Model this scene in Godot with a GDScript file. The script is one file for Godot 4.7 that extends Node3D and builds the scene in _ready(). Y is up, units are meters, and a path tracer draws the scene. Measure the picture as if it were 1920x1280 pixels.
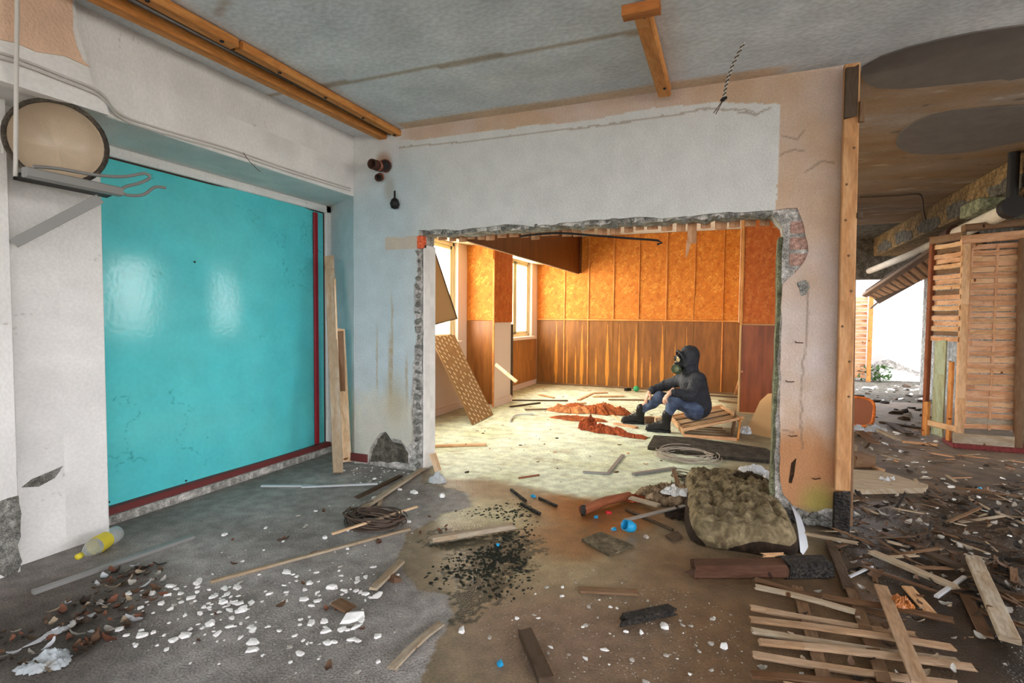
extends Node3D
# An abandoned hall: grey and turquoise walls, a broken-through partition and an orange panelled room behind it.

var rng := RandomNumberGenerator.new()
var taken := {}
var M := {}
var sn := FastNoiseLite.new()

func _ready():
	rng.seed = 71
	sn.seed = 5
	sn.frequency = 1.0
	sn.noise_type = FastNoiseLite.TYPE_SIMPLEX_SMOOTH
	# ---- camera
	var cam := Camera3D.new()
	cam.name = "camera"
	cam.keep_aspect = Camera3D.KEEP_HEIGHT
	cam.fov = rad_to_deg(2.0 * atan(640.0 / 1015.0))
	cam.position = Vector3(0, 1.35, 4.0)
	cam.basis = Basis.from_euler(Vector3(deg_to_rad(-2.55), deg_to_rad(22.2), deg_to_rad(0.5)))
	cam.near = 0.05
	cam.far = 200.0
	add_child(cam)
	cam.current = true
	# ---- overcast sky; its light comes in through the openings of the building
	var sky_mat := ProceduralSkyMaterial.new()
	sky_mat.sky_top_color = Color(0.95, 0.97, 1.0)
	sky_mat.sky_horizon_color = Color(1.0, 0.99, 0.98)
	sky_mat.ground_bottom_color = Color(0.72, 0.71, 0.68)
	sky_mat.ground_horizon_color = Color(0.78, 0.77, 0.75)
	sky_mat.sky_energy_multiplier = 1.0
	sky_mat.ground_energy_multiplier = 1.0
	var sky := Sky.new()
	sky.sky_material = sky_mat
	var env := Environment.new()
	env.background_mode = Environment.BG_SKY
	env.sky = sky
	env.background_energy_multiplier = 2.7
	env.ambient_light_source = Environment.AMBIENT_SOURCE_SKY
	env.tonemap_mode = Environment.TONE_MAPPER_LINEAR
	env.tonemap_exposure = 4.0
	env.sdfgi_enabled = true
	env.ssao_enabled = true
	env.ssil_enabled = true
	var we := WorldEnvironment.new()
	we.name = "overcast_sky"
	we.environment = env
	add_child(we)
	# area lights just outside the papered room's two windows, boosting their daylight
	for wz in [[-2.1, 1.7, 1.72, 1.3], [-5.1, 1.85, 1.72, 1.3]]:
		var al := AreaLight3D.new()
		al.name = "window_daylight_boost"
		al.area_size = Vector2(wz[1], wz[3])
		al.light_color = Color(1.0, 0.965, 0.86)
		al.light_energy = 4.4
		al.area_range = 20.0
		al.area_attenuation = 2.0
		al.shadow_enabled = true
		al.position = Vector3(-4.02, wz[2], wz[0])
		al.rotation.y = -PI / 2
		add_child(al, true)
	# ---- the scene
	make_materials()
	build_shell()
	build_left()
	build_far_room()
	build_passage()
	build_ceiling_things()
	build_person()
	build_floor_things()
	build_debris()

# ------------------------------------------------------------------ naming
func numbered(called: String) -> String:
	var n: int = taken.get(called, 0)
	taken[called] = n + 1
	return called if n == 0 else "%s_%03d" % [called, n]

func obj(called: String, mesh: Mesh, mat: Material, parent: Node3D = null) -> MeshInstance3D:
	var o := MeshInstance3D.new()
	o.mesh = mesh
	o.material_override = mat
	if parent == null:
		o.name = numbered(called)
		add_child(o, true)
	else:
		var k := 0
		var nm := called
		while parent.has_node(NodePath(nm)):
			k += 1
			nm = "%s_%03d" % [called, k]
		o.name = nm
		parent.add_child(o, true)
	return o

func tag(o: Node, label: String, category: String, group := "") -> Node:
	o.set_meta("label", label)
	o.set_meta("category", category)
	if group != "":
		o.set_meta("group", group)
	return o

func thing(called: String, label: String, category: String, at := Vector3.ZERO, group := "") -> Node3D:
	var o := Node3D.new()
	o.name = numbered(called)
	o.position = at
	add_child(o, true)
	tag(o, label, category, group)
	return o

func struct(called: String, mesh: Mesh, mat: Material, label := "", category := "") -> MeshInstance3D:
	var o := obj(called, mesh, mat)
	o.set_meta("kind", "structure")
	if label != "":
		tag(o, label, category)
	return o

# ------------------------------------------------------------------ shapes
func st_new() -> SurfaceTool:
	var st := SurfaceTool.new()
	st.begin(Mesh.PRIMITIVE_TRIANGLES)
	return st

func done(st: SurfaceTool) -> ArrayMesh:
	st.generate_normals()
	return st.commit()

# counter-clockwise seen from outside
func tri(st: SurfaceTool, a: Vector3, b: Vector3, c: Vector3, ua := Vector2.ZERO, ub := Vector2.ZERO, uc := Vector2.ZERO, g := -1):
	st.set_smooth_group(g)
	st.set_uv(ua); st.add_vertex(a)
	st.set_smooth_group(g)
	st.set_uv(uc); st.add_vertex(c)
	st.set_smooth_group(g)
	st.set_uv(ub); st.add_vertex(b)

func quad(st: SurfaceTool, a: Vector3, b: Vector3, c: Vector3, d: Vector3, ua := Vector2(0, 1), ub := Vector2(1, 1), uc := Vector2(1, 0), ud := Vector2(0, 0), g := -1):
	tri(st, a, b, c, ua, ub, uc, g)
	tri(st, a, c, d, ua, uc, ud, g)

# an axis-aligned or turned box with chamfered edges; uv in metres times us
func box(st: SurfaceTool, xf: Transform3D, s: Vector3, ch := 0.0, us := 1.0):
	var h := s * 0.5
	ch = minf(ch, minf(h.x, minf(h.y, h.z)) * 0.9)
	for ax in 3:
		var u := (ax + 1) % 3
		var v := (ax + 2) % 3
		for sg in [-1.0, 1.0]:
			var p := []
			for k in 4:
				var q := Vector3.ZERO
				q[ax] = h[ax] * sg
				q[u] = (h[u] - ch) * (-1.0 if k == 0 or k == 3 else 1.0)
				q[v] = (h[v] - ch) * (-1.0 if k < 2 else 1.0)
				p.append(q)
			if sg < 0:
				p = [p[3], p[2], p[1], p[0]]
			var uv := []
			for q in p:
				# long axis of the face runs along u
				var a: float = q[u] * us
				var b: float = q[v] * us
				uv.append(Vector2(a, b) if s[u] >= s[v] else Vector2(b, a))
			quad(st, xf * p[0], xf * p[1], xf * p[2], xf * p[3], uv[0], uv[1], uv[2], uv[3])
	if ch > 0.0:
		for ax in 3:
			var u := (ax + 1) % 3
			var v := (ax + 2) % 3
			for su in [-1.0, 1.0]:
				for sv in [-1.0, 1.0]:
					var p := []
					for e in [[-1, 0], [1, 0], [1, 1], [-1, 1]]:
						var q := Vector3.ZERO
						q[ax] = (h[ax] - ch) * e[0]
						q[u] = su * (h[u] - (ch if e[1] == 1 else 0.0))
						q[v] = sv * (h[v] - (0.0 if e[1] == 1 else ch))
						p.append(q)
					if su * sv < 0:
						p = [p[3], p[2], p[1], p[0]]
					quad(st, xf * p[0], xf * p[1], xf * p[2], xf * p[3], Vector2(p[0][ax], 0) * us, Vector2(p[1][ax], 0) * us, Vector2(p[2][ax], .01) * us, Vector2(p[3][ax], .01) * us)

func boxm(s: Vector3, ch := 0.0, us := 1.0) -> ArrayMesh:
	var st := st_new()
	box(st, Transform3D(), s, ch, us)
	return done(st)

# box between two corners
func box2(st: SurfaceTool, a: Vector3, b: Vector3, ch := 0.0, us := 1.0):
	box(st, Transform3D(Basis(), (a + b) * 0.5), (b - a).abs(), ch, us)

func box2m(a: Vector3, b: Vector3, ch := 0.0, us := 1.0) -> ArrayMesh:
	var st := st_new()
	box2(st, a, b, ch, us)
	return done(st)

func frame_of(d: Vector3, n: Vector3) -> Basis:   # x along d, y near n
	var x := d.normalized()
	var z := x.cross(n)
	if z.length() < 0.001:
		z = x.cross(Vector3(0.3, 0.2, 1))
	z = z.normalized()
	return Basis(x, z.cross(x), z)

# a board from a to b (centre line), w across, t thick along n; jag = splintered ends
func board(a: Vector3, b: Vector3, w: float, t: float, n := Vector3.UP, jag := 0.0, bend := 0.0, w2 := -1.0) -> ArrayMesh:
	var st := st_new()
	var d := b - a
	var L := d.length()
	var B := frame_of(d, n)
	var ch := minf(t, w) * 0.12
	var rings := []
	var nr := 4 if bend != 0.0 or jag > 0.0 else 2
	var off := rng.randf() * 5.0
	if w2 < 0.0:
		w2 = w
	for r in nr:
		var f := float(r) / (nr - 1)
		var ring := []
		var ww := lerpf(w, w2, f)
		var hw := ww * 0.5
		var ht := t * 0.5
		var sec := [Vector2(-hw + ch, -ht), Vector2(hw - ch, -ht), Vector2(hw, -ht + ch), Vector2(hw, ht - ch), Vector2(hw - ch, ht), Vector2(-hw + ch, ht), Vector2(-hw, ht - ch), Vector2(-hw, -ht + ch)]
		for k in 8:
			var along := f * L
			if jag > 0.0 and (r == 0 or r == nr - 1):
				var j := rng.randf() * jag
				along += j if r == 0 else -j
			ring.append(a + B.x * along + B.y * (sec[k].y + bend * 4.0 * f * (1.0 - f)) + B.z * sec[k].x)
		rings.append(ring)
	var peri := [0.0, w, w + ch, w + t, w + t, 2 * w + t, 2 * w + t, 2 * w + 2 * t]
	for r in nr - 1:
		for k in 8:
			var k2 := (k + 1) % 8
			var u0 := off + L * r / (nr - 1.0)
			var u1 := off + L * (r + 1) / (nr - 1.0)
			var v0: float = peri[k] + off * 0.37
			var v1: float = (peri[k2] if k2 > 0 else 2 * w + 2 * t) + off * 0.37
			quad(st, rings[r][k], rings[r + 1][k], rings[r + 1][k2], rings[r][k2], Vector2(u0, v0), Vector2(u1, v0), Vector2(u1, v1), Vector2(u0, v1))
	for e in 2:
		var ring: Array = rings[0] if e == 0 else rings[nr - 1]
		var c := Vector3.ZERO
		for p in ring:
			c += p / 8.0
		if jag > 0.0:
			c += B.x * (jag * 0.25 if e == 0 else -jag * 0.25)
		for k in 8:
			var k2 := (k + 1) % 8
			if e == 0:
				tri(st, c, ring[k], ring[k2], Vector2(off, off), Vector2(off + .02, off), Vector2(off + .02, off + .02))
			else:
				tri(st, c, ring[k2], ring[k], Vector2(off, off), Vector2(off + .02, off), Vector2(off + .02, off + .02))
	return done(st)

func tube(st: SurfaceTool, pts: Array, r: float, sides := 8, r2 := -1.0):
	if r2 < 0.0:
		r2 = r
	var rings := []
	var up := Vector3(0.13, 0.97, 0.2)
	var n := pts.size()
	var acc := 0.0
	for i in n:
		var d: Vector3 = (pts[mini(i + 1, n - 1)] - pts[maxi(i - 1, 0)]).normalized()
		var x := d.cross(up)
		if x.length() < 0.05:
			x = d.cross(Vector3(1, 0, 0.1))
		x = x.normalized()
		up = x.cross(d).normalized()
		var rr := lerpf(r, r2, float(i) / maxf(n - 1, 1))
		var ring := []
		for k in sides:
			var an := TAU * k / sides
			ring.append(pts[i] + (x * cos(an) + up * sin(an)) * rr)
		rings.append(ring)
	for i in n - 1:
		var l: float = (pts[i + 1] - pts[i]).length()
		for k in sides:
			var k2 := (k + 1) % sides
			quad(st, rings[i][k], rings[i][k2], rings[i + 1][k2], rings[i + 1][k], Vector2(acc, k * r), Vector2(acc, (k + 1) * r), Vector2(acc + l, (k + 1) * r), Vector2(acc + l, k * r), 1)
		acc += l
	for k in sides:
		var k2 := (k + 1) % sides
		tri(st, pts[0], rings[0][k2], rings[0][k])
		tri(st, pts[n - 1], rings[n - 1][k], rings[n - 1][k2])

func tubem(pts: Array, r: float, sides := 8, r2 := -1.0) -> ArrayMesh:
	var st := st_new()
	tube(st, pts, r, sides, r2)
	return done(st)

func smooth_path(pts: Array, per := 5) -> Array:
	var c := Curve3D.new()
	var n := pts.size()
	for i in n:
		var t: Vector3 = (pts[mini(i + 1, n - 1)] - pts[maxi(i - 1, 0)]) * 0.2
		c.add_point(pts[i], -t, t)
	var out := []
	var L := c.get_baked_length()
	var m := (n - 1) * per
	for i in m + 1:
		out.append(c.sample_baked(L * i / m, true))
	return out

# lathe: profile of (radius, height) round the y axis of xf
func lathe(st: SurfaceTool, prof: Array, xf: Transform3D, seg := 24, g := 2):
	for i in prof.size() - 1:
		for k in seg:
			var a0 := TAU * k / seg
			var a1 := TAU * (k + 1) / seg
			var p0: Vector2 = prof[i]
			var p1: Vector2 = prof[i + 1]
			var A := xf * Vector3(cos(a0) * p0.x, p0.y, -sin(a0) * p0.x)
			var B := xf * Vector3(cos(a1) * p0.x, p0.y, -sin(a1) * p0.x)
			var C := xf * Vector3(cos(a1) * p1.x, p1.y, -sin(a1) * p1.x)
			var D := xf * Vector3(cos(a0) * p1.x, p1.y, -sin(a0) * p1.x)
			var u0 := float(k) / seg
			var u1 := float(k + 1) / seg
			var gg := g + i if g >= 100 else g
			if p0.x > 1e-5:
				tri(st, A, B, C, Vector2(u0, p0.y), Vector2(u1, p0.y), Vector2(u1, p1.y), gg)
			if p1.x > 1e-5:
				tri(st, A, C, D, Vector2(u0, p0.y), Vector2(u1, p1.y), Vector2(u0, p1.y), gg)

# outline (counter-clockwise, local x-y) extruded backwards from local z = 0 to -d; uv = (x - r.x) / r.w ... (rect of the texture in local units, top left origin)
func prism(st: SurfaceTool, poly: PackedVector2Array, d: float, xf := Transform3D(), rect := Rect2(0, 0, 1, 1), back := true):
	if Geometry2D.is_polygon_clockwise(poly):
		poly.reverse()
	# Godot calls y-down clockwise; make it counter-clockwise with y up
	var area := 0.0
	for i in poly.size():
		area += poly[i].cross(poly[(i + 1) % poly.size()])
	if area < 0:
		poly.reverse()
	var idx := Geometry2D.triangulate_polygon(poly)
	var uvf := func(p: Vector2) -> Vector2: return Vector2((p.x - rect.position.x) / rect.size.x, (rect.position.y - p.y) / rect.size.y)
	for i in range(0, idx.size(), 3):
		var a := poly[idx[i]]
		var b := poly[idx[i + 1]]
		var c := poly[idx[i + 2]]
		if (b - a).cross(c - a) < 0:
			var s := b
			b = c
			c = s
		tri(st, xf * Vector3(a.x, a.y, 0), xf * Vector3(b.x, b.y, 0), xf * Vector3(c.x, c.y, 0), uvf.call(a), uvf.call(b), uvf.call(c))
		if back:
			tri(st, xf * Vector3(a.x, a.y, -d), xf * Vector3(c.x, c.y, -d), xf * Vector3(b.x, b.y, -d), uvf.call(a), uvf.call(c), uvf.call(b))
	for i in poly.size():
		var a := poly[i]
		var b := poly[(i + 1) % poly.size()]
		var off := Vector2(d / rect.size.x, d / rect.size.y) * 0.7
		quad(st, xf * Vector3(a.x, a.y, -d), xf * Vector3(b.x, b.y, -d), xf * Vector3(b.x, b.y, 0), xf * Vector3(a.x, a.y, 0), uvf.call(a) + off, uvf.call(b) + off, uvf.call(b), uvf.call(a))

func prismm(poly: PackedVector2Array, d: float, xf := Transform3D(), rect := Rect2(0, 0, 1, 1)) -> ArrayMesh:
	var st := st_new()
	prism(st, poly, d, xf, rect)
	return done(st)

# break an outline into short, uneven pieces between the given points; amp = raggedness
func ragged(pts: Array, step: float, amp: float) -> PackedVector2Array:
	var out := PackedVector2Array()
	for i in pts.size() - 1:
		var a: Vector2 = pts[i]
		var b: Vector2 = pts[i + 1]
		var n := maxi(1, int((b - a).length() / step))
		var nn := (b - a).orthogonal().normalized()
		for k in n:
			var p := a.lerp(b, float(k) / n)
			if not (i == 0 and k == 0):
				p += nn * rng.randf_range(-amp, amp) + (b - a).normalized() * rng.randf_range(-0.25, 0.25) * step
			out.append(p)
	out.append(pts[pts.size() - 1])
	return out

# a heap or a soft slab: outline radius from rad(angle), height from hf(x, z, r)
func heap(rad: Callable, hf: Callable, nr := 14, na := 48, under := 0.004) -> ArrayMesh:
	var st := st_new()
	var P := []
	for i in nr + 1:
		var r := sin(PI * 0.5 * i / nr)
		var ring := []
		for k in na:
			var an := TAU * k / na
			var R: float = rad.call(an)
			var x := cos(an) * R * r
			var z := sin(an) * R * r
			var y: float = hf.call(x, z, r)
			ring.append(Vector3(x, y, z))
		P.append(ring)
	for i in nr:
		for k in na:
			var k2 := (k + 1) % na
			var a: Vector3 = P[i][k]
			var b: Vector3 = P[i][k2]
			var c: Vector3 = P[i + 1][k2]
			var d: Vector3 = P[i + 1][k]
			var ua := Vector2(a.x, a.z)
			var ub := Vector2(b.x, b.z)
			var uc := Vector2(c.x, c.z + c.y)
			var ud := Vector2(d.x, d.z + d.y)
			tri(st, a, c, d, ua, uc, ud, 1)
			if i > 0:
				tri(st, a, b, c, ua, ub, uc, 1)
	var bottom := Vector3(0, under, 0)
	for k in na:
		var k2 := (k + 1) % na
		tri(st, bottom, P[nr][k], P[nr][k2], Vector2.ZERO, Vector2(.1, 0), Vector2(0, .1))
	return done(st)

# a flat uneven fragment, lying on y = 0
func chip_mesh(sides: int, s: float, t: float, stretch := 1.5) -> ArrayMesh:
	var st := st_new()
	var lo := []
	var hi := []
	var hi2 := rng.randf_range(0.5, 1.0)
	for k in sides:
		var an := TAU * (k + rng.randf_range(-0.3, 0.3)) / sides
		var r := s * rng.randf_range(0.55, 1.0)
		var p := Vector3(cos(an) * r * stretch, 0, -sin(an) * r)
		lo.append(p)
		hi.append(p * rng.randf_range(0.75, 0.95) + Vector3(0, t * rng.randf_range(0.7, 1.1) * (hi2 if k < sides / 2 else 1.0), 0))
	var c := Vector3(0, t * 1.05, 0)
	for k in sides:
		var k2 := (k + 1) % sides
		quad(st, lo[k], lo[k2], hi[k2], hi[k], Vector2(k * .1, 0), Vector2(k * .1 + .1, 0), Vector2(k * .1 + .1, .05), Vector2(k * .1, .05))
		tri(st, c, hi[k], hi[k2], Vector2(.3, .3), Vector2(hi[k].x, hi[k].z), Vector2(hi[k2].x, hi[k2].z))
		tri(st, Vector3.ZERO, lo[k2], lo[k])
	return done(st)

# curled dry leaf or scrap: thin bent sheet
func scrap_mesh(L: float, w: float, curl: float, t := 0.002, n := 5) -> ArrayMesh:
	var st := st_new()
	var top := []
	for i in n + 1:
		var f := float(i) / n
		var half := w * 0.5 * maxf(0.12, sin(PI * clampf(f * 0.9 + 0.08, 0, 1))) * rng.randf_range(0.8, 1.15)
		var y := curl * (2.0 * f - 1.0) * (2.0 * f - 1.0) + rng.randf_range(0, curl * 0.3)
		top.append([Vector3((f - 0.5) * L, y + curl * 0.35, -half), Vector3((f - 0.5) * L, y, 0), Vector3((f - 0.5) * L, y + curl * 0.35, half)])
	for i in n:
		for j in 2:
			var a: Vector3 = top[i][j]
			var b: Vector3 = top[i][j + 1]
			var c: Vector3 = top[i + 1][j + 1]
			var d: Vector3 = top[i + 1][j]
			var up := Vector3(0, t, 0)
			quad(st, a + up, b + up, c + up, d + up, Vector2(i * .1, j), Vector2(i * .1, j + 1), Vector2(i * .1 + .1, j + 1), Vector2(i * .1 + .1, j), 1)
			quad(st, d, c, b, a, Vector2(0, 0), Vector2(.1, 0), Vector2(.1, .1), Vector2(0, .1), 1)
	return done(st)

# ------------------------------------------------------------------ textures and materials
func sm(a: float, b: float, x: float) -> float:
	return smoothstep(a, b, x)

func blob(p: Vector2, c: Vector2, rx: float, ry: float, soft := 0.5) -> float:
	var d := Vector2((p.x - c.x) / rx, (p.y - c.y) / ry).length()
	return 1.0 - smoothstep(1.0 - soft, 1.0 + soft, d)

func nz(x: float, y: float, f: float, o := 0.0) -> float:
	return sn.get_noise_3d(x * f, y * f, o)

# fn(u, v) gives a base colour (sRGB) with its own relief in alpha; two noises add grain; returns [albedo, normal]
func paint(w: int, h: int, low: int, fn: Callable, f1 := 0.02, a1 := 0.1, f2 := 0.15, a2 := 0.1, bump := 4.0, relief := 1.0, stretch := 1.0) -> Array:
	var lw := w / low
	var lh := h / low
	var lo := PackedByteArray()
	lo.resize(lw * lh * 4)
	var i := 0
	for y in lh:
		for x in lw:
			var c: Color = fn.call((x + 0.5) / lw, (y + 0.5) / lh)
			lo[i] = clampi(int(c.r * 255.0), 0, 255)
			lo[i + 1] = clampi(int(c.g * 255.0), 0, 255)
			lo[i + 2] = clampi(int(c.b * 255.0), 0, 255)
			lo[i + 3] = clampi(int(c.a * 255.0), 1, 255)
			i += 4
	var im := Image.create_from_data(lw, lh, false, Image.FORMAT_RGBA8, lo)
	if low > 1:
		im.resize(w, h, Image.INTERPOLATE_BILINEAR)
	var n := FastNoiseLite.new()
	n.seed = int(w + h * 3 + f1 * 1000)
	n.frequency = f1
	n.fractal_octaves = 4
	var nw := int(w / stretch)
	var i1 := n.get_image(nw, h, false, false, true)
	n.frequency = f2
	n.fractal_octaves = 3
	var i2 := n.get_image(nw, h, false, false, true)
	if stretch != 1.0:
		i1.resize(w, h, Image.INTERPOLATE_BILINEAR)
		i2.resize(w, h, Image.INTERPOLATE_BILINEAR)
	i1.convert(Image.FORMAT_L8)
	i2.convert(Image.FORMAT_L8)
	var d1 := i1.get_data()
	var d2 := i2.get_data()
	var o := im.get_data()
	var hb := PackedByteArray()
	hb.resize(w * h)
	var k1 := a1 * 2.0 / 255.0
	var k2 := a2 * 2.0 / 255.0
	var j := 0
	for p in w * h:
		var m := 1.0 - a1 - a2 + d1[p] * k1 + d2[p] * k2
		hb[p] = clampi(int(d2[p] * 0.45 + d1[p] * 0.15 + o[j + 3] * 0.4 * relief), 0, 255)
		o[j] = mini(int(o[j] * m), 255)
		o[j + 1] = mini(int(o[j + 1] * m), 255)
		o[j + 2] = mini(int(o[j + 2] * m), 255)
		o[j + 3] = 255
		j += 4
	var al := Image.create_from_data(w, h, false, Image.FORMAT_RGBA8, o)
	var hi := Image.create_from_data(w, h, false, Image.FORMAT_L8, hb)
	hi.convert(Image.FORMAT_RGBA8)
	hi.bump_map_to_normal_map(bump)
	return [ImageTexture.create_from_image(al), ImageTexture.create_from_image(hi)]

func mat(called: String, col: Color, rough := 0.85, tex: Variant = null, ns := 1.0) -> StandardMaterial3D:
	var m := StandardMaterial3D.new()
	m.resource_name = called
	m.albedo_color = col
	m.roughness = rough
	m.metallic_specular = 0.4
	if tex != null:
		m.albedo_texture = tex[0]
		if tex.size() > 1 and ns > 0.0:
			m.normal_enabled = true
			m.normal_texture = tex[1]
			m.normal_scale = ns
	M[called] = m
	return m

func tint(called: String, base: String, col: Color) -> StandardMaterial3D:
	var m: StandardMaterial3D = M[base].duplicate()
	m.resource_name = called
	m.albedo_color = col
	M[called] = m
	return m

func triplanar(m: StandardMaterial3D, s: float) -> StandardMaterial3D:
	m.uv1_triplanar = true
	m.uv1_scale = Vector3(s, s, s)
	return m

func c8(r: float, g: float, b: float, a := 0.5) -> Color:
	return Color(r / 255.0, g / 255.0, b / 255.0, a)

func poly_y(pts: Array, x: float) -> float:   # height of a polyline at x
	if x <= pts[0].x:
		return pts[0].y
	for i in pts.size() - 1:
		if x <= pts[i + 1].x:
			return lerpf(pts[i].y, pts[i + 1].y, (x - pts[i].x) / maxf(pts[i + 1].x - pts[i].x, 1e-5))
	return pts[pts.size() - 1].y

# distance to a zigzag line
func line_d(p: Vector2, pts: Array) -> float:
	var d := 1e9
	for i in pts.size() - 1:
		d = minf(d, p.distance_to(Geometry2D.get_closest_point_to_segment(p, pts[i], pts[i + 1])))
	return d

const PART_RECT := Rect2(-3.8, 3.0, 4.6, 3.0)
var peach_edge := [Vector2(-3.020, 2.874), Vector2(-2.633, 2.853), Vector2(-2.023, 2.835), Vector2(-1.470, 2.831), Vector2(-0.967, 2.823), Vector2(-0.563, 2.831), Vector2(-0.189, 2.841), Vector2(0.030, 2.807), Vector2(0.176, 2.763)]
var peach_top := [Vector2(-2.963, 2.950), Vector2(-1.471, 2.924)]
var white_right := [Vector2(-1.0, 0.262), Vector2(3.0, 0.242)]

func partition_color(u: float, v: float) -> Color:
	var x := -3.8 + u * 4.6
	var y := 3.0 - v * 3.0
	var w := nz(x, y, 2.2) * 0.04 + nz(x, y, 8.0, 3.0) * 0.016
	var c := c8(213, 212, 210)
	# the bluish, older paint towards the corner
	var blue := sm(-2.2, -2.75, x + w) * sm(2.75, 2.2, y + 0.2 * sin(x * 3.0))
	c = c.lerp(c8(186, 200, 208), blue * 0.8)
	var dirt := maxf(0.0, nz(x, y, 1.1, 7.0)) * 0.35 * sm(-2.0, -3.2, x)
	c = c.lerp(c8(160, 155, 148), dirt)
	# bare peach plaster under the ceiling and on the pier
	var pe := poly_y(peach_edge, x)
	var peach := 0.0
	if y > pe + w * 0.7 and x > -2.75:
		peach = sm(-2.75, -2.55, x)
	var xr := 0.250 + w * 0.35
	if x > xr:
		peach = 1.0
	var pc := c8(198, 168, 142).lerp(c8(206, 186, 176), clampf(nz(x, y, 1.6, 4.0) * 1.2 + 0.35, 0, 1))
	if x > 0.25:
		pc = pc.lerp(c8(212, 196, 188), sm(1.9, 1.2, y) * sm(0.35, 0.7, y) * clampf(0.6 + nz(x, y, 3.0, 9.0), 0, 1))
		var rust := sm(0.72, 0.45, y + w * 3.0)
		pc = pc.lerp(c8(186, 128, 84), rust * 0.85)
		pc = pc.lerp(c8(150, 140, 70), blob(Vector2(x, y), Vector2(0.55, 0.14), 0.1, 0.12, 0.7) * 0.8)
		pc = pc.lerp(c8(110, 104, 98), sm(0.14, 0.03, y + w * 2.0))
	c = c.lerp(pc, peach)
	c.a = 0.5 - 0.12 * peach
	# hairline under the peach strip
	if absf(y - pe + 0.055 + w * 0.3) < 0.006 and x > -2.7 and x < 0.1:
		c = c.lerp(c8(150, 130, 112), 0.55)
	# beige patch above the jamb
	if x > -2.84 - w * 0.2 and x < -2.46 and y < 2.035 + w * 0.1 and y > 1.93:
		c = c.lerp(c8(200, 182, 164), 0.85)
	# brown streaks running down beside the jamb, damp at the foot
	for s in [[-2.77, 1.62, 0.9, 0.016], [-2.93, 1.35, 0.8, 0.012], [-2.79, 1.3, 0.62, 0.03], [-2.62, 1.1, 0.5, 0.02]]:
		var on: float = sm(s[3], s[3] * 0.2, absf(x - s[0] + nz(0.0, y, 3.0) * 0.02)) * sm(s[1], s[1] - 0.25, y) * sm(s[2] - 0.2, s[2], y)
		c = c.lerp(c8(168, 136, 96), on * (0.45 + 0.3 * nz(x, y, 14.0)))
	if x < -2.45:
		c = c.lerp(c8(206, 198, 182), sm(0.75, 0.45, y + w * 4.0) * 0.8)
		c = c.lerp(c8(170, 140, 96), blob(Vector2(x, y), Vector2(-2.74, 0.62), 0.1, 0.2, 0.8) * 0.35)
		var bl := absf(nz(x, y, 5.0, 2.0)) * sm(0.7, 0.4, y)
		c.a += bl * 0.5
	# rust smear round the pipes
	c = c.lerp(c8(150, 100, 70), blob(Vector2(x, y), Vector2(-2.86, 2.70), 0.07, 0.07, 0.6) * 0.6)
	c = c.lerp(c8(160, 150, 135), blob(Vector2(x, y), Vector2(-2.8, 2.46), 0.05, 0.09, 0.7) * 0.5)
	# cracks on the pier
	for cr in [[Vector2(0.27, 2.55), Vector2(0.36, 2.52), Vector2(0.40, 2.57)], [Vector2(0.26, 2.43), Vector2(0.33, 2.46), Vector2(0.40, 2.44)], [Vector2(0.0, 2.74), Vector2(0.10, 2.71), Vector2(0.19, 2.745)], [Vector2(0.40, 2.3), Vector2(0.5, 2.36), Vector2(0.56, 2.35)], [Vector2(0.44, 1.6), Vector2(0.45, 1.3), Vector2(0.42, 0.9), Vector2(0.44, 0.5)], [Vector2(0.33, 0.62), Vector2(0.38, 0.6)]]:
		var ld := line_d(Vector2(x + nz(x, y, 9.0) * 0.014, y + nz(x, y, 8.0, 5.0) * 0.014), cr)
		if ld < 0.008:
			c = c.lerp(c8(120, 100, 84), 0.5 * sm(0.008, 0.002, ld))
	return c

const FLOOR_NEAR := Rect2(-4.0, -0.8, 7.2, 4.2)
const FLOOR_FAR := Rect2(-4.0, -6.7, 7.2, 5.9)
var wet_edge := PackedVector2Array([Vector2(-1.868, 1.210), Vector2(-1.716, 1.463), Vector2(-1.601, 1.603), Vector2(-1.407, 1.741), Vector2(-1.246, 1.728), Vector2(-1.148, 1.872), Vector2(-1.079, 2.059), Vector2(-1.017, 2.351), Vector2(-1.0, 3.6), Vector2(-4.5, 3.6), Vector2(-4.5, -0.2), Vector2(-2.6, -0.2), Vector2(-2.275, 0.234), Vector2(-1.838, 0.334), Vector2(-1.672, 0.579), Vector2(-1.818, 0.781)])
var pale_edge := [Vector2(-2.498, -0.089), Vector2(-2.119, 0.070), Vector2(-1.930, -0.046), Vector2(-1.675, -0.015), Vector2(-1.364, 0.083), Vector2(-1.045, 0.157), Vector2(-0.759, 0.006), Vector2(-0.487, -0.303), Vector2(-0.152, -0.752), Vector2(0.323, -1.344)]

func floor_near(u: float, v: float) -> Color:
	return floor_color(-4.0 + u * 7.2, -0.8 + v * 4.2)

func floor_far(u: float, v: float) -> Color:
	return floor_color(-4.0 + u * 7.2, -6.7 + v * 5.9)

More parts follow.
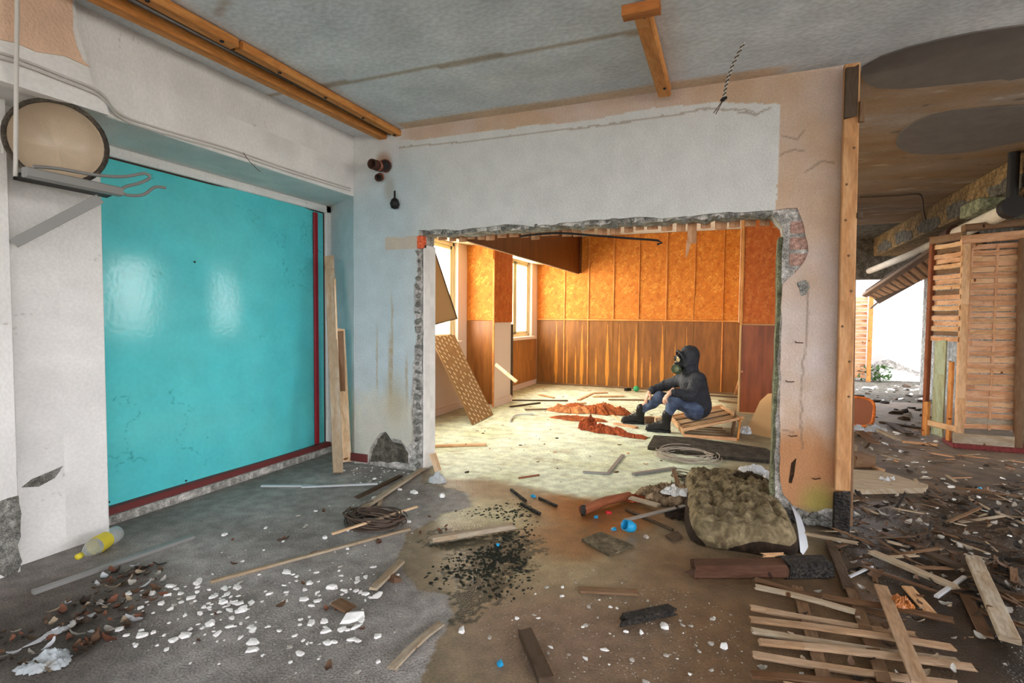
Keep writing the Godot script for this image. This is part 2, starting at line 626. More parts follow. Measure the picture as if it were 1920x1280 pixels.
func floor_color(x: float, z: float) -> Color:
	var w := nz(x, z, 1.7) * 0.09 + nz(x, z, 6.0, 3.0) * 0.03
	var p := Vector2(x, z)
	var dry := Geometry2D.is_point_in_polygon(p + Vector2(w, -w) * 0.55, wet_edge)
	var c := c8(132, 118, 96)
	if dry:
		c = c8(166, 161, 158).lerp(c8(134, 128, 124), clampf(0.5 + 1.1 * nz(x, z, 1.4, 8.0), 0, 1))
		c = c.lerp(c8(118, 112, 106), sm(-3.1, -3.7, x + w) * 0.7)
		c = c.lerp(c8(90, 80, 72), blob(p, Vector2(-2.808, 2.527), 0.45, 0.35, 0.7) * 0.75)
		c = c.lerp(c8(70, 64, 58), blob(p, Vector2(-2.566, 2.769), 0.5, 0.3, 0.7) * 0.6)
		c.a = 0.55
	else:
		c = c.lerp(c8(176, 176, 146), blob(p, Vector2(-1.570, 0.705), 0.34, 0.30, 0.6) * 0.9)  # pale greenish reflection on the wet floor, painted into the colour
		c = c.lerp(c8(158, 146, 116), blob(p, Vector2(-0.971, 1.200), 0.4, 0.5, 0.7) * 0.7)
		c = c.lerp(c8(138, 82, 36), blob(p + Vector2(w, w) * 2.0, Vector2(-0.843, 0.333), 0.42, 0.34, 0.55) * 0.85)
		c = c.lerp(c8(124, 82, 48), blob(p + Vector2(w, w) * 2.0, Vector2(-0.847, 0.873), 0.3, 0.22, 0.6) * 0.7)
		c = c.lerp(c8(104, 78, 56), sm(-0.7, 0.0, x + w * 2.0) * sm(0.3, 1.0, z) * 0.8)
		c = c.lerp(c8(124, 102, 88), blob(p, Vector2(-0.650, 1.836), 0.4, 0.35, 0.7) * 0.8)
		c.a = 0.45
		# black moss and dirt
		var dm := maxf(maxf(blob(p, Vector2(-1.211, 1.245), 0.19, 0.3, 0.6), blob(p, Vector2(-1.552, 1.152), 0.14, 0.12, 0.7)), blob(p, Vector2(-1.118, 1.617), 0.10, 0.22, 0.7))
		if dm > 0.05 and absf(nz(x, z * 0.6, 22.0, 5.0)) + nz(x, z, 7.0, 1.0) * 0.5 < dm * 0.5:
			c = c.lerp(c8(36, 38, 30), 0.8)
			c.a = 0.75
		if nz(x, z, 16.0, 6.0) > 0.62:
			c = c.lerp(c8(52, 46, 38), 0.55)
	# the pale floor of the far room
	var zb := poly_y(pale_edge, x)
	if x > -2.6 or z < -0.3:
		var pale := sm(0.08, -0.12, z - zb + w * 1.2)
		if x > 0.45:
			pale *= sm(0.0, -0.6, z)
		var pc := c8(218, 228, 208).lerp(c8(196, 202, 168), clampf(nz(x, z, 1.3, 2.0) * 1.3, 0, 0.8))
		pc = pc.lerp(c8(150, 142, 112), clampf(nz(x * 0.6, z, 4.0, 4.0) * 1.5 - 0.35, 0, 0.6))
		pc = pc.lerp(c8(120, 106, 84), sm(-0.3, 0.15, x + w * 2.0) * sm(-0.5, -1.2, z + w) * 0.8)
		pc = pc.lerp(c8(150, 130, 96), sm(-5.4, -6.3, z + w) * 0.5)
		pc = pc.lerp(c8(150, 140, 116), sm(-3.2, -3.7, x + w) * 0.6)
		c = c.lerp(pc, pale)
	# the littered dark floor beside and behind the pier
	var dk := sm(0.45, 0.75, x + w * 1.5 - sm(0.2, 1.4, z) * 0.15)
	var dc := c8(78, 64, 52).lerp(c8(46, 40, 35), clampf(0.5 + nz(x, z, 2.2, 6.0), 0, 1))
	dc = dc.lerp(c8(160, 148, 138), sm(-1.3, -3.0, z + w) * 0.7)
	dc = dc.lerp(c8(150, 126, 102), sm(-0.4, -1.4, z + w) * clampf(0.4 + nz(x, z, 3.0), 0, 1) * 0.6)
	c = c.lerp(dc, dk)
	if dk > 0.3:
		c.a += 0.3 * absf(nz(x, z, 9.0, 3.0))
	return c

const CEIL_RECT := Rect2(-3.8, -6.7, 7.6, 10.2)
var lobe_a := PackedVector2Array([Vector2(0.712, -0.064), Vector2(0.761, 0.031), Vector2(0.945, 0.154), Vector2(1.182, 0.188), Vector2(1.500, 0.192), Vector2(3.9, 0.0), Vector2(1.816, -0.577), Vector2(1.599, -0.577), Vector2(1.367, -0.557), Vector2(1.062, -0.530), Vector2(0.856, -0.432), Vector2(0.760, -0.288)])
var lobe_b := PackedVector2Array([Vector2(1.318, -1.892), Vector2(1.272, -1.531), Vector2(1.352, -1.211), Vector2(1.547, -1.134), Vector2(1.981, -1.201), Vector2(3.9, -1.5), Vector2(2.372, -2.195), Vector2(2.210, -2.260), Vector2(2.027, -2.409), Vector2(1.686, -2.370), Vector2(1.447, -2.173)])

func ceiling_color(u: float, v: float) -> Color:
	var x := -3.8 + u * 7.6
	var z := -6.7 + v * 10.2
	var w := nz(x, z, 1.6) * 0.06 + nz(x, z, 7.0, 3.0) * 0.012
	var p := Vector2(x, z)
	var c := c8(224, 226, 230).lerp(c8(204, 208, 214), clampf(0.5 + nz(x, z, 1.0, 5.0), 0, 1))
	c.a = 0.5
	if z > 0.0:
		# tan line where a partition once met the ceiling, and the tan strip along the wall
		if x < -0.5 and absf(z - 0.9 + 0.06 * (x + 1.5) / 2.0 + w * 0.25) < 0.022:
			c = c.lerp(c8(160, 140, 122), 0.75)
		if x > -2.62:
			c = c.lerp(c8(212, 184, 158), sm(0.16, 0.11, z + w * 0.5) * sm(0.35, 0.15, x))
		c = c.lerp(c8(186, 184, 180), blob(p, Vector2(-1.2, 0.45), 0.9, 0.3, 0.6) * 0.3)
		if x > -2.6 and x < -2.1:
			c = c.lerp(c8(160, 140, 122), sm(0.03, 0.015, absf(z - 1.95 - (x + 2.4) * 0.5)) * 0.6)
	if x > 0.62 and z < -0.06:
		# beside the pier: peach and off-white coats with the bare slab showing in lobes
		var q := c8(150, 134, 124).lerp(c8(140, 108, 76), clampf(0.4 + 1.4 * nz(x * 0.5, z * 1.6, 1.3, 3.0), 0, 1))
		q = q.lerp(c8(206, 200, 196), sm(0.25, 0.5, nz(x * 0.7, z * 2.0, 1.9, 13.0)) * 0.8)
		if nz(x, z * 2.2, 4.0, 21.0) > 0.52:
			q = q.lerp(c8(70, 60, 50), 0.7)
		c = c.lerp(q, sm(-0.06, -0.14, z + w))
		c = c.lerp(c8(120, 92, 60), sm(-1.3, -2.4, z + w) * 0.5)
	return c

func make_materials():
	# plasters
	var plaster_fn := func(u, v): return c8(240, 237, 235).lerp(c8(226, 223, 221), clampf(0.4 + nz(u * 4, v * 3, 1.2), 0, 1)).lerp(c8(150, 140, 130), 0.4 if absf(nz(u * 4, v * 3, 1.1, 4.0)) < 0.006 and nz(u * 4, v * 3, 0.7, 9.0) > 0.35 else 0.0)
	mat("white_plaster", Color.WHITE, 0.9, paint(768, 576, 2, plaster_fn, 0.01, 0.03, 0.16, 0.03, 2.0), 0.4)
	mat("partition_plaster", Color.WHITE, 0.88, paint(1380, 900, 3, partition_color, 0.015, 0.03, 0.2, 0.05, 4.0), 0.55)
	mat("floor_concrete", Color.WHITE, 1.0, paint(1944, 1136, 4, floor_near, 0.03, 0.14, 0.3, 0.2, 3.0), 0.6)
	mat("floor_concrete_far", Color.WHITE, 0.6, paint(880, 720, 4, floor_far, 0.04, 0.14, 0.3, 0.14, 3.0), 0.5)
	var rough_fn := func(u, v):
		var x: float = -4.0 + u * 7.2
		var z: float = -0.8 + v * 4.2
		var w := nz(x, z, 1.7) * 0.09 + nz(x, z, 6.0, 3.0) * 0.03
		var r := 0.34
		if Geometry2D.is_point_in_polygon(Vector2(x + w * 0.55, z - w * 0.55), wet_edge):
			r = 0.85
		if z < poly_y(pale_edge, x):
			r = 0.6
		return Color(r, r, r, 0.5)
	M.floor_concrete.roughness_texture = paint(480, 280, 2, rough_fn, 0.06, 0.15, 0.3, 0.1, 1.0)[0]
	mat("ceiling_concrete", Color.WHITE, 0.9, paint(912, 1224, 4, ceiling_color, 0.02, 0.06, 0.2, 0.06, 2.0), 0.4)
	var conc := func(u, v): return c8(150, 148, 142).lerp(c8(108, 106, 100), clampf(0.5 + 1.3 * nz(u * 3, v * 3, 2.0), 0, 1))
	mat("rough_concrete", Color.WHITE, 0.95, paint(384, 384, 2, conc, 0.04, 0.25, 0.16, 0.3, 10.0), 1.2)
	triplanar(M.rough_concrete, 1.4)
	tint("jamb_concrete", "rough_concrete", Color(1.3, 1.28, 1.3))
	M.jamb_concrete.normal_scale = 0.4
	tint("bare_slab", "white_plaster", c8(116, 109, 105))
	tint("dark_concrete", "rough_concrete", Color(0.75, 0.72, 0.68))
	tint("green_concrete", "rough_concrete", Color(1.0, 1.02, 0.86))
	tint("peeling_beam", "rough_concrete", Color(1.0, 0.82, 0.58))
	var brick_fn := func(u, v): return c8(198, 160, 146).lerp(c8(172, 134, 122), clampf(0.5 + nz(u * 3, v * 3, 3.0), 0, 1))
	mat("brick_clay", Color.WHITE, 0.95, paint(192, 192, 2, brick_fn, 0.05, 0.2, 0.2, 0.2, 8.0))
	triplanar(M.brick_clay, 3.0)
	# turquoise gloss paint
	var tq := func(u, v): return c8(88, 206, 214).lerp(c8(98, 212, 216), clampf(0.5 + nz(u * 2, v * 3, 1.2), 0, 1)).lerp(c8(60, 150, 156), 0.55 if absf(nz(u * 2, v * 2.4, 1.5, 6.0)) < 0.006 and nz(u * 2, v * 3, 1.0, 30.0) > 0.15 else 0.0)
	mat("turquoise_paint", Color.WHITE, 0.13, paint(512, 576, 2, tq, 0.012, 0.03, 0.09, 0.02, 1.0), 0.15)
	M.turquoise_paint.metallic_specular = 0.5
	mat("red_paint", c8(150, 28, 40), 0.45)
	mat("oxblood_paint", c8(112, 52, 50), 0.6)
	# timber: one grain picture, many colours
	var grain := func(u, v):
		var g := 0.5 + 0.5 * sin((v * 42.0 + nz(u * 2.0, v * 5.0, 1.0) * 5.0))
		var c := c8(255, 251, 246).lerp(c8(222, 204, 182), g * 0.75)
		for k in [[0.2, 0.3], [0.62, 0.7], [0.83, 0.2], [0.42, 0.86]]:
			var d := Vector2((u - k[0]) * 2.0, (v - k[1])).length()
			c = c.lerp(c8(120, 78, 46), 1.0 - smoothstep(0.012, 0.03, d))
		c.a = 0.5 - g * 0.2
		return c
	var gt := paint(768, 384, 2, grain, 0.02, 0.07, 0.12, 0.08, 4.0, 1.0, 8.0)
	mat("pine", c8(222, 180, 140), 0.75, gt, 0.6)
	tint("orange_pine", "pine", c8(212, 146, 82))
	tint("pale_pine", "pine", c8(238, 208, 176))
	tint("lath_wood", "pine", c8(218, 170, 134))
	tint("grey_wood", "pine", c8(176, 162, 144))
	tint("brown_wood", "pine", c8(126, 98, 74))
	tint("old_pine", "pine", c8(176, 148, 122))
	tint("post_pine", "pine", c8(206, 158, 114))
	tint("red_wood", "pine", c8(146, 86, 56))
	tint("dark_wood", "pine", c8(84, 68, 54))
	tint("wet_wood", "pine", c8(104, 76, 54))
	M.wet_wood.roughness = 0.45
	var burnt := func(u, v): return c8(30, 27, 25).lerp(c8(62, 54, 48), clampf(0.4 + nz(u * 3, v * 9, 3.0), 0, 1))
	mat("charred_wood", Color.WHITE, 0.8, paint(192, 192, 2, burnt, 0.05, 0.2, 0.2, 0.3, 10.0))
	# wallpaper: pale curls and darker blossoms on orange
	var paper := func(u, v):
		var x: float = u * 4.0
		var y: float = v * 4.0
		var wx := nz(x, y, 2.0, 1.0) * 0.6
		var curl := absf(nz(x + wx, y - wx, 5.2, 40.0))
		var c := c8(194, 114, 40)
		c = c.lerp(c8(160, 84, 26), sm(0.1, 0.45, nz(x, y, 3.4, 70.0)) * 0.5)
		c = c.lerp(c8(240, 184, 92), sm(0.16, 0.05, curl) * sm(-0.2, 0.15, nz(x, y, 2.6, 90.0)) * 0.6)
		return c
	var pt := paint(640, 640, 2, paper, 0.03, 0.05, 0.3, 0.06, 2.0)
	mat("wallpaper", Color.WHITE, 0.7, pt, 0.3)
	tint("dim_red_wallpaper", "wallpaper", Color(0.95, 0.82, 0.9))  # darker, redder copy of the paper; on the pilaster side it stands for shade
	# brown veneer with light drip marks
	var veneer := func(u, v):
		var x: float = u * 3.85
		var c := c8(142, 92, 42).lerp(c8(118, 74, 34), clampf(0.5 + nz(x * 3.0, v * 0.6, 3.0), 0, 1))
		c = c.lerp(c8(112, 82, 46), sm(0.62, 1.0, v) * 0.5 * clampf(0.5 + nz(x, v, 3.0, 7.0), 0, 1))
		var kn := int((x - 0.55) / 0.175)
		for k in range(maxi(kn, 0), mini(kn + 2, 15)):
			var cx: float = 0.55 + k * 0.175 + 0.06 * sin(k * 7.3)
			var top: float = 0.02 + 0.5 * absf(sin(k * 2.7)) * (1.0 if k % 3 > 0 else 0.1)
			var wid: float = (0.05 if k % 3 == 0 else 0.026)
			var prof: float = wid * (0.12 + 0.75 * sm(top, 0.75, v) - 0.35 * sm(0.78, 0.9, v))
			if v > top and v < 0.985 and k < 15:
				c = c.lerp(c8(208, 138, 54), sm(prof, prof * 0.7, absf(x - cx)) * 0.9)
		return c
	mat("veneer", Color.WHITE, 0.42, paint(1152, 400, 2, veneer, 0.01, 0.07, 0.2, 0.08, 2.0, 1.0, 0.25), 0.3)
	var veneer2 := func(u, v): return c8(154, 98, 48).lerp(c8(126, 76, 36), clampf(0.5 + nz(u * 8.0, v * 0.8, 2.0), 0, 1))
	mat("plain_veneer", Color.WHITE, 0.38, paint(384, 384, 2, veneer2, 0.01, 0.08, 0.2, 0.08, 2.0, 1.0, 0.25), 0.3)
	tint("dark_veneer", "plain_veneer", Color(0.7, 0.62, 0.55))
	tint("plum_veneer", "plain_veneer", Color(0.95, 0.8, 0.85))
	mat("fibreboard", c8(192, 152, 106), 0.8)
	# leaning board with rows of pale dashes
	var dash := func(u, v):
		var c := c8(146, 112, 74)
		var x: float = u * 7.0
		var y: float = v * 17.0
		var ix := floorf(x)
		var iy := floorf(y + (0.5 if int(ix) % 2 == 0 else 0.0))
		var h := fposmod(sin(ix * 12.9 + iy * 78.2) * 43758.5, 1.0)
		var lx := x - ix - 0.5
		var ly := y + (0.5 if int(ix) % 2 == 0 else 0.0) - iy - 0.5
		var an := (0.5 if h > 0.3 else -0.4)
		var rx := lx * cos(an) - ly * sin(an)
		var ry := lx * sin(an) + ly * cos(an)
		if h > 0.22 and absf(rx) < 0.1 and absf(ry) < 0.3:
			c = c8(232, 220, 196)
		return c
	mat("dashed_board", Color.WHITE, 0.7, paint(256, 640, 1, dash, 0.02, 0.08, 0.2, 0.06, 2.0), 0.3)
	# the rest
	mat("window_paint", c8(212, 198, 160), 0.6)
	mat("pale_pink_plaster", c8(222, 198, 180), 0.9)
	mat("grey_metal", c8(150, 148, 146), 0.5).metallic = 0.4
	mat("bright_metal", c8(206, 208, 212), 0.35).metallic = 0.3
	mat("rusty_iron", c8(74, 46, 36), 0.75)
	mat("black_iron", c8(34, 30, 30), 0.6)
	mat("black_rubber", c8(24, 24, 26), 0.55)
	mat("wire_brown", c8(92, 76, 66), 0.7)
	mat("wire_grey", c8(176, 164, 152), 0.6)
	mat("cable_white", c8(206, 200, 194), 0.7)
	mat("plaster_chip", c8(236, 234, 232), 0.9)
	mat("grey_chip", c8(170, 164, 156), 0.95)
	mat("dirt", c8(58, 48, 40), 1.0)
	mat("leaf_brown", c8(98, 72, 54), 0.75)
	mat("leaf_red", c8(116, 74, 56), 0.75)
	mat("blue_plastic", c8(36, 150, 200), 0.4)
	mat("red_plastic", c8(210, 30, 44), 0.4)
	mat("green_rubber", c8(60, 158, 104), 0.5)
	mat("white_film", c8(206, 208, 214), 0.4).backlight_enabled = true
	M.white_film.backlight = Color(0.4, 0.4, 0.4)
	mat("yellow_label", c8(214, 196, 60), 0.5)
	mat("amber_plastic", c8(170, 98, 40), 0.25)
	mat("leather_orange", c8(140, 82, 54), 0.5)
	var clear := mat("clear_plastic", Color(0.93, 0.95, 0.95, 0.2), 0.12)
	clear.transparency = BaseMaterial3D.TRANSPARENCY_ALPHA
	var film := mat("film_clear", Color(0.85, 0.88, 0.9, 0.5), 0.35)
	film.transparency = BaseMaterial3D.TRANSPARENCY_ALPHA
	var glass := mat("window_glass", Color(0.97, 0.99, 0.98, 0.06), 0.03)
	glass.transparency = BaseMaterial3D.TRANSPARENCY_ALPHA
	var cloth := func(u, v): return c8(196, 108, 58).lerp(c8(140, 72, 40), clampf(0.5 + 1.6 * nz(u * 3, v * 3, 2.0), 0, 1))
	mat("orange_cloth", Color.WHITE, 0.95, paint(256, 256, 2, cloth, 0.05, 0.2, 0.25, 0.16, 6.0))
	triplanar(M.orange_cloth, 1.6)
	tint("tan_cloth", "orange_cloth", Color(1.25, 1.5, 1.7))
	tint("rust_cloth", "orange_cloth", Color(0.9, 0.82, 0.84))
	var felt := func(u, v): return c8(150, 134, 104).lerp(c8(92, 78, 56), clampf(0.5 + 1.6 * nz(u * 2.0, v * 2.0, 3.0), 0, 1))
	mat("rag_felt", Color.WHITE, 0.98, paint(256, 256, 2, felt, 0.06, 0.2, 0.3, 0.2, 8.0))
	triplanar(M.rag_felt, 2.2)
	tint("khaki_rag", "rag_felt", Color(1.2, 1.15, 1.2))

func rect_prism(poly: PackedVector2Array, d: float, rect: Rect2, z := 0.0) -> ArrayMesh:
	return prismm(poly, d, Transform3D(Basis(), Vector3(0, 0, z)), rect)

# ------------------------------------------------------------------ the shell of the building
func slab_uv(st: SurfaceTool, y: float, rect: Rect2, x0: float, x1: float, z0: float, z1: float, up: bool):
	var uv := func(x, z): return Vector2((x - rect.position.x) / rect.size.x, (z - rect.position.y) / rect.size.y)
	if up:
		quad(st, Vector3(x0, y, z1), Vector3(x1, y, z1), Vector3(x1, y, z0), Vector3(x0, y, z0), uv.call(x0, z1), uv.call(x1, z1), uv.call(x1, z0), uv.call(x0, z0))
	else:
		quad(st, Vector3(x0, y, z0), Vector3(x1, y, z0), Vector3(x1, y, z1), Vector3(x0, y, z1), uv.call(x0, z0), uv.call(x1, z0), uv.call(x1, z1), uv.call(x0, z1))

func build_shell():
	# floor: pictured part and plain slabs round it
	var st := st_new()
	slab_uv(st, 0.0, FLOOR_NEAR, -4.0, 3.2, -0.8, 3.4, true)
	box2(st, Vector3(-4.0, -0.25, -0.8), Vector3(3.2, -0.002, 3.4))
	struct("floor", done(st), M.floor_concrete)
	st = st_new()
	slab_uv(st, 0.0, FLOOR_FAR, -4.0, 3.2, -6.7, -0.8, true)
	box2(st, Vector3(-4.0, -0.25, -6.7), Vector3(3.2, -0.002, -0.8))
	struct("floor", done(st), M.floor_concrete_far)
	st = st_new()
	box2(st, Vector3(3.2, -0.25, -14.0), Vector3(6.2, -0.001, 9.0), 0.0, 0.3)
	box2(st, Vector3(-4.0, -0.25, 3.4), Vector3(3.2, -0.001, 9.0), 0.0, 0.3)
	box2(st, Vector3(-4.0, -0.25, -14.0), Vector3(3.2, -0.001, -6.7), 0.0, 0.3)
	struct("floor", done(st), M.dark_concrete)
	# ceiling
	st = st_new()
	slab_uv(st, 2.95, CEIL_RECT, -3.8, 3.8, -6.7, 3.5, false)
	box2(st, Vector3(-4.0, 2.952, -6.7), Vector3(6.2, 3.2, 9.0), 0.0, 0.3)
	box2(st, Vector3(3.8, 2.95, -6.7), Vector3(6.2, 3.1, 3.5), 0.0, 0.3)
	box2(st, Vector3(-4.0, 2.95, 3.5), Vector3(6.2, 3.1, 9.0), 0.0, 0.3)
	var ceil := struct("ceiling", done(st), M.ceiling_concrete)
	# bare slab showing where the coats have come away
	for lb in [lobe_a, lobe_b]:
		var q := []
		for p in lb:
			q.append(Vector3(p.x, p.y, 0))
		q.append(q[0])
		var fine := PackedVector2Array()
		for p in smooth_path(q, 4):
			fine.append(Vector2(p.x, p.y))
		fine.remove_at(fine.size() - 1)
		obj("bare_slab_patch", prismm(fine, 0.012, Transform3D(Basis(Vector3(1, 0, 0), Vector3(0, 0, 1), Vector3(0, -1, 0)), Vector3(0, 2.941, 0))), M.bare_slab, ceil)
	struct("ceiling", box2m(Vector3(0.4, 2.95, -8.6), Vector3(6.2, 3.2, -6.7), 0.0, 0.3), M.dark_concrete)
	build_partition()
	# outer wall out of view: parapet, piers and lintel, openings placed to light the hall
	st = st_new()
	box2(st, Vector3(5.4, 0, -6.7), Vector3(5.7, 0.85, 9.0))
	box2(st, Vector3(5.4, 2.7, -6.7), Vector3(5.7, 2.96, 9.0))
	box2(st, Vector3(5.4, 0.85, -3.4), Vector3(5.7, 2.7, -0.2))  # closed bay, keeps daylight off the side beyond the pier
	for z in [-6.6, -3.4, -0.2, 3.0, 6.2, 8.8]:
		box2(st, Vector3(5.38, 0.85, z - 0.2), Vector3(5.72, 2.7, z + 0.2))
	struct("wall_right_unseen", done(st), M.rough_concrete)
	st = st_new()
	box2(st, Vector3(-4.0, 0, 8.7), Vector3(5.4, 0.85, 9.0))
	box2(st, Vector3(-4.0, 2.7, 8.7), Vector3(5.4, 2.96, 9.0))
	for x in [-3.9, -1.5, 1.0, 3.4]:
		box2(st, Vector3(x - 0.25, 0.85, 8.7), Vector3(x + 0.25, 2.7, 9.0))
	struct("wall_rear_unseen", done(st), M.rough_concrete)  # out of view behind the camera, openings placed to light the partition

func build_partition():
	var core := st_new()
	# core: concrete and brick, openings slightly larger than the plaster's
	var L := ragged([Vector2(-2.475, 0.0), Vector2(-2.475, 2.045)], 0.09, 0.008)
	var top := ragged([Vector2(-2.475, 2.045), Vector2(0.22, 2.05)], 0.07, 0.012)
	var R := ragged([Vector2(0.285, 1.97), Vector2(0.30, 1.55), Vector2(0.285, 1.0), Vector2(0.285, 0.0)], 0.08, 0.009)
	var poly := PackedVector2Array([Vector2(-3.18, 0.0)])
	poly.append_array(L)
	poly.append_array(top)
	poly.append_array(R)
	poly.append_array(PackedVector2Array([Vector2(0.68, 0), Vector2(0.68, 2.96), Vector2(-3.18, 2.96)]))
	prism(core, poly, 0.2, Transform3D(Basis(), Vector3(0, 0, -0.022)), Rect2(0, 0, 1, 1))
	var wall := struct("wall_middle", done(core), M.jamb_concrete)
	# plaster coat with its broken edge
	var p2 := PackedVector2Array([Vector2(-3.18, 0.0)])
	# hole at the foot, then the ragged edge up the jamb
	p2.append_array(ragged([Vector2(-3.042, 0.019), Vector2(-3.018, 0.158), Vector2(-2.937, 0.273), Vector2(-2.845, 0.338), Vector2(-2.772, 0.278), Vector2(-2.677, 0.268), Vector2(-2.622, 0.207), Vector2(-2.573, 0.250)], 0.05, 0.008))
	p2.append_array(ragged([Vector2(-2.568, 0.306), Vector2(-2.579, 0.437), Vector2(-2.568, 0.857), Vector2(-2.531, 1.135), Vector2(-2.552, 1.502), Vector2(-2.510, 1.775), Vector2(-2.531, 1.912), Vector2(-2.50, 2.0)], 0.05, 0.013))
	p2.append_array(ragged([Vector2(-2.50, 2.085), Vector2(-2.067, 2.064), Vector2(-1.780, 2.087), Vector2(-1.641, 2.087), Vector2(-1.461, 2.061), Vector2(-1.202, 2.071), Vector2(-0.955, 2.084), Vector2(-0.680, 2.079), Vector2(-0.492, 2.064), Vector2(-0.241, 2.067), Vector2(-0.120, 2.078), Vector2(0.065, 2.069), Vector2(0.227, 2.073)], 0.05, 0.008))
	p2.append_array(ragged([Vector2(0.315, 2.081), Vector2(0.371, 2.070), Vector2(0.395, 2.000), Vector2(0.422, 1.902), Vector2(0.441, 1.798), Vector2(0.401, 1.696), Vector2(0.334, 1.628), Vector2(0.298, 1.587)], 0.04, 0.006))
	p2.append_array(ragged([Vector2(0.294, 1.488), Vector2(0.295, 1.206), Vector2(0.304, 0.779), Vector2(0.308, 0.419), Vector2(0.318, 0.276)], 0.06, 0.008))
	p2.append_array(ragged([Vector2(0.336, 0.188), Vector2(0.409, 0.108), Vector2(0.503, 0.078), Vector2(0.579, 0.132), Vector2(0.631, 0.111), Vector2(0.66, 0.06)], 0.05, 0.012))
	p2.append_array(PackedVector2Array([Vector2(0.68, 0.06), Vector2(0.68, 2.955), Vector2(-3.18, 2.955)]))
	var coat := obj("plaster_coat", rect_prism(p2, 0.024, PART_RECT, 0.0), M.partition_plaster, wall)
	coat.set_meta("label", "grey white plaster coat with broken edges")
	# splayed length running back to the painted panel's frame
	var sp := Basis(Vector3(0.864, 0, 0.504), Vector3(0, 1, 0), Vector3(-0.504, 0, 0.864))
	var splay := obj("splayed_coat", prismm(PackedVector2Array([Vector2(-3.88, 0), Vector2(-3.175, 0), Vector2(-3.175, 2.955), Vector2(-3.88, 2.955)]), 0.16, Transform3D(sp, Vector3(-3.18, 0, 0) + Vector3(0.864, 0, 0.504) * 3.18), PART_RECT), M.partition_plaster, wall)
	splay.set_meta("label", "splayed wall length beside the turquoise panel")
	# bricks bared at the upper corner of the pier
	for i in 4:
		var y := 1.955 - i * 0.105
		var b := st_new()
		var x0: float = 0.325 + (0.03 if i == 3 else 0.0)
		var x1: float = [0.50, 0.51, 0.49, 0.43][i]
		box(b, Transform3D(Basis.from_euler(Vector3(0, 0, rng.randf_range(-0.03, 0.03))), Vector3((x0 + x1) / 2, y, -0.070 + rng.randf_range(0, 0.008))), Vector3(x1 - x0, 0.09, 0.1), 0.012)
		obj("brick", done(b), M.brick_clay, wall)
	var bk := st_new()
	box2(bk, Vector3(-2.52, 1.93, -0.07), Vector3(-2.462, 2.04, 0.004), 0.008)
	obj("brick", done(bk), tint("red_brick", "brick_clay", Color(1.25, 0.75, 0.55)), wall)
	# rough underside of the lintel: crumbling lumps, one picked-out strip of mortar
	var lump := st_new()
	for i in 46:
		var f := i / 45.0
		var x := lerpf(-2.45, 0.25, f)
		box(lump, Transform3D(Basis.from_euler(Vector3(rng.randf() * 3, rng.randf() * 3, rng.randf() * 3)), Vector3(x, 2.06 + rng.randf_range(-0.012, 0.012), -0.03 + rng.randf_range(-0.02, 0.012))), Vector3(rng.randf_range(0.03, 0.09), rng.randf_range(0.02, 0.035), rng.randf_range(0.02, 0.05)), 0.006)
	for i in 26:
		var y := lerpf(0.06, 1.9, i / 25.0)
		box(lump, Transform3D(Basis.from_euler(Vector3(rng.randf() * 3, rng.randf() * 3, rng.randf() * 3)), Vector3(-2.512 + rng.randf_range(-0.02, 0.01), y, -0.022)), Vector3(rng.randf_range(0.03, 0.07), rng.randf_range(0.03, 0.08), rng.randf_range(0.015, 0.03)), 0.006)
	for i in 14:
		box(lump, Transform3D(Basis.from_euler(Vector3(rng.randf() * 3, rng.randf() * 3, rng.randf() * 3)), Vector3(lerpf(0.3, 0.62, i / 13.0), rng.randf_range(0.02, 0.08), -0.01)), Vector3(rng.randf_range(0.04, 0.09), rng.randf_range(0.04, 0.08), rng.randf_range(0.02, 0.05)), 0.008)
	var lo := obj("broken_mortar", done(lump), M.rough_concrete, wall)
	lo.set_meta("kind", "stuff")
	# greenish edge of the pier towards the opening
	var ge := st_new()
	prism(ge, ragged([Vector2(0.262, 0.0), Vector2(0.266, 0.8), Vector2(0.272, 1.45), Vector2(0.262, 1.9), Vector2(0.292, 1.9), Vector2(0.296, 1.2), Vector2(0.292, 0.0)], 0.12, 0.004), 0.17, Transform3D(Basis(), Vector3(0, 0, -0.045)))
	obj("mortar_edge", done(ge), M.green_concrete, wall)
	# dark render in the hole at the foot
	var hp := st_new()
	prism(hp, ragged([Vector2(-3.019, 0.031), Vector2(-2.989, 0.151), Vector2(-2.914, 0.255), Vector2(-2.845, 0.310), Vector2(-2.772, 0.240), Vector2(-2.677, 0.230), Vector2(-2.622, 0.160), Vector2(-2.611, 0.067), Vector2(-3.019, 0.031)], 0.06, 0.008), 0.012, Transform3D(Basis(), Vector3(0, 0, -0.014)))
	obj("bare_render", done(hp), M.dark_concrete, wall)
	# low skirting between the corner and the hole
	obj("skirting_strip", box2m(Vector3(-3.251, 0.026, 0.000) + Vector3(0, -0.0, 0), Vector3(Vector3(-3.030, 0.176, 0.000).x, 0.10, 0.016), 0.004), M.oxblood_paint, wall)
	# dark plate standing for a shaded slot, and ring-shaped scar in the pier's plaster
	var sl := st_new()
	prism(sl, PackedVector2Array([Vector2(0.369, 0.268), Vector2(0.381, 0.399), Vector2(0.409, 0.437), Vector2(0.399, 0.322), Vector2(0.385, 0.263)]), 0.01, Transform3D(Basis(), Vector3(0, 0, 0.004)))
	obj("slot_shade_plate", done(sl), tint("slot_shade", "rough_concrete", Color(0.45, 0.32, 0.22)), wall)
	var scar := st_new()
	prism(scar, ragged([Vector2(0.379, 1.592), Vector2(0.428, 1.612), Vector2(0.454, 1.564), Vector2(0.437, 1.522), Vector2(0.412, 1.502), Vector2(0.399, 1.530), Vector2(0.379, 1.592)], 0.02, 0.004), 0.01, Transform3D(Basis(), Vector3(0, 0, 0.003)))
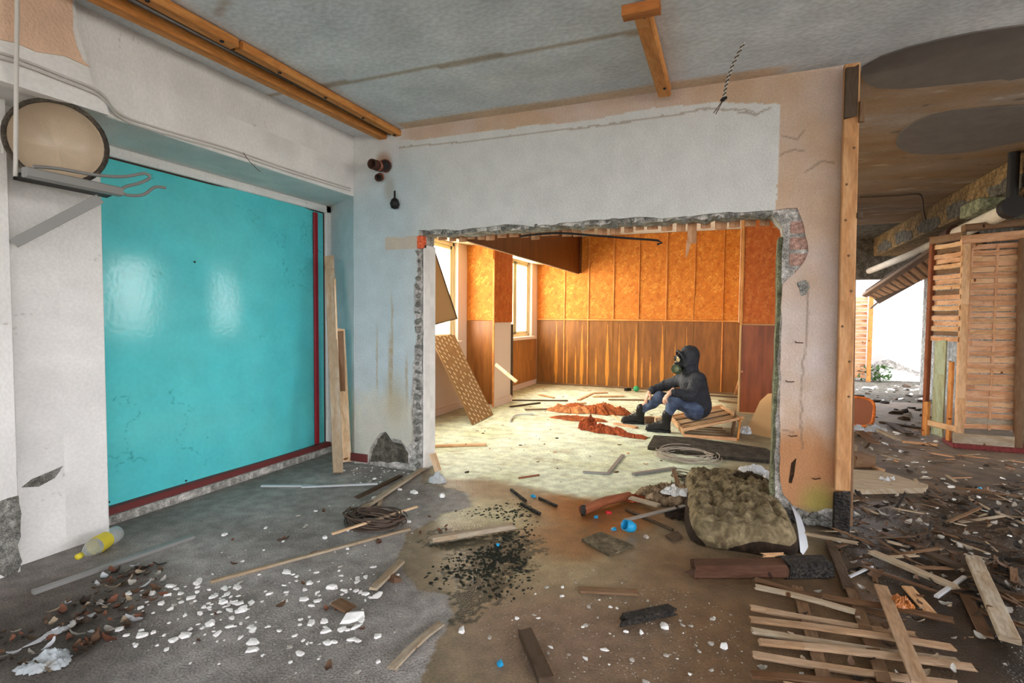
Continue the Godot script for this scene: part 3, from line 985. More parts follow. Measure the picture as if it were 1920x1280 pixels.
	obj("chipped_patch", done(scar), M.rough_concrete, wall)
	# vertical lining boards on the far side, their broken ends showing under the lintel
	var x := -2.44
	while x < 0.27:
		var wv := rng.randf_range(0.062, 0.082)
		var dz := rng.randf_range(-0.012, 0.012)
		var y0 := 2.012 + rng.randf_range(-0.016, 0.018)
		if absf(x + wv * 0.5 - Vector2(-0.313, 1.855).x) < 0.05:
			y0 = Vector2(-0.314, 1.910).y
		var bm := box2m(Vector3(x, y0, -0.262 + dz), Vector3(x + wv, 2.9, -0.238 + dz), 0.003, 1.0)
		obj("lining_board", bm, M.lath_wood, wall)
		if y0 < 1.97:
			obj("board_splinter", board(Vector3(x + 0.014, y0 + 0.02, -0.25), Vector3(-0.339, 1.806, -0.250), 0.04, 0.016, Vector3(0, 0, 1), 0.0, 0.0, 0.006), M.lath_wood, wall)
		x += wv + rng.randf_range(0.012, 0.032)
	# jamb face of the opening gets a plaster skim
	obj("jamb_lining", box2m(Vector3(-2.476, 0.02, -0.222), Vector3(-2.462, 1.965, -0.03), 0.004, 1.0), M.white_plaster, wall)

# ------------------------------------------------------------------ the turquoise side of the hall
var SIDE := Basis(Vector3(0, 0, -1), Vector3(0, 1, 0), Vector3(1, 0, 0))   # local x-y drawn on a wall that faces +x

func side_prism(poly: PackedVector2Array, x: float, d: float, rect := Rect2(-9.0, 3.0, 4.0, 3.0)) -> ArrayMesh:
	return prismm(poly, d, Transform3D(SIDE, Vector3(x, 0, 0)), rect)

func side_box(x0: float, x1: float, y0: float, y1: float, z0: float, z1: float) -> ArrayMesh:
	var st := st_new()
	box2(st, Vector3(x0, y0, z0), Vector3(x1, y1, z1), 0.006, 0.4)
	return done(st)

func build_left():
	var st := st_new()
	box2(st, Vector3(-4.0, 0, -0.5), Vector3(-3.76, 2.95, 9.0), 0.0, 0.3)
	var wall := struct("wall_left", done(st), M.white_plaster)
	obj("beam", side_box(-3.78, -3.18, 2.42, 2.96, -0.3, 9.0), M.white_plaster, wall)
	obj("pilaster", side_box(-3.78, -3.5, -0.02, 2.43, 1.91, 2.375), M.white_plaster, wall)
	obj("pilaster", side_box(-3.78, -3.42, -0.02, 2.6, 2.395, 9.0), M.white_plaster, wall)
	var thick := ragged([Vector2(-2.237, 3.091), Vector2(-2.242, 2.878), Vector2(-2.230, 2.773), Vector2(-2.199, 2.660), Vector2(-2.168, 2.559), Vector2(-2.121, 2.495), Vector2(-2.086, 2.418)], 0.06, 0.006)
	thick.append_array(PackedVector2Array([Vector2(-2.091, 2.411), Vector2(-2.536, 2.408), Vector2(-3.034, 2.394), Vector2(-4.2, 2.94), Vector2(-2.3, 2.94)]))
	obj("haunch_plaster", side_prism(thick, -3.12, 0.07), M.white_plaster, wall)
	var pp := ragged([Vector2(-2.251, 3.030), Vector2(-2.255, 2.766), Vector2(-2.207, 2.650), Vector2(-2.183, 2.612), Vector2(-2.298, 2.631), Vector2(-2.399, 2.607), Vector2(-2.485, 2.612), Vector2(-2.700, 2.553)], 0.06, 0.012)
	pp.append_array(PackedVector2Array([Vector2(-2.693, 2.824)]))
	var peach := mat("peach_render", c8(206, 176, 150), 0.95, [M.rough_concrete.albedo_texture, M.rough_concrete.normal_texture], 0.9)
	peach.albedo_color = c8(250, 214, 186)
	peach.albedo_texture = M.white_plaster.albedo_texture
	peach.normal_scale = 0.25
	triplanar(peach, 0.8)
	obj("bare_plaster_patch", side_prism(pp, -3.112, 0.006), peach, wall)
	# chipped foot of the pilasters
	obj("broken_corner", side_prism(ragged([Vector2(-2.521, 0.384), Vector2(-2.393, 0.404), Vector2(-2.388, 0.270), Vector2(-2.405, 0.149), Vector2(-2.389, 0.058), Vector2(-2.437, -0.040), Vector2(-2.528, 0.089)], 0.04, 0.008), -3.414, 0.012), M.rough_concrete, wall)
	obj("plaster_gap", side_prism(PackedVector2Array([Vector2(-2.345, 0.420), Vector2(-2.297, 0.452), Vector2(-2.223, 0.468), Vector2(-2.152, 0.486), Vector2(-2.193, 0.430), Vector2(-2.269, 0.403)]), -3.494, 0.012), M.rough_concrete, wall)
	obj("broken_corner", side_prism(ragged([Vector2(-2.401, -0.074), Vector2(-2.382, -0.045), Vector2(-2.381, -0.175), Vector2(-2.436, -0.204)], 0.05, 0.004), -3.414, 0.012), M.rough_concrete, wall)
	# turquoise panel in its frame
	var t := thing("painted_wall_panel", "large glossy turquoise painted panel set in the side wall niche", "wall panel", Vector3(-3.72, 0, 0.8))
	var P := func(o: MeshInstance3D): o.position -= Vector3(-3.72, 0, 0.8)
	var pn := st_new()
	# sheet with a slight belly so that its gloss is uneven
	var N := 44
	for i in N:
		for j in N:
			var q := []
			for e in [[0, 0], [1, 0], [1, 1], [0, 1]]:
				var a: float = float(i + e[0]) / N
				var b: float = float(j + e[1]) / N
				q.append([Vector3(-3.722 + 0.006 * sin(PI * a) * sin(PI * b) + 0.043 * sm(0.36, 0.66, a) * sm(1.0, 0.74, a) * (0.4 + 0.6 * sin(PI * b)), 0.095 + b * 2.26, 1.92 - a * 2.15), Vector2(a, 1.0 - b)])
			quad(pn, q[0][0], q[1][0], q[2][0], q[3][0], q[0][1], q[1][1], q[2][1], q[3][1], 1)
	box2(pn, Vector3(-3.76, 0.095, -0.23), Vector3(-3.724, 2.355, 1.92))
	P.call(obj("panel", done(pn), M.turquoise_paint, t))
	P.call(obj("frame_rail", side_box(-3.77, -3.69, 2.352, 2.42, -0.32, 1.92), M.white_plaster, t))
	P.call(obj("frame_stile", side_box(-3.77, -3.69, 0.0, 2.42, -0.32, -0.235), M.white_plaster, t))
	P.call(obj("rust_line", side_box(-3.75, -3.714, 2.342, 2.354, -0.23, 1.92), M.rusty_iron, t))
	P.call(obj("rust_line", side_box(-3.75, -3.714, 0.1, 2.35, -0.238, -0.222), M.rusty_iron, t))
	var pole := obj("post", boxm(Vector3(0.025, 2.22, 0.05), 0.006), M.red_paint, t)
	pole.set_meta("label", "narrow red painted post")
	pole.position = Vector3(-3.70, 1.22, -0.095) - Vector3(-3.72, 0, 0.8)
	struct("baseboard_left", side_box(-3.77, -3.665, 0.055, 0.105, -0.25, 1.91), M.oxblood_paint)
	struct("baseboard_left", side_box(-3.77, -3.64, 0.0, 0.06, -0.25, 1.91), M.jamb_concrete)
	# nail holes
	for h in [Vector3(-3.709, 1.740, 1.154), Vector3(-3.709, 1.735, 0.709), Vector3(-3.709, 1.364, 0.787), Vector3(-3.709, 1.742, 0.069), Vector3(-3.716, 0.123, 1.248), Vector3(-3.716, 0.114, 0.702), Vector3(-3.716, 0.132, 1.783)]:
		var nl := st_new()
		lathe(nl, [Vector2(0.008, 0), Vector2(0.006, 0.004), Vector2(0, 0.005)], Transform3D(Basis(Vector3(0, 1, 0), Vector3(1, 0, 0), Vector3(0, 0, -1)), h - Vector3(-3.72, 0, 0.8)), 8)
		obj("nail_head", done(nl), M.black_iron, t)
	# ---- reflector bowl on its bracket
	var bc := Vector3(-3.200, 2.214, 2.291)
	var b := thing("reflector_bowl", "round dented beige reflector bowl standing on the wall bracket", "lamp", bc)
	var ax := Vector3(0.80, -0.05, 0.42).normalized()
	var by := Basis(ax.cross(Vector3.UP).normalized(), ax, Vector3.ZERO)
	by.z = by.x.cross(by.y)
	var bx := Transform3D(by, Vector3.ZERO)
	var bs := st_new()
	lathe(bs, [Vector2(0.0, -0.13), Vector2(0.07, -0.125), Vector2(0.13, -0.10), Vector2(0.175, -0.04), Vector2(0.19, 0.02), Vector2(0.195, 0.03), Vector2(0.205, 0.02), Vector2(0.19, -0.05), Vector2(0.14, -0.12), Vector2(0.07, -0.145), Vector2(0.0, -0.15)], bx, 32)
	obj("bowl", done(bs), mat("bowl_beige", c8(214, 196, 172), 0.3, [M.white_plaster.albedo_texture], 0.0), b)
	var rim := []
	for k in 41:
		var an := TAU * k / 40.0
		rim.append(bx * Vector3(cos(an) * 0.20, 0.026 + 0.004 * sin(k * 2.3), sin(an) * 0.20))
	obj("rim", tubem(rim, 0.012, 6), mat("rim_paint", c8(150, 138, 126), 0.8, [M.rough_concrete.albedo_texture], 0.0), b)
	obj("clip", board(bx * Vector3(0.205, 0.0, -0.09), bx * Vector3(0.212, 0.02, 0.06), 0.02, 0.012, bx.basis.x), M.cable_white, b)
	var br := thing("wall_bracket", "grey steel wall bracket with diagonal strut below the reflector bowl", "bracket", Vector3(-3.380, 2.065, 2.170))
	var o0 := br.position
	obj("arm", board(Vector3(-3.030, 1.998, 2.518) - o0, Vector3(-3.030, 1.996, 2.097) - o0, 0.05, 0.045, Vector3.UP), M.grey_metal, br)
	obj("plate", board(Vector3(-3.420, 2.051, 2.364) - o0, Vector3(-3.300, 2.025, 1.980) - o0, 0.16, 0.012, Vector3.UP), M.black_iron, br)
	obj("strut", board(Vector3(-3.400, 1.704, 2.391) - o0, Vector3(-3.120, 1.960, 2.144) - o0, 0.05, 0.012, Vector3(1, 0.2, 0)), M.grey_metal, br)
	var cb := tubem(smooth_path([Vector3(-3.030, 2.031, 2.484), Vector3(-3.030, 2.047, 2.380), Vector3(-3.030, 2.057, 2.215), Vector3(-3.030, 2.082, 2.078), Vector3(-3.030, 2.127, 1.964), Vector3(-3.030, 2.110, 1.938), Vector3(-3.030, 2.067, 1.995), Vector3(-3.030, 2.031, 2.069), Vector3(-3.030, 2.002, 2.097), Vector3(-3.030, 1.988, 2.059), Vector3(-3.030, 2.007, 1.978), Vector3(-3.030, 2.063, 1.912), Vector3(-3.030, 2.074, 1.850)]), 0.0085, 7)
	tag(obj("electric_cable", cb, M.grey_metal), "grey cable looping off the end of the wall bracket", "cable")
	tag(obj("hanging_rod", tubem([Vector3(-3.050, 2.868, 2.512), Vector3(-3.050, 2.482, 2.526), Vector3(-3.200, 2.005, 2.471)], 0.009, 7), M.cable_white), "thin upright conduit in front of the reflector bowl", "pipe")
	for k in 2:
		var dy := Vector3(0, -0.022 * k, 0)
		var run := smooth_path([Vector3(-3.100, 2.516, 2.637) + dy, Vector3(-3.100, 2.529, 2.503) + dy, Vector3(-3.100, 2.523, 2.309) + dy, Vector3(-3.100, 2.512, 2.148) + dy, Vector3(-3.140, 2.462, 2.056) + dy * 0.6, Vector3(-3.165, 2.446, 1.963) + dy, Vector3(-3.172, 2.452, 1.675) + dy, Vector3(-3.172, 2.467, 1.298) + dy, Vector3(-3.172, 2.466, 0.751) + dy, Vector3(-3.172, 2.480, 0.051) + dy], 6)
		tag(obj("wall_cable", tubem(run, 0.006, 6), M.cable_white), ["upper of the two white cables clipped along the beam", "lower of the two white cables clipped along the beam"][k], "cable")
	tag(obj("dangling_wire", tubem(smooth_path([Vector3(-3.160, 2.469, 1.196), Vector3(-3.140, 2.410, 1.153), Vector3(-3.120, 2.361, 1.089)]), 0.0025, 5), M.wire_brown), "thin loose wire dangling from the beam cable", "wire")
	# ---- timbers leaning in the corner
	var pa := thing("leaning_timber", "tall grey edged timber leaning in the corner beside the turquoise panel", "timber", Vector3(-3.098, 0.000, 0.320))
	o0 = pa.position
	obj("timber", board(Vector3(0, 0.0, 0), Vector3(-3.423, 1.897, 0.040) - o0, 0.085, 0.045, Vector3(0.66, 0, 0.75), 0.02), M.grey_wood, pa)
	obj("fresh_edge", board(Vector3(-3.112, 0.000, 0.256) - o0 + Vector3(0, .01, 0), Vector3(-3.341, 1.696, 0.060) - o0, 0.014, 0.05, Vector3(0.6, 0, 0.8), 0.03), M.pale_pine, pa)
	var pb := thing("leaning_timber", "shorter pale plank with stained top leaning in front of tall timber", "timber", Vector3(-3.254, 0.000, 0.018))
	o0 = pb.position
	obj("plank", board(Vector3.ZERO, Vector3(-3.257, 1.245, 0.100) - o0, 0.085, 0.03, Vector3(0.5, 0, 0.86), 0.03), M.pale_pine, pb)
	var pk := obj("stained_face", board(Vector3(-3.214, 0.672, 0.135) - o0, Vector3(-3.248, 1.226, 0.118) - o0, 0.07, 0.006, Vector3(0.5, 0, 0.86), 0.02), M.brown_wood, pb)
	pk.set_meta("label", "brown stained stretch")
	# ---- pipe stubs in the wall
	var pipes := [[Vector3(-2.861, 2.635, 0.160), Vector3(-2.881, 2.654, -0.010), 0.042, "capped black pipe stub sticking farthest out of the wall"], [Vector3(-2.805, 2.645, 0.050), Vector3(-2.837, 2.655, -0.010), 0.05, "wide open pipe end set flush in a rusty hole"], [Vector3(-2.862, 2.541, 0.070), Vector3(-2.887, 2.572, -0.010), 0.032, "small pipe stub under the other two"]]
	for p in pipes:
		var pt := thing("pipe_stub", p[3], "pipe", p[1], "pipe stubs on the partition")
		var d: Vector3 = p[0] - p[1]
		var fb := frame_of(d, Vector3.UP)
		var xf := Transform3D(Basis(fb.y, fb.x, -fb.z), Vector3.ZERO)
		var Ld := d.length()
		var ps := st_new()
		lathe(ps, [Vector2(p[2], 0), Vector2(p[2], Ld * 0.6), Vector2(p[2] * 1.03, Ld * 0.62), Vector2(p[2] * 1.03, Ld), Vector2(p[2] * 0.8, Ld), Vector2(p[2] * 0.78, Ld * 0.3), Vector2(0, Ld * 0.3)], xf, 20)
		obj("pipe", done(ps), M.rusty_iron, pt)
		var rg := st_new()
		lathe(rg, [Vector2(p[2] * 1.02, Ld * 0.3), Vector2(p[2] * 1.12, Ld * 0.32), Vector2(p[2] * 1.12, Ld * 0.5), Vector2(p[2] * 1.02, Ld * 0.52)], xf, 20)
		obj("collar", done(rg), tint("copper_skin", "brick_clay", Color(0.9, 0.75, 0.68)), pt)
		var dk := st_new()
		lathe(dk, [Vector2(p[2] * 0.78, Ld * 0.5), Vector2(0, Ld * 0.5)], xf, 20)
		obj("bore", done(dk), M.black_iron, pt)
	var kb := thing("hook_knob", "black round knob hanging on a short wire below the pipe stubs", "knob", Vector3(-2.721, 2.316, 0.030))
	var ks := st_new()
	lathe(ks, [Vector2(0, -0.045), Vector2(0.03, -0.035), Vector2(0.042, 0.0), Vector2(0.03, 0.035), Vector2(0.012, 0.05), Vector2(0, 0.055)], Transform3D(Basis(), Vector3.ZERO), 16)
	obj("knob", done(ks), M.black_rubber, kb)
	obj("stem", tubem([Vector3(0, 0.04, 0), Vector3(-2.738, 2.432, 0.006) - Vector3(-2.721, 2.316, 0.030)], 0.008, 6), M.black_iron, kb)

# ------------------------------------------------------------------ the orange room
func wall_sheet(a: Vector3, b: Vector3, n: Vector3, mt: Material, called: String, parent: Node3D, us: Vector2, t := 0.012) -> MeshInstance3D:
	# upright sheet from a to b (opposite lower / upper corners), facing n
	var st := st_new()
	var right := Vector3.UP.cross(n)
	var w := absf((b - a).dot(right))
	var p0 := a if (b - a).dot(right) > 0 else Vector3(b.x, a.y, b.z)
	var h := b.y - a.y
	var c := 0.004
	var u0 := p0.dot(right)
	var f := func(x: float, y: float, z: float) -> Vector3: return p0 + right * x + Vector3.UP * y + n * z
	var uv := func(x: float, y: float) -> Vector2: return Vector2((u0 + x) * us.x, -(a.y + y) * us.y)
	quad(st, f.call(c, c, t), f.call(w - c, c, t), f.call(w - c, h - c, t), f.call(c, h - c, t), uv.call(c, c), uv.call(w - c, c), uv.call(w - c, h - c), uv.call(c, h - c))
	var o := [f.call(0, 0, 0), f.call(w, 0, 0), f.call(w, h, 0), f.call(0, h, 0)]
	var i := [f.call(c, c, t), f.call(w - c, c, t), f.call(w - c, h - c, t), f.call(c, h - c, t)]
	for k in 4:
		var k2 := (k + 1) % 4
		quad(st, o[k], o[k2], i[k2], i[k], uv.call(0, 0), uv.call(.01, 0), uv.call(.01, .01), uv.call(0, .01))
	quad(st, o[3], o[2], o[1], o[0])
	return obj(called, done(st), mt, parent)

func window_unit(called: String, z0: float, z1: float, y0: float, y1: float, splits: Array, label: String):
	var w := Node3D.new()
	w.name = called
	w.position = Vector3(-3.80, y0, (z0 + z1) * 0.5)
	w.set_meta("kind", "structure")
	w.set_meta("label", label)
	add_child(w, true)
	var o := w.position
	var fr := st_new()
	var s := 0.055
	for e in [[z0, z0 + s, y0, y1], [z1 - s, z1, y0, y1], [z0, z1, y0, y0 + s], [z0, z1, y1 - s, y1]]:
		box2(fr, Vector3(-3.85, e[2], e[0]) - o, Vector3(-3.78, e[3], e[1]) - o, 0.006)
	obj("window_frame", done(fr), M.window_paint, w)
	var cuts := [z0 + s]
	for c in splits:
		cuts.append(c)
	cuts.append(z1 - s)
	for k in cuts.size() - 1:
		var a: float = cuts[k] + 0.006
		var b: float = cuts[k + 1] - 0.006
		var sa := st_new()
		for e in [[a, a + 0.05, y0 + s, y1 - s], [b - 0.05, b, y0 + s, y1 - s], [a, b, y0 + s, y0 + s + 0.05], [a, b, y1 - s - 0.05, y1 - s]]:
			box2(sa, Vector3(-3.84, e[2], e[0]) - o, Vector3(-3.79, e[3], e[1]) - o, 0.006)
		var sh := obj("sash", done(sa), M.window_paint, w)
		obj("pane", box2m(Vector3(-3.818, y0 + s + 0.04, a + 0.04) - o, Vector3(-3.814, y1 - s - 0.04, b - 0.04) - o), M.window_glass, sh)

func build_far_room():
	# window side
	var st := st_new()
	for e in [[-6.7, -6.15, 0.0, 2.95], [-4.12, -3.02, 0.0, 2.95], [-1.15, -0.5, 0.0, 2.95], [-6.15, -4.12, 0.0, 0.93], [-6.15, -4.12, 2.45, 2.95], [-3.02, -1.15, 0.0, 0.97], [-3.02, -1.15, 2.42, 2.95]]:
		box2(st, Vector3(-4.0, e[2], e[0]), Vector3(-3.72, e[3], e[1]), 0.0, 0.4)
	var ww := struct("wall_window", done(st), M.pale_pink_plaster)
	window_unit("window_1", -3.02, -1.15, 1.0, 2.42, [-2.2, -2.08], "tall window beside the hanging board")
	window_unit("window_2", -6.15, -4.12, 0.98, 2.45, [-5.45, -5.38], "far two-light window beyond the papered pilaster")
	for k in 2:
		struct("window_sill", box2m(Vector3(-3.85, [0.965, 0.925][k], [-3.06, -6.18][k]), Vector3(-3.66, [1.005, 0.985][k], [-1.1, -4.05][k]), 0.008), M.pale_pink_plaster)
	obj("panel_below_sill", box2m(Vector3(-3.73, 0.1, -6.4), Vector3(-3.70, 0.92, -4.06), 0.004, 0.6), tint("stained_panel", "plain_veneer", Color(1.15, 1.2, 1.25)), ww)
	obj("skirting_strip", box2m(Vector3(-3.73, 0.0, -3.28), Vector3(-3.69, 0.09, -0.25), 0.006), M.pale_pink_plaster, ww)
	# pilaster between the windows
	var pil := struct("pilaster", box2m(Vector3(-3.8, 0, -4.02), Vector3(-3.285, 2.95, -3.315), 0.0, 0.5), M.pale_pink_plaster)
	wall_sheet(Vector3(-3.74, 1.30, -3.315), Vector3(-3.285, 2.95, -3.315), Vector3(0, 0, 1), M.wallpaper, "wallpaper_sheet", pil, Vector2(0.62, 0.62))
	wall_sheet(Vector3(-3.74, 0.05, -3.315), Vector3(-3.275, 1.30, -3.315), Vector3(0, 0, 1), M.plain_veneer, "veneer_panel", pil, Vector2(0.6, 0.6))
	wall_sheet(Vector3(-3.285, 1.27, -3.315), Vector3(-3.285, 2.95, -4.03), Vector3(1, 0, 0), M.dim_red_wallpaper, "wallpaper_sheet", pil, Vector2(0.62, 0.62))  # side face gets the darker copy because no window lights it directly
	obj("skirting_strip", box2m(Vector3(-3.29, 0.0, -4.03), Vector3(-3.265, 0.11, -3.31), 0.004), M.pale_pink_plaster, pil)
	obj("edge_strip", box2m(Vector3(-3.289, 0.08, -4.05), Vector3(-3.262, 1.24, -4.0), 0.004), M.dark_wood, pil)
	obj("corner_bead", box2m(Vector3(-3.292, 0.02, -3.318), Vector3(-3.264, 2.2, -3.296), 0.005), M.orange_pine, pil)
	# pelmet of dark veneer under the ceiling along the windows
	var pel := struct("bulkhead", box2m(Vector3(-3.72, 2.42, -6.45), Vector3(-2.86, 2.46, -0.25), 0.0, 0.5), M.window_paint)
	obj("fascia", box2m(Vector3(-2.86, 2.225, -3.62), Vector3(-2.832, 2.95, -0.25), 0.004, 0.5), M.dark_veneer, pel)
	obj("fascia", box2m(Vector3(-2.86, 2.225, -6.42), Vector3(-2.832, 2.95, -3.63), 0.004, 0.5), M.dark_veneer, pel)
	obj("fascia_lip", box2m(Vector3(-2.87, 2.212, -6.42), Vector3(-2.826, 2.226, -0.25), 0.003), M.brown_wood, pel)
	obj("fascia_shade_strip", box2m(Vector3(-2.83, 2.23, -6.44), Vector3(-2.79, 2.95, -6.38), 0.003), M.dark_veneer, pel)  # dark strip painting the shade on the wallpaper beside the fascia
	# far wall with papered panels above, veneer below
	var far := struct("wall_far", box2m(Vector3(-4.0, 0, -6.7), Vector3(1.0, 2.95, -6.47)), M.fibreboard)
	var edges := [-3.72]
	for px in [Vector3(-3.137, 2.155, -6.450).x, Vector3(-2.648, 2.146, -6.450).x, Vector3(-2.154, 2.136, -6.450).x, Vector3(-1.667, 2.126, -6.450).x, Vector3(-1.168, 2.117, -6.450).x, Vector3(-0.668, 2.107, -6.450).x, Vector3(-0.178, 2.097, -6.450).x]:
		edges.append(px)
	edges.append(0.11)
	for k in edges.size() - 1:
		wall_sheet(Vector3(edges[k] + 0.004, 1.335, -6.47), Vector3(edges[k + 1] - 0.004, 2.95, -6.47), Vector3(0, 0, 1), M.wallpaper, "wallpaper_panel", far, Vector2(0.62, 0.62))
		var p := wall_sheet(Vector3(edges[k] + 0.003, 0.03, -6.47), Vector3(edges[k + 1] - 0.003, 1.30, -6.47), Vector3(0, 0, 1), M.veneer, "veneer_panel", far, Vector2(1.0 / 3.85, 1.0 / 1.3))
		if k > 0:
			var full := k in [1, 2, 3, 5]
			obj("batten", box2m(Vector3(edges[k] - (0.014 if full else 0.006), 1.33 if k != 6 else 1.75, -6.47), Vector3(edges[k] + (0.014 if full else 0.006), 2.95, -6.44), 0.004), M.orange_pine, far)
			if k in [1, 2, 7]:
				obj("batten", box2m(Vector3(edges[k] - 0.012, 0.03, -6.47), Vector3(edges[k] + 0.012, 1.3, -6.442), 0.004), M.orange_pine, far)
	obj("rail", box2m(Vector3(-3.72, 1.30, -6.47), Vector3(0.11, 1.335, -6.435), 0.006), M.orange_pine, far)
	obj("skirting_strip", box2m(Vector3(-3.72, 0.0, -6.47), Vector3(0.11, 0.035, -6.43), 0.006), M.brown_wood, far)
	# stub of the side wall, papered in red over plum veneer
	var stub := struct("wall_stub", box2m(Vector3(0.115, 0, -6.5), Vector3(0.95, 2.95, -4.415)), M.fibreboard)
	wall_sheet(Vector3(0.12, 1.285, -4.415), Vector3(0.90, 2.95, -4.415), Vector3(0, 0, 1), M.dim_red_wallpaper, "wallpaper_sheet", stub, Vector2(0.9, 0.9))
	wall_sheet(Vector3(0.118, 0.02, -4.415), Vector3(0.90, 1.27, -4.415), Vector3(0, 0, 1), M.plum_veneer, "veneer_panel", stub, Vector2(0.6, 0.6))
	obj("corner_batten", box2m(Vector3(0.092, 1.27, -4.43), Vector3(0.125, 2.95, -4.39), 0.005), M.orange_pine, stub)
	obj("corner_batten", box2m(Vector3(0.066, 1.3, -4.45), Vector3(0.088, 2.95, -4.42), 0.005), M.pine, stub)
	obj("corner_batten", box2m(Vector3(0.088, 0.02, -4.44), Vector3(0.114, 1.27, -4.40), 0.005), M.fibreboard, stub)
	# things in that room
	var hb := thing("hanging_board", "triangular looking brown ceiling board hanging in front of the near window", "board", Vector3(-2.945, 1.720, -1.200))
	obj("sheet", prismm(PackedVector2Array([Vector2(-3.353, 2.094), Vector2(-3.066, 2.118), Vector2(-2.766, 1.332), Vector2(-3.353, 1.189)]), 0.014, Transform3D(Basis(), Vector3(0, 0, -1.2) - hb.position)), M.fibreboard, hb)
	obj("edge_strip", tubem([Vector3(-3.060, 2.116, -1.190) - hb.position, Vector3(-2.761, 1.332, -1.190) - hb.position, Vector3(-3.346, 1.189, -1.190) - hb.position], 0.008, 5), M.dark_wood, hb)
	obj("hanger_wire", tubem([Vector3(-3.107, 2.096, -1.200) - hb.position, Vector3(Vector3(-3.107, 2.096, -1.200).x, 2.43, -1.2) - hb.position], 0.004, 5), M.wire_brown, hb)
	# leaning board with dashes
	var c0 := Vector3(-2.989, 0.000, -2.026)
	var c1 := Vector3(-3.048, 0.000, -2.771)
	var t0 := Vector3(-3.620, 1.085, -2.064)
	var t1 := t0 + (c1 - c0)
	var lb := thing("patterned_board", "brown board printed with pale dashes leaning under the near window", "board", c0)
	var ls := st_new()
	var nrm := (c1 - c0).cross(t0 - c0).normalized()
	var th := nrm * 0.018
	quad(ls, c0 - c0 + th, c1 - c0 + th, t1 - c0 + th, t0 - c0 + th)
	quad(ls, t0 - c0, t1 - c0, c1 - c0, Vector3.ZERO)
	var ring := [c0, c1, t1, t0]
	for k in 4:
		var a: Vector3 = ring[k] - c0
		var b: Vector3 = ring[(k + 1) % 4] - c0
		quad(ls, a, b, b + th, a + th, Vector2(0.02, 0.02), Vector2(0.04, 0.02), Vector2(0.04, 0.03), Vector2(0.02, 0.03))
	obj("board", done(ls), M.dashed_board, lb)
	tag(obj("loose_batten", board(Vector3(-3.218, 0.658, -3.250), Vector3(-2.759, 0.455, -2.950), 0.05, 0.02, Vector3(0, 0.5, 0.8), 0.02), M.pale_pine), "short pale batten sticking out from the bare pilaster side", "batten")
	# bent hardboard behind the pier
	var bb := thing("bent_hardboard", "curved brown hardboard sheet slumped against the plum veneer stub wall", "board", Vector3(0.383, 0.000, -2.455))
	var bs := st_new()
	var z0 := bb.position.z
	var foot := [Vector3(0.158, -0.016, -3.000), Vector3(0.249, 0.186, -3.100), Vector3(0.329, 0.344, -3.300), Vector3(0.427, 0.417, -3.500)]
	var foot2 := [Vector3(0.606, -0.116, -2.600), Vector3(0.608, 0.101, -2.700), Vector3(0.610, 0.325, -2.800), Vector3(0.622, 0.512, -3.000)]
	for i in 3:
		for e in [0.0, -0.012]:
			var a: Vector3 = foot[i] + Vector3(0, 0, e) - bb.position
			var b: Vector3 = foot2[i] + Vector3(0, 0, e) - bb.position
			var c: Vector3 = foot2[i + 1] + Vector3(0, 0, e) - bb.position
			var d: Vector3 = foot[i + 1] + Vector3(0, 0, e) - bb.position
			if e == 0.0:
				quad(bs, a, b, c, d, Vector2(0, 0), Vector2(1, 0), Vector2(1, 1), Vector2(0, 1), 1)
			else:
				quad(bs, d, c, b, a, Vector2(0, 0), Vector2(1, 0), Vector2(1, 1), Vector2(0, 1), 1)
		var a2: Vector3 = foot[i] - bb.position
		var d2: Vector3 = foot[i + 1] - bb.position
		quad(bs, a2 + Vector3(0, 0, -0.012), a2, d2, d2 + Vector3(0, 0, -0.012))
	obj("sheet", done(bs), M.fibreboard, bb)

# ------------------------------------------------------------------ beside and behind the pier
func woven_slat(x0: Vector3, x1: Vector3, h: float, amp: float, phase: float, n: Vector3, seed_k: int) -> ArrayMesh:
	# a flat slat bowing in and out between the uprights
	var st := st_new()
	var m := 10
	var t := 0.006
	var prev := []
	var droop := rng.randf_range(-0.006, 0.006)
	for i in m + 1:
		var f := float(i) / m
		var c := x0.lerp(x1, f) + n * (amp * cos(TAU * f + phase)) + Vector3(0, droop * sin(PI * f), 0)
		var uy := Vector3(0, h * 0.5, 0)
		var cur := [c - uy + n * t, c + uy + n * t, c + uy - n * t, c - uy - n * t]
		if i > 0:
			for k in 4:
				var k2 := (k + 1) % 4
				var u0 := (f - 1.0 / m) * 0.5 + seed_k * 0.13
				var u1 := f * 0.5 + seed_k * 0.13
				quad(st, prev[k], cur[k], cur[k2], prev[k2], Vector2(u0, k * h + seed_k * .07), Vector2(u1, k * h + seed_k * .07), Vector2(u1, k * h + h + seed_k * .07), Vector2(u0, k * h + h + seed_k * .07))
		prev = cur
	return done(st)

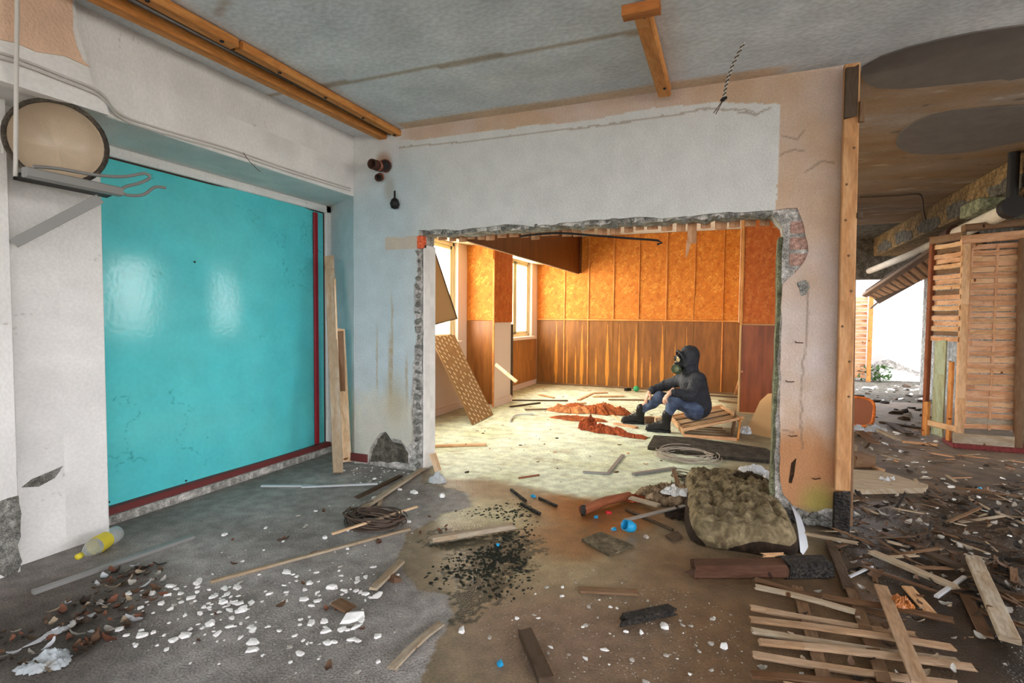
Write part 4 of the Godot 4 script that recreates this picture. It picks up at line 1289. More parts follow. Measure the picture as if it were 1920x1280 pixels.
func build_passage():
	# timber post against the pier
	var base := Vector3(0.667, 0.047, 0.070)
	base.y = 0.0
	var post := thing("timber_post", "tall knotty pine post fixed against the pier, its foot charred black", "post", base)
	var topp := Vector3(0.635, 2.916, 0.070)
	var dir := (topp - base).normalized()
	var mid := base + dir * 0.28
	obj("post", board(mid - base, topp - base, 0.085, 0.05, Vector3(0, 0, 1), 0.0), M.post_pine, post)
	obj("charred_foot", board(Vector3(0, 0.0, 0), mid - base, 0.09, 0.052, Vector3(0, 0, 1), 0.04), M.charred_wood, post)
	obj("rear_strip", board(Vector3(0.055, 0.05, -0.03), topp - base + Vector3(0.03, -0.02, -0.03), 0.018, 0.05, Vector3(0, 0, 1)), M.brown_wood, post)
	obj("head_block", board(topp - base + Vector3(-0.005, -0.02, 0.04), Vector3(0.630, 2.581, 0.110) - base, 0.07, 0.03, Vector3(0, 0, 1), 0.02), M.dark_wood, post)
	obj("cleat", board(Vector3(0.692, 2.678, 0.100) - base, Vector3(0.691, 2.554, 0.100) - base, 0.03, 0.03, Vector3(0, 0, 1)), M.brown_wood, post)
	obj("cleat", board(Vector3(0.702, 2.012, 0.090) - base, Vector3(0.703, 1.976, 0.090) - base, 0.03, 0.03, Vector3(0, 0, 1)), M.dark_wood, post)
	for k in 9:
		var p: Vector3 = base.lerp(topp, 0.3 + k * 0.075) + Vector3(rng.randf_range(-0.025, 0.025), 0, 0.027)
		var kn := st_new()
		lathe(kn, [Vector2(0.009, -0.003), Vector2(0.006, 0.0015), Vector2(0, 0.002)], Transform3D(Basis(Vector3(1, 0, 0), Vector3(0, 0, 1), Vector3(0, -1, 0)), p - base), 8)
		obj("knot", done(kn), M.brown_wood, post)
	var nk := 0
	for q in [Vector3(0.433, 1.199, 0.010), Vector3(0.387, 0.941, 0.010), Vector3(0.416, 0.583, 0.010), Vector3(0.560, 0.316, 0.010)]:
		var e: Vector3 = q + Vector3(-0.06, 0.004, 0.05)
		tag(obj("bent_nail", tubem([q + Vector3(0, 0, -0.02), q.lerp(e, 0.8), e + Vector3(0.0, 0.008, 0)], 0.0035, 5), M.rusty_iron), ["highest rusty nail sticking out of the pier's plaster", "second highest rusty nail in the pier's plaster", "rusty nail above the dark slot in the pier", "lowest rusty nail in the pier, beside the post"][nk], "nail", "nails in the pier")
		nk += 1
	# concrete beam under the ceiling and its pipes
	var bst := st_new()
	box2(bst, Vector3(2.5, 2.6, -8.6), Vector3(2.95, 2.96, -2.2), 0.02, 0.5)
	var beam := struct("beam", done(bst), M.peeling_beam)
	var pl := st_new()
	for k in 5:
		prism(pl, ragged([Vector2(2.4 + k * 1.2, 2.62), Vector2(2.7 + k * 1.2, 2.60), Vector2(3.3 + k * 1.2, 2.63), Vector2(3.4 + k * 1.2, 2.76 + 0.05 * (k % 2)), Vector2(2.9 + k * 1.2, 2.8), Vector2(2.45 + k * 1.2, 2.72)], 0.08, 0.02), 0.01, Transform3D(Basis(Vector3(0, 0, -1), Vector3(0, 1, 0), Vector3(-1, 0, 0)), Vector3(2.494, 0, 0)))
	obj("peeling_patch", done(pl), M.dark_concrete, beam)
	struct("wall_passage", box2m(Vector3(3.2, 0, -8.0), Vector3(3.4, 2.95, -3.2), 0.0, 0.4), M.rough_concrete)
	var hp := thing("heating_pipe", "thick off-white pipe slung beneath the concrete beam", "pipe", Vector3(2.42, 2.45, -2.7))
	obj("pipe", tubem([Vector3(0.02, -0.02, 0.1), Vector3(0.02, -0.06, -1.36)], 0.075, 14), tint("pipe_white", "white_plaster", Color(0.9, 0.86, 0.8)), hp)
	obj("thin_length", tubem([Vector3(0, -0.07, -1.45), Vector3(0, -0.12, -3.2), Vector3(0.0, -0.14, -5.7)], 0.055, 12), M.pipe_white, hp)
	obj("coupling", tubem([Vector3(0.0, -0.05, -1.3), Vector3(0.0, -0.06, -1.55)], 0.095, 12), M.rusty_iron, hp)
	obj("flange", tubem([Vector3(0.0, -0.02, 0.05), Vector3(0.0, -0.015, 0.17)], 0.10, 16), M.black_iron, hp)
	tag(obj("drop_pipe", tubem([Vector3(2.42, 2.46, -2.6), Vector3(2.42, 2.95, -2.6)], 0.045, 12), M.black_iron), "dark upright pipe dropping from the ceiling to the pipe joint", "pipe")
	tag(obj("drop_pipe", tubem(smooth_path([Vector3(2.53, 2.95, -2.6), Vector3(2.54, 2.7, -2.6), Vector3(2.50, 2.48, -2.58)]), 0.016, 8), M.rusty_iron), "thin rusty pipe bending down next to dark upright pipe", "pipe")
	var cd := smooth_path([Vector3(1.466, 2.930, -4.205), Vector3(1.922, 2.930, -4.241), Vector3(2.101, 2.930, -4.243), Vector3(2.177, 2.900, -4.382), Vector3(2.247, 2.800, -4.589), Vector3(2.343, 2.700, -4.844)])
	tag(obj("ceiling_conduit", tubem(cd, 0.012, 6), M.wire_brown), "thin brown conduit bent along the peeling ceiling beside the post", "cable")
	# woven slat partition
	var zf := -3.2
	var lat := thing("woven_slat_screen", "large screen of woven pine slats in a post frame", "screen", Vector3(2.5, 0, zf))
	var o := lat.position
	var y0: float = Vector3(2.524, 0.197, -3.200).y
	var y1: float = Vector3(2.449, 2.161, -3.200).y
	var rows := 33
	for k in rows:
		var y := lerpf(y0, y1, (k + 0.5) / rows)
		var h := (y1 - y0) / rows * rng.randf_range(0.82, 0.95)
		obj("slat", woven_slat(Vector3(2.32, y, zf) - o, Vector3(2.80, y + 0.01, zf) - o, h, 0.014, 0.0 if k % 2 == 0 else PI, Vector3(0, 0, 1), k), [M.lath_wood, M.pine, M.lath_wood, M.grey_wood][(k * 7 + k / 3) % (4 if k < 6 else 3)], lat)
	for x in [2.33, 2.545, 2.78]:
		obj("weaver_lath", box2m(Vector3(x - 0.012, y0, zf - 0.004) - o, Vector3(x + 0.012, y1, zf + 0.004) - o, 0.001), M.lath_wood, lat)
	obj("corner_post", board(Vector3(2.272, -0.000, -3.150) - o, Vector3(2.259, 2.230, -3.150) - o, 0.075, 0.06, Vector3(0, 0, 1)), M.pine, lat)
	obj("end_post", board(Vector3(2.763, -0.025, -3.130) - o, Vector3(2.727, 2.205, -3.130) - o, 0.07, 0.06, Vector3(0, 0, 1)), M.brown_wood, lat)
	obj("head_rail", board(Vector3(2.211, 2.208, -3.140) - o, Vector3(2.897, 2.252, -3.140) - o, 0.05, 0.09, Vector3(0, 1, 0)), M.lath_wood, lat)
	obj("head_beam", board(Vector3(2.212, 2.325, -3.100) - o, Vector3(2.917, 2.372, -3.100) - o, 0.12, 0.07, Vector3(0, 1, 0)), M.brown_wood, lat)
	obj("kick_board", board(Vector3(2.209, 0.081, -3.120) - o, Vector3(2.790, 0.086, -3.120) - o, 0.025, 0.15, Vector3(0, 1, 0), 0.01), M.grey_wood, lat)
	struct("trim_1", box2m(Vector3(2.2, 0, -3.4), Vector3(3.2, 0.05, -3.06), 0.008), tint("red_plinth", "brick_clay", Color(0.7, 0.42, 0.45)))
	struct("trim_2", box2m(Vector3(2.3, 2.48, -3.5), Vector3(3.4, 2.62, -3.0), 0.01), M.green_concrete)
	# narrow return of the screen
	var nar := thing("narrow_slat_screen", "narrow woven slat return with a peeling board below, beside large slat screen", "screen", Vector3(2.17, 0, -3.3))
	o = nar.position
	var A := Vector3(2.235, 0, -3.13)
	var B := Vector3(2.085, 0, -3.50)
	var nn := (B - A).cross(Vector3.UP).normalized()
	if nn.dot(Vector3(0, 0, 1)) < 0:
		nn = -nn
	var ny0: float = Vector3(2.174, 1.127, -3.300).y
	var ny1: float = Vector3(2.135, 2.204, -3.300).y
	for k in 19:
		var y := lerpf(ny0, ny1, (k + 0.5) / 19)
		obj("slat", woven_slat(B + Vector3(0, y, 0) - o, A + Vector3(0, y, 0) - o, (ny1 - ny0) / 19 * 0.86, 0.012, PI * (k % 2), nn, k), [M.lath_wood, M.pine, M.brown_wood][(k * 5 + k / 4) % 3], nar)
	obj("jamb_board", board(B + Vector3(-0.02, 0.05, 0.0) - o, B + Vector3(-0.02, 2.3, 0) - o, 0.05, 0.05, nn), M.red_wood, nar)
	obj("peeling_board", board(A.lerp(B, 0.62) + Vector3(0, 0.06, 0) - o, A.lerp(B, 0.62) + Vector3(0, ny0 + 0.02, 0) - o, 0.16, 0.02, nn, 0.03), tint("peeled_green", "pine", Color(0.68, 0.72, 0.62)), nar)
	obj("upright_strip", board(A.lerp(B, 0.25) + Vector3(0, 0.04, 0.02) - o, A.lerp(B, 0.25) + Vector3(0, ny0 - 0.2, 0.02) - o, 0.05, 0.03, nn, 0.03), M.orange_pine, nar)
	obj("foot_rail", board(B + Vector3(-0.03, 0.2, 0.03) - o, A + Vector3(0, 0.2, 0.03) - o, 0.02, 0.06, Vector3.UP), M.pine, nar)
	obj("foot_block", board(B + Vector3(-0.02, 0.03, 0.04) - o, B + Vector3(-0.02, 0.45, 0.04) - o, 0.07, 0.04, nn, 0.04), M.orange_pine, nar)
	obj("head_rail", board(B + Vector3(-0.03, ny1 + 0.05, 0) - o, A + Vector3(0, ny1 + 0.05, 0) - o, 0.05, 0.08, Vector3.UP), M.brown_wood, nar)
	# slatted ceiling panel hanging down, its edge beam towards us
	var ra := Vector3(2.289, 1.828, -8.000)
	var rb := Vector3(2.457, 2.429, -3.700)
	var rc := Vector3(2.524, 1.767, -8.300)
	var rd := Vector3(2.792, 2.197, -4.200)
	var rp := thing("hanging_slat_panel", "slatted ceiling panel sagging down over the bright doorway", "panel", (ra + rb) * 0.5)
	o = rp.position
	obj("edge_beam", board(ra - o, rb - o, 0.09, 0.07, Vector3(0.3, 1, 0)), M.brown_wood, rp)
	for k in 44:
		var f := (k + 0.5) / 44.0
		var s := ra.lerp(rb, f)
		var e := rc.lerp(rd, f)
		obj("slat", board(s - o, e + (e - s) * 0.05 - o, (rb - ra).length() / 44.0 * 0.55, 0.014, Vector3(0, 1, 0)), [M.lath_wood, M.brown_wood, M.pine][k % 3], rp)
	obj("dark_backing_sheet", prismm(PackedVector2Array([Vector2(0, 0), Vector2(1, 0), Vector2(1, 1), Vector2(0, 1)]), 0.01, Transform3D(Basis(rb - ra, rd - rb, Vector3(0, 1, 0)), ra - o + Vector3(0, 0.09, 0))), M.dark_wood, rp)  # dark sheet behind the slats so the gaps between them look dark
	# low dark lintel at the far end of the passage
	struct("lintel", box2m(Vector3(0.5, 2.16, -8.75), Vector3(3.6, 2.96, -8.5), 0.01, 0.4), M.dark_concrete)
	# bright outdoor wall
	var ow := struct("wall_outside", box2m(Vector3(2.0, -0.1, -10.6), Vector3(6.2, 3.6, -10.3), 0.0, 0.3), tint("yard_plaster", "white_plaster", Color(0.86, 0.86, 0.87)))
	obj("bare_footing", rect_prism(ragged([Vector2(2.851, -0.036), Vector2(2.861, 0.278), Vector2(2.998, 0.452), Vector2(3.178, 0.483), Vector2(3.460, 0.375), Vector2(3.699, 0.221), Vector2(3.997, 0.212), Vector2(4.146, 0.033)], 0.15, 0.03), 0.02, Rect2(0, 0, 1, 1), -10.285), M.jamb_concrete, ow)
	obj("plaster_foot", rect_prism(ragged([Vector2(3.091, 0.014), Vector2(3.061, 0.312), Vector2(3.462, 0.235), Vector2(3.758, 0.131), Vector2(3.997, 0.143), Vector2(4.001, 0.027)], 0.15, 0.02), 0.02, Rect2(0, 0, 1, 1), -10.265), M.white_plaster, ow)
	var ws := thing("far_slat_screen", "narrow strip of woven slats with a post far down the passage", "screen", Vector3(Vector3(2.648, 0.115, -10.000).x, 0, -10.0))
	o = ws.position
	var zz: float = o.z
	for k in 22:
		var ya := lerpf(Vector3(2.638, 0.115, -10.000).y, Vector3(2.583, 1.826, -10.000).y, k / 21.0)
		obj("slat", woven_slat(Vector3(-0.6, ya, 0), Vector3(0.08, ya, 0), 0.07, 0.02, PI * (k % 2), Vector3(0, 0, 1), k), M.lath_wood, ws)
	obj("post", board(Vector3(0.14, 0, 0.02), Vector3(0.14, 2.0, 0.02), 0.08, 0.05, Vector3(0, 0, 1)), M.orange_pine, ws)
	var bl := obj("concrete_lump", board(Vector3(2.514, 1.703, -8.200) - o, Vector3(2.649, 1.258, -8.200) - o, 0.22, 0.16, Vector3(0.4, 0.3, 1), 0.12), M.brown_wood, rp)  # concrete lump drawn in brown wood, grouped with the slatted panel
	bl.set_meta("label", "hanging concrete lump")
	tag(obj("bent_rod", tubem([Vector3(2.681, 1.606, -9.500), Vector3(3.030, 1.986, -9.300)], 0.02, 5), M.wire_brown), "thin rod poking past the sagging slatted panel", "rod")
	# low greenery at the foot of the outer wall
	var gs := st_new()
	for k in 160:
		var p := Vector3(Vector3(2.869, 0.116, -10.100).x, 0, -10.15) + Vector3(rng.randf_range(-0.3, 0.35), rng.randf_range(0, 0.35), rng.randf_range(0.0, 0.2))
		var d := Vector3(rng.randf_range(-1, 1), rng.randf_range(0, 1), rng.randf_range(-1, 1)).normalized() * 0.09
		var sd := d.cross(Vector3(0.3, 1, 0.2)).normalized() * 0.03
		tri(gs, p - sd, p + sd, p + d)
		tri(gs, p + d, p + sd, p - sd)
	var weeds := obj("weeds", done(gs), mat("weed_green", c8(84, 120, 60), 0.8))
	tag(weeds, "small green weeds growing at the foot of bright outer wall", "weeds")
	weeds.set_meta("kind", "stuff")

func build_ceiling_things():
	# two joists bolted together along the ceiling
	var j := thing("ceiling_joist", "wide stained joist fixed flat along the ceiling, nearer the turquoise side", "joist", Vector3(-2.86, 2.95, 0.9), "paired joists on the ceiling")
	obj("joist", board(Vector3(-0.0, -0.035, -0.96), Vector3(-0.09, -0.035, 1.6), 0.085, 0.06, Vector3.UP), M.orange_pine, j)
	j = thing("ceiling_joist", "narrower split joist fixed on the ceiling, away from turquoise side", "joist", Vector3(-2.74, 2.95, 0.9), "paired joists on the ceiling")
	obj("joist", board(Vector3(0.03, -0.03, -0.95), Vector3(0.025, -0.03, 0.72), 0.07, 0.05, Vector3.UP, 0.01), M.orange_pine, j)
	obj("joist_length", board(Vector3(0.02, -0.03, 0.74), Vector3(0.01, -0.03, 1.7), 0.075, 0.05, Vector3.UP), M.orange_pine, j)
	obj("dark_gap_strip", board(Vector3(-0.04, -0.02, -0.95), Vector3(-0.06, -0.02, 1.6), 0.03, 0.03, Vector3.UP), M.dark_wood, j)  # dark strip filling the gap between the two joists
	for k in 6:
		obj("bolt", boxm(Vector3(0.02, 0.012, 0.02), 0.004), M.black_iron, j)
		j.get_child(j.get_child_count() - 1).position = Vector3(0.03, -0.06, -0.85 + k * 0.42)
	var t := thing("tee_joist", "stained joist with a short cross piece on the ceiling beside the twisted wire", "joist", Vector3(-0.49, 2.95, 0.5))
	obj("joist", board(Vector3(-0.476, 2.905, 0.103) - t.position, Vector3(-0.465, 2.905, 1.175) - t.position, 0.085, 0.07, Vector3.UP, 0.0), M.orange_pine, t)
	obj("cross_piece", board(Vector3(-0.553, 2.880, 1.207) - t.position, Vector3(-0.370, 2.880, 1.206) - t.position, 0.075, 0.05, Vector3.UP, 0.0), tint("cross_pine", "pine", c8(190, 118, 60)), t)
	for q in [Vector3(-0.453, 2.866, 1.164), Vector3(-0.458, 2.866, 0.253)]:
		var bl := boxm(Vector3(0.018, 0.012, 0.018), 0.004)
		obj("bolt", bl, M.black_iron, t)
		t.get_child(t.get_child_count() - 1).position = q - t.position
	# twisted wire
	var a := Vector3(0.018, 3.238, 0.550)
	a.y = 2.94
	var b := Vector3(-0.090, 2.728, 0.300)
	var w := thing("twisted_flex", "pale twisted flex hanging from the ceiling with a burnt connector", "wire", a)
	for s in 2:
		var pts := []
		for k in 90:
			var f := k / 89.0
			var c := a.lerp(b, f) + Vector3(-0.02 * sin(PI * f), 0, 0) - a
			var an := f * 75.0 + s * PI
			pts.append(c + Vector3(cos(an) * 0.006, 0, sin(an) * 0.006))
		obj("strand", tubem(pts, 0.0042, 5), [M.cable_white, M.wire_brown][s], w)
	var cn := st_new()
	for k in 5:
		box(cn, Transform3D(Basis.from_euler(Vector3(k, k * 2.0, k * 0.7)), b - a + Vector3(rng.randf_range(-0.012, 0.016), rng.randf_range(-0.01, 0.01), rng.randf_range(-0.01, 0.01))), Vector3(0.028, 0.016, 0.018), 0.004)
	obj("connector", done(cn), M.black_rubber, w)
	for e in [Vector3(-0.148, 2.650, 0.300), Vector3(-0.135, 2.641, 0.300)]:
		obj("bare_end", tubem([b - a, e - a], 0.003, 5), M.wire_brown, w)
	# reinforcing rod under the lintel
	tag(obj("reinforcing_rod", tubem(smooth_path([Vector3(-1.611, 2.004, -0.100), Vector3(-1.319, 2.015, -0.100), Vector3(-1.019, 1.983, -0.100), Vector3(-0.774, 1.952, -0.100), Vector3(-0.517, 1.920, -0.100), Vector3(-0.497, 1.900, -0.100), Vector3(-0.531, 1.894, -0.100)]), 0.009, 6), M.black_iron), "black rod hooked at its tip, running below the lintel", "rod")

# ------------------------------------------------------------------ soft bodies: capsules joined by a smooth minimum, meshed as surface nets
func soft(bones: Array, cell: float, sharp := 70.0, wob := 0.0, wf := 20.0, org := Vector3.ZERO) -> ArrayMesh:
	var lo := Vector3(1e9, 1e9, 1e9)
	var hi := -lo
	var pad := 3.2 / sharp + cell * 2.0
	for b in bones:
		var r := maxf(b[2], b[3]) + pad
		for e in 2:
			lo = lo.min(b[e] - Vector3(r, r, r))
			hi = hi.max(b[e] + Vector3(r, r, r))
	var nx := int((hi.x - lo.x) / cell) + 2
	var ny := int((hi.y - lo.y) / cell) + 2
	var nzz := int((hi.z - lo.z) / cell) + 2
	var f := PackedFloat32Array()
	f.resize(nx * ny * nzz)
	for b in bones:
		var a: Vector3 = b[0]
		var d: Vector3 = b[1] - a
		var ra: float = b[2]
		var rb: float = b[3]
		var r := maxf(ra, rb) + pad
		var l2 := maxf(d.length_squared(), 1e-9)
		var mn := (a.min(b[1]) - Vector3(r, r, r) - lo) / cell
		var mx := (a.max(b[1]) + Vector3(r, r, r) - lo) / cell
		for z in range(maxi(int(mn.z), 0), mini(int(mx.z) + 2, nzz)):
			for y in range(maxi(int(mn.y), 0), mini(int(mx.y) + 2, ny)):
				var i := (z * ny + y) * nx
				for x in range(maxi(int(mn.x), 0), mini(int(mx.x) + 2, nx)):
					var p := lo + Vector3(x, y, z) * cell
					var t := clampf((p - a).dot(d) / l2, 0.0, 1.0)
					var dist := (p - a - d * t).length() - ra - (rb - ra) * t
					if dist < pad:
						f[i + x] += exp(-sharp * dist)
	var floor_v := -pad * sharp
	for i in f.size():
		f[i] = log(f[i]) if f[i] > 0.0 else floor_v
		if f[i] < floor_v:
			f[i] = floor_v
	if wob > 0.0:
		for z in nzz:
			for y in ny:
				for x in nx:
					var i := (z * ny + y) * nx + x
					if absf(f[i]) < 2.5:
						var p := lo + Vector3(x, y, z) * cell
						f[i] += sharp * wob * sn.get_noise_3d(p.x * wf, p.y * wf * 1.6, p.z * wf)
	var id := PackedInt32Array()
	id.resize(f.size())
	id.fill(-1)
	var V := PackedVector3Array()
	var corner := []
	for k in 8:
		corner.append(Vector3(k & 1, (k >> 1) & 1, (k >> 2) & 1))
	var edges := [[0, 1], [2, 3], [4, 5], [6, 7], [0, 2], [1, 3], [4, 6], [5, 7], [0, 4], [1, 5], [2, 6], [3, 7]]
	for z in nzz - 1:
		for y in ny - 1:
			for x in nx - 1:
				var i := (z * ny + y) * nx + x
				var v := [f[i], f[i + 1], f[i + nx], f[i + nx + 1], f[i + nx * ny], f[i + nx * ny + 1], f[i + nx * ny + nx], f[i + nx * ny + nx + 1]]
				var c := 0
				for k in 8:
					if v[k] > 0.0:
						c += 1
				if c == 0 or c == 8:
					continue
				var s := Vector3.ZERO
				var n := 0
				for e in edges:
					var p: float = v[e[0]]
					var q: float = v[e[1]]
					if (p > 0.0) != (q > 0.0):
						s += corner[e[0]].lerp(corner[e[1]], p / (p - q))
						n += 1
				id[i] = V.size()
				V.append(lo + (Vector3(x, y, z) + s / n) * cell - org)
	var I := PackedInt32Array()
	var st3 := [1, nx, nx * ny]
	for z in range(1, nzz - 1):
		for y in range(1, ny - 1):
			for x in range(1, nx - 1):
				var i := (z * ny + y) * nx + x
				var inside := f[i] > 0.0
				for ax in 3:
					if (f[i + st3[ax]] > 0.0) == inside:
						continue
					var u: int = st3[(ax + 1) % 3]
					var w: int = st3[(ax + 2) % 3]
					var q := [id[i - u - w], id[i - w], id[i], id[i - u]]
					if q[0] < 0 or q[1] < 0 or q[2] < 0 or q[3] < 0:
						continue
					if inside:
						I.append_array(PackedInt32Array([q[0], q[2], q[1], q[0], q[3], q[2]]))
					else:
						I.append_array(PackedInt32Array([q[0], q[1], q[2], q[0], q[2], q[3]]))
	var N := PackedVector3Array()
	N.resize(V.size())
	for t in range(0, I.size(), 3):
		var n := (V[I[t + 2]] - V[I[t]]).cross(V[I[t + 1]] - V[I[t]])
		N[I[t]] += n
		N[I[t + 1]] += n
		N[I[t + 2]] += n
	for i in N.size():
		N[i] = N[i].normalized()
	var arr := []
	arr.resize(Mesh.ARRAY_MAX)
	arr[Mesh.ARRAY_VERTEX] = V
	arr[Mesh.ARRAY_NORMAL] = N
	arr[Mesh.ARRAY_INDEX] = I
	var uv := PackedVector2Array()
	uv.resize(V.size())
	for i in V.size():
		uv[i] = Vector2(V[i].x + V[i].z * 0.6, V[i].y)
	arr[Mesh.ARRAY_TEX_UV] = uv
	var m := ArrayMesh.new()
	m.add_surface_from_arrays(Mesh.PRIMITIVE_TRIANGLES, arr)
	return m

func hand_bones(w: Vector3, d: Vector3, n: Vector3, side: float, curl: Array) -> Array:
	d = d.normalized()
	var s := d.cross(n).normalized() * side      # towards the thumb
	n = s.cross(d).normalized() * side
	var B := [[w - d * 0.03, w + d * 0.03, 0.026, 0.024]]
	var lens := [0.036, 0.041, 0.039, 0.030]
	for k in 4:
		var kn: Vector3 = w + d * (0.088 - 0.006 * absf(k - 1.2)) + s * (0.030 - 0.0195 * k)
		B.append([w + d * 0.02 + s * (0.014 - 0.009 * k), kn, 0.0145, 0.0115])
		var p := kn
		var a := 0.0
		var L: float = lens[k]
		for j in 3:
			a += curl[j] + 0.05 * k
			var q := p + (d * cos(a) - n * sin(a)) * L + s * (0.003 * (1.5 - k))
			B.append([p, q, 0.0098 - 0.0006 * j, 0.0092 - 0.0008 * j])
			p = q
			L *= [0.72, 0.8, 1.0][j]
	var t0 := w + d * 0.03 + s * 0.024
	var t1 := t0 + (d * 0.6 + s * 0.7 - n * 0.25).normalized() * 0.042
	var t2 := t1 + (d * 0.9 + s * 0.25 - n * 0.3).normalized() * 0.032
	var t3 := t2 + (d * 0.95 + s * 0.05 - n * 0.35).normalized() * 0.024
	B.append([t0 - s * 0.012, t1, 0.016, 0.012])
	B.append([t1, t2, 0.0115, 0.0105])
	B.append([t2, t3, 0.0105, 0.0085])
	return B

func build_person():
	var org := Vector3(-0.418, 0.000, -3.098)
	var skin := mat("skin", c8(206, 160, 136), 0.55)
	var jean_fn := func(u, v): return c8(58, 68, 94).lerp(c8(96, 112, 140), clampf(0.35 + nz(u * 3, v * 3, 3.0), 0, 1))
	mat("denim", Color.WHITE, 0.85, paint(192, 192, 2, jean_fn, 0.05, 0.15, 0.4, 0.12, 3.0), 0.5)
	var jack_fn := func(u, v): return c8(54, 56, 64).lerp(c8(42, 44, 50), clampf(0.5 + nz(u * 3, v * 3, 3.0), 0, 1))
	mat("jacket_cloth", Color.WHITE, 0.72, paint(192, 192, 4, jack_fn, 0.06, 0.12, 0.4, 0.1, 3.0), 0.5)
	mat("boot_leather", c8(26, 25, 27), 0.5)
	mat("mask_rubber", c8(18, 18, 20), 0.35)
	mat("filter_green", c8(74, 84, 60), 0.5)
	mat("lens_glass", c8(196, 178, 140), 0.08).metallic = 0.55
	var per := thing("person", "seated person in dark hooded jacket, blue jeans, black boots and gas mask, hands over knees", "person", org)
	# joints
	var pel := Vector3(-0.406, 0.273, -2.900)
	var chest := Vector3(-0.435, 0.561, -2.870)
	var neck := Vector3(-0.467, 0.711, -2.850)
	var head := Vector3(-0.524, 0.846, -2.830)
	var crown := Vector3(-0.508, 0.910, -2.840)
	var shN := Vector3(-0.365, 0.636, -2.690)
	var shF := Vector3(-0.573, 0.596, -3.030)
	var elN := Vector3(-0.436, 0.459, -2.560)
	var wrN := Vector3(-0.642, 0.508, -2.470)
	var elF := Vector3(-0.772, 0.504, -3.100)
	var wrF := Vector3(-0.953, 0.433, -2.980)
	var hiN := Vector3(-0.399, 0.263, -2.800)
	var hiF := Vector3(-0.438, 0.253, -3.020)
	var knN := Vector3(-0.613, 0.436, -2.560)
	var knF := Vector3(-0.830, 0.370, -2.950)
	var anN := Vector3(-0.692, 0.152, -2.560)
	var anF := Vector3(-1.057, 0.135, -2.960)
	var face := (Vector3(-0.659, 0.820, -2.760) - head).normalized()
	# body under the clothes, one skin
	obj("body", soft([[pel, chest, 0.11, 0.11], [chest, neck, 0.09, 0.05], [neck, head, 0.05, 0.07], [head, crown, 0.085, 0.085], [chest, shN, 0.07, 0.05], [chest, shF, 0.07, 0.05], [shN, elN, 0.045, 0.036], [elN, wrN, 0.036, 0.026], [shF, elF, 0.045, 0.036], [elF, wrF, 0.036, 0.026], [pel, hiN, 0.1, 0.08], [pel, hiF, 0.1, 0.08], [hiN, knN, 0.075, 0.05], [hiF, knF, 0.075, 0.05], [knN, anN + Vector3(0, 0.09, 0), 0.045, 0.032], [knF, anF + Vector3(0, 0.09, 0), 0.045, 0.032]], 0.014, 60.0, 0.0, 1.0, org), skin, per)
	# hands, hanging over the knees
	var dN := (Vector3(-0.726, 0.420, -2.440) - wrN).normalized()
	var dF := (Vector3(-1.016, 0.320, -2.930) - wrF).normalized()
	obj("hand", soft(hand_bones(wrN, dN, Vector3(-0.75, 0.55, 0.3), 1.0, [0.25, 0.35, 0.25]), 0.004, 260.0, 0.0, 1.0, org), skin, per)
	obj("hand", soft(hand_bones(wrF, dF, Vector3(-0.7, 0.5, 0.5), -1.0, [0.15, 0.3, 0.25]), 0.004, 260.0, 0.0, 1.0, org), skin, per)
	# jacket with hood
	var J := [[pel + Vector3(0.02, 0.035, 0), chest, 0.165, 0.15], [pel + Vector3(0.05, 0.02, 0), chest + Vector3(0.03, 0, 0), 0.135, 0.13], [chest, neck, 0.135, 0.095], [chest + Vector3(0, 0.03, 0), shN, 0.11, 0.088], [chest + Vector3(0, 0.03, 0), shF, 0.11, 0.085], [shN, elN, 0.082, 0.066], [elN, wrN.lerp(elN, 0.12), 0.064, 0.048], [shF, elF, 0.080, 0.064], [elF, wrF.lerp(elF, 0.1), 0.062, 0.048], [head - face * 0.03, crown - face * 0.035, 0.115, 0.118], [neck, head - face * 0.04, 0.085, 0.11]]
	obj("hooded_jacket", soft(J, 0.011, 75.0, 0.011, 24.0, org), M.jacket_cloth, per)
	for c in [[wrN, elN], [wrF, elF]]:
		var ctr: Vector3 = c[0].lerp(c[1], 0.1)
		var ax: Vector3 = (c[1] - c[0]).normalized()
		var fb := frame_of(ax, Vector3.UP)
		var ring := []
		for k in 17:
			ring.append(ctr + (fb.y * cos(TAU * k / 16.0) + fb.z * sin(TAU * k / 16.0)) * 0.046 - org)
		obj("cuff", tubem(ring, 0.010, 6), M.jacket_cloth, per)
	# hood rim round the face
	var fbn := frame_of(face, Vector3.UP)
	var rimp := []
	for k in 25:
		var an := TAU * k / 24.0
		rimp.append(head + face * 0.052 + Vector3(0, 0.028, 0) + fbn.y * cos(an) * 0.108 + fbn.z * sin(an) * 0.086 + face * (0.030 * cos(an)) - org)
	obj("hood_rim", tubem(rimp, 0.014, 7), M.jacket_cloth, per)
	# jeans
	var jeans := obj("jeans", soft([[pel + Vector3(0.0, -0.02, 0), hiN, 0.13, 0.105], [pel + Vector3(0.0, -0.02, 0), hiF, 0.13, 0.105], [hiN, knN, 0.098, 0.070], [hiF, knF, 0.096, 0.068], [knN, knN.lerp(anN, 0.35), 0.068, 0.064], [knN.lerp(anN, 0.35), anN + Vector3(0, 0.05, 0), 0.064, 0.046], [knF, knF.lerp(anF, 0.35), 0.066, 0.062], [knF.lerp(anF, 0.35), anF + Vector3(0, 0.05, 0), 0.062, 0.046]], 0.011, 85.0, 0.005, 30.0, org), M.denim, per)
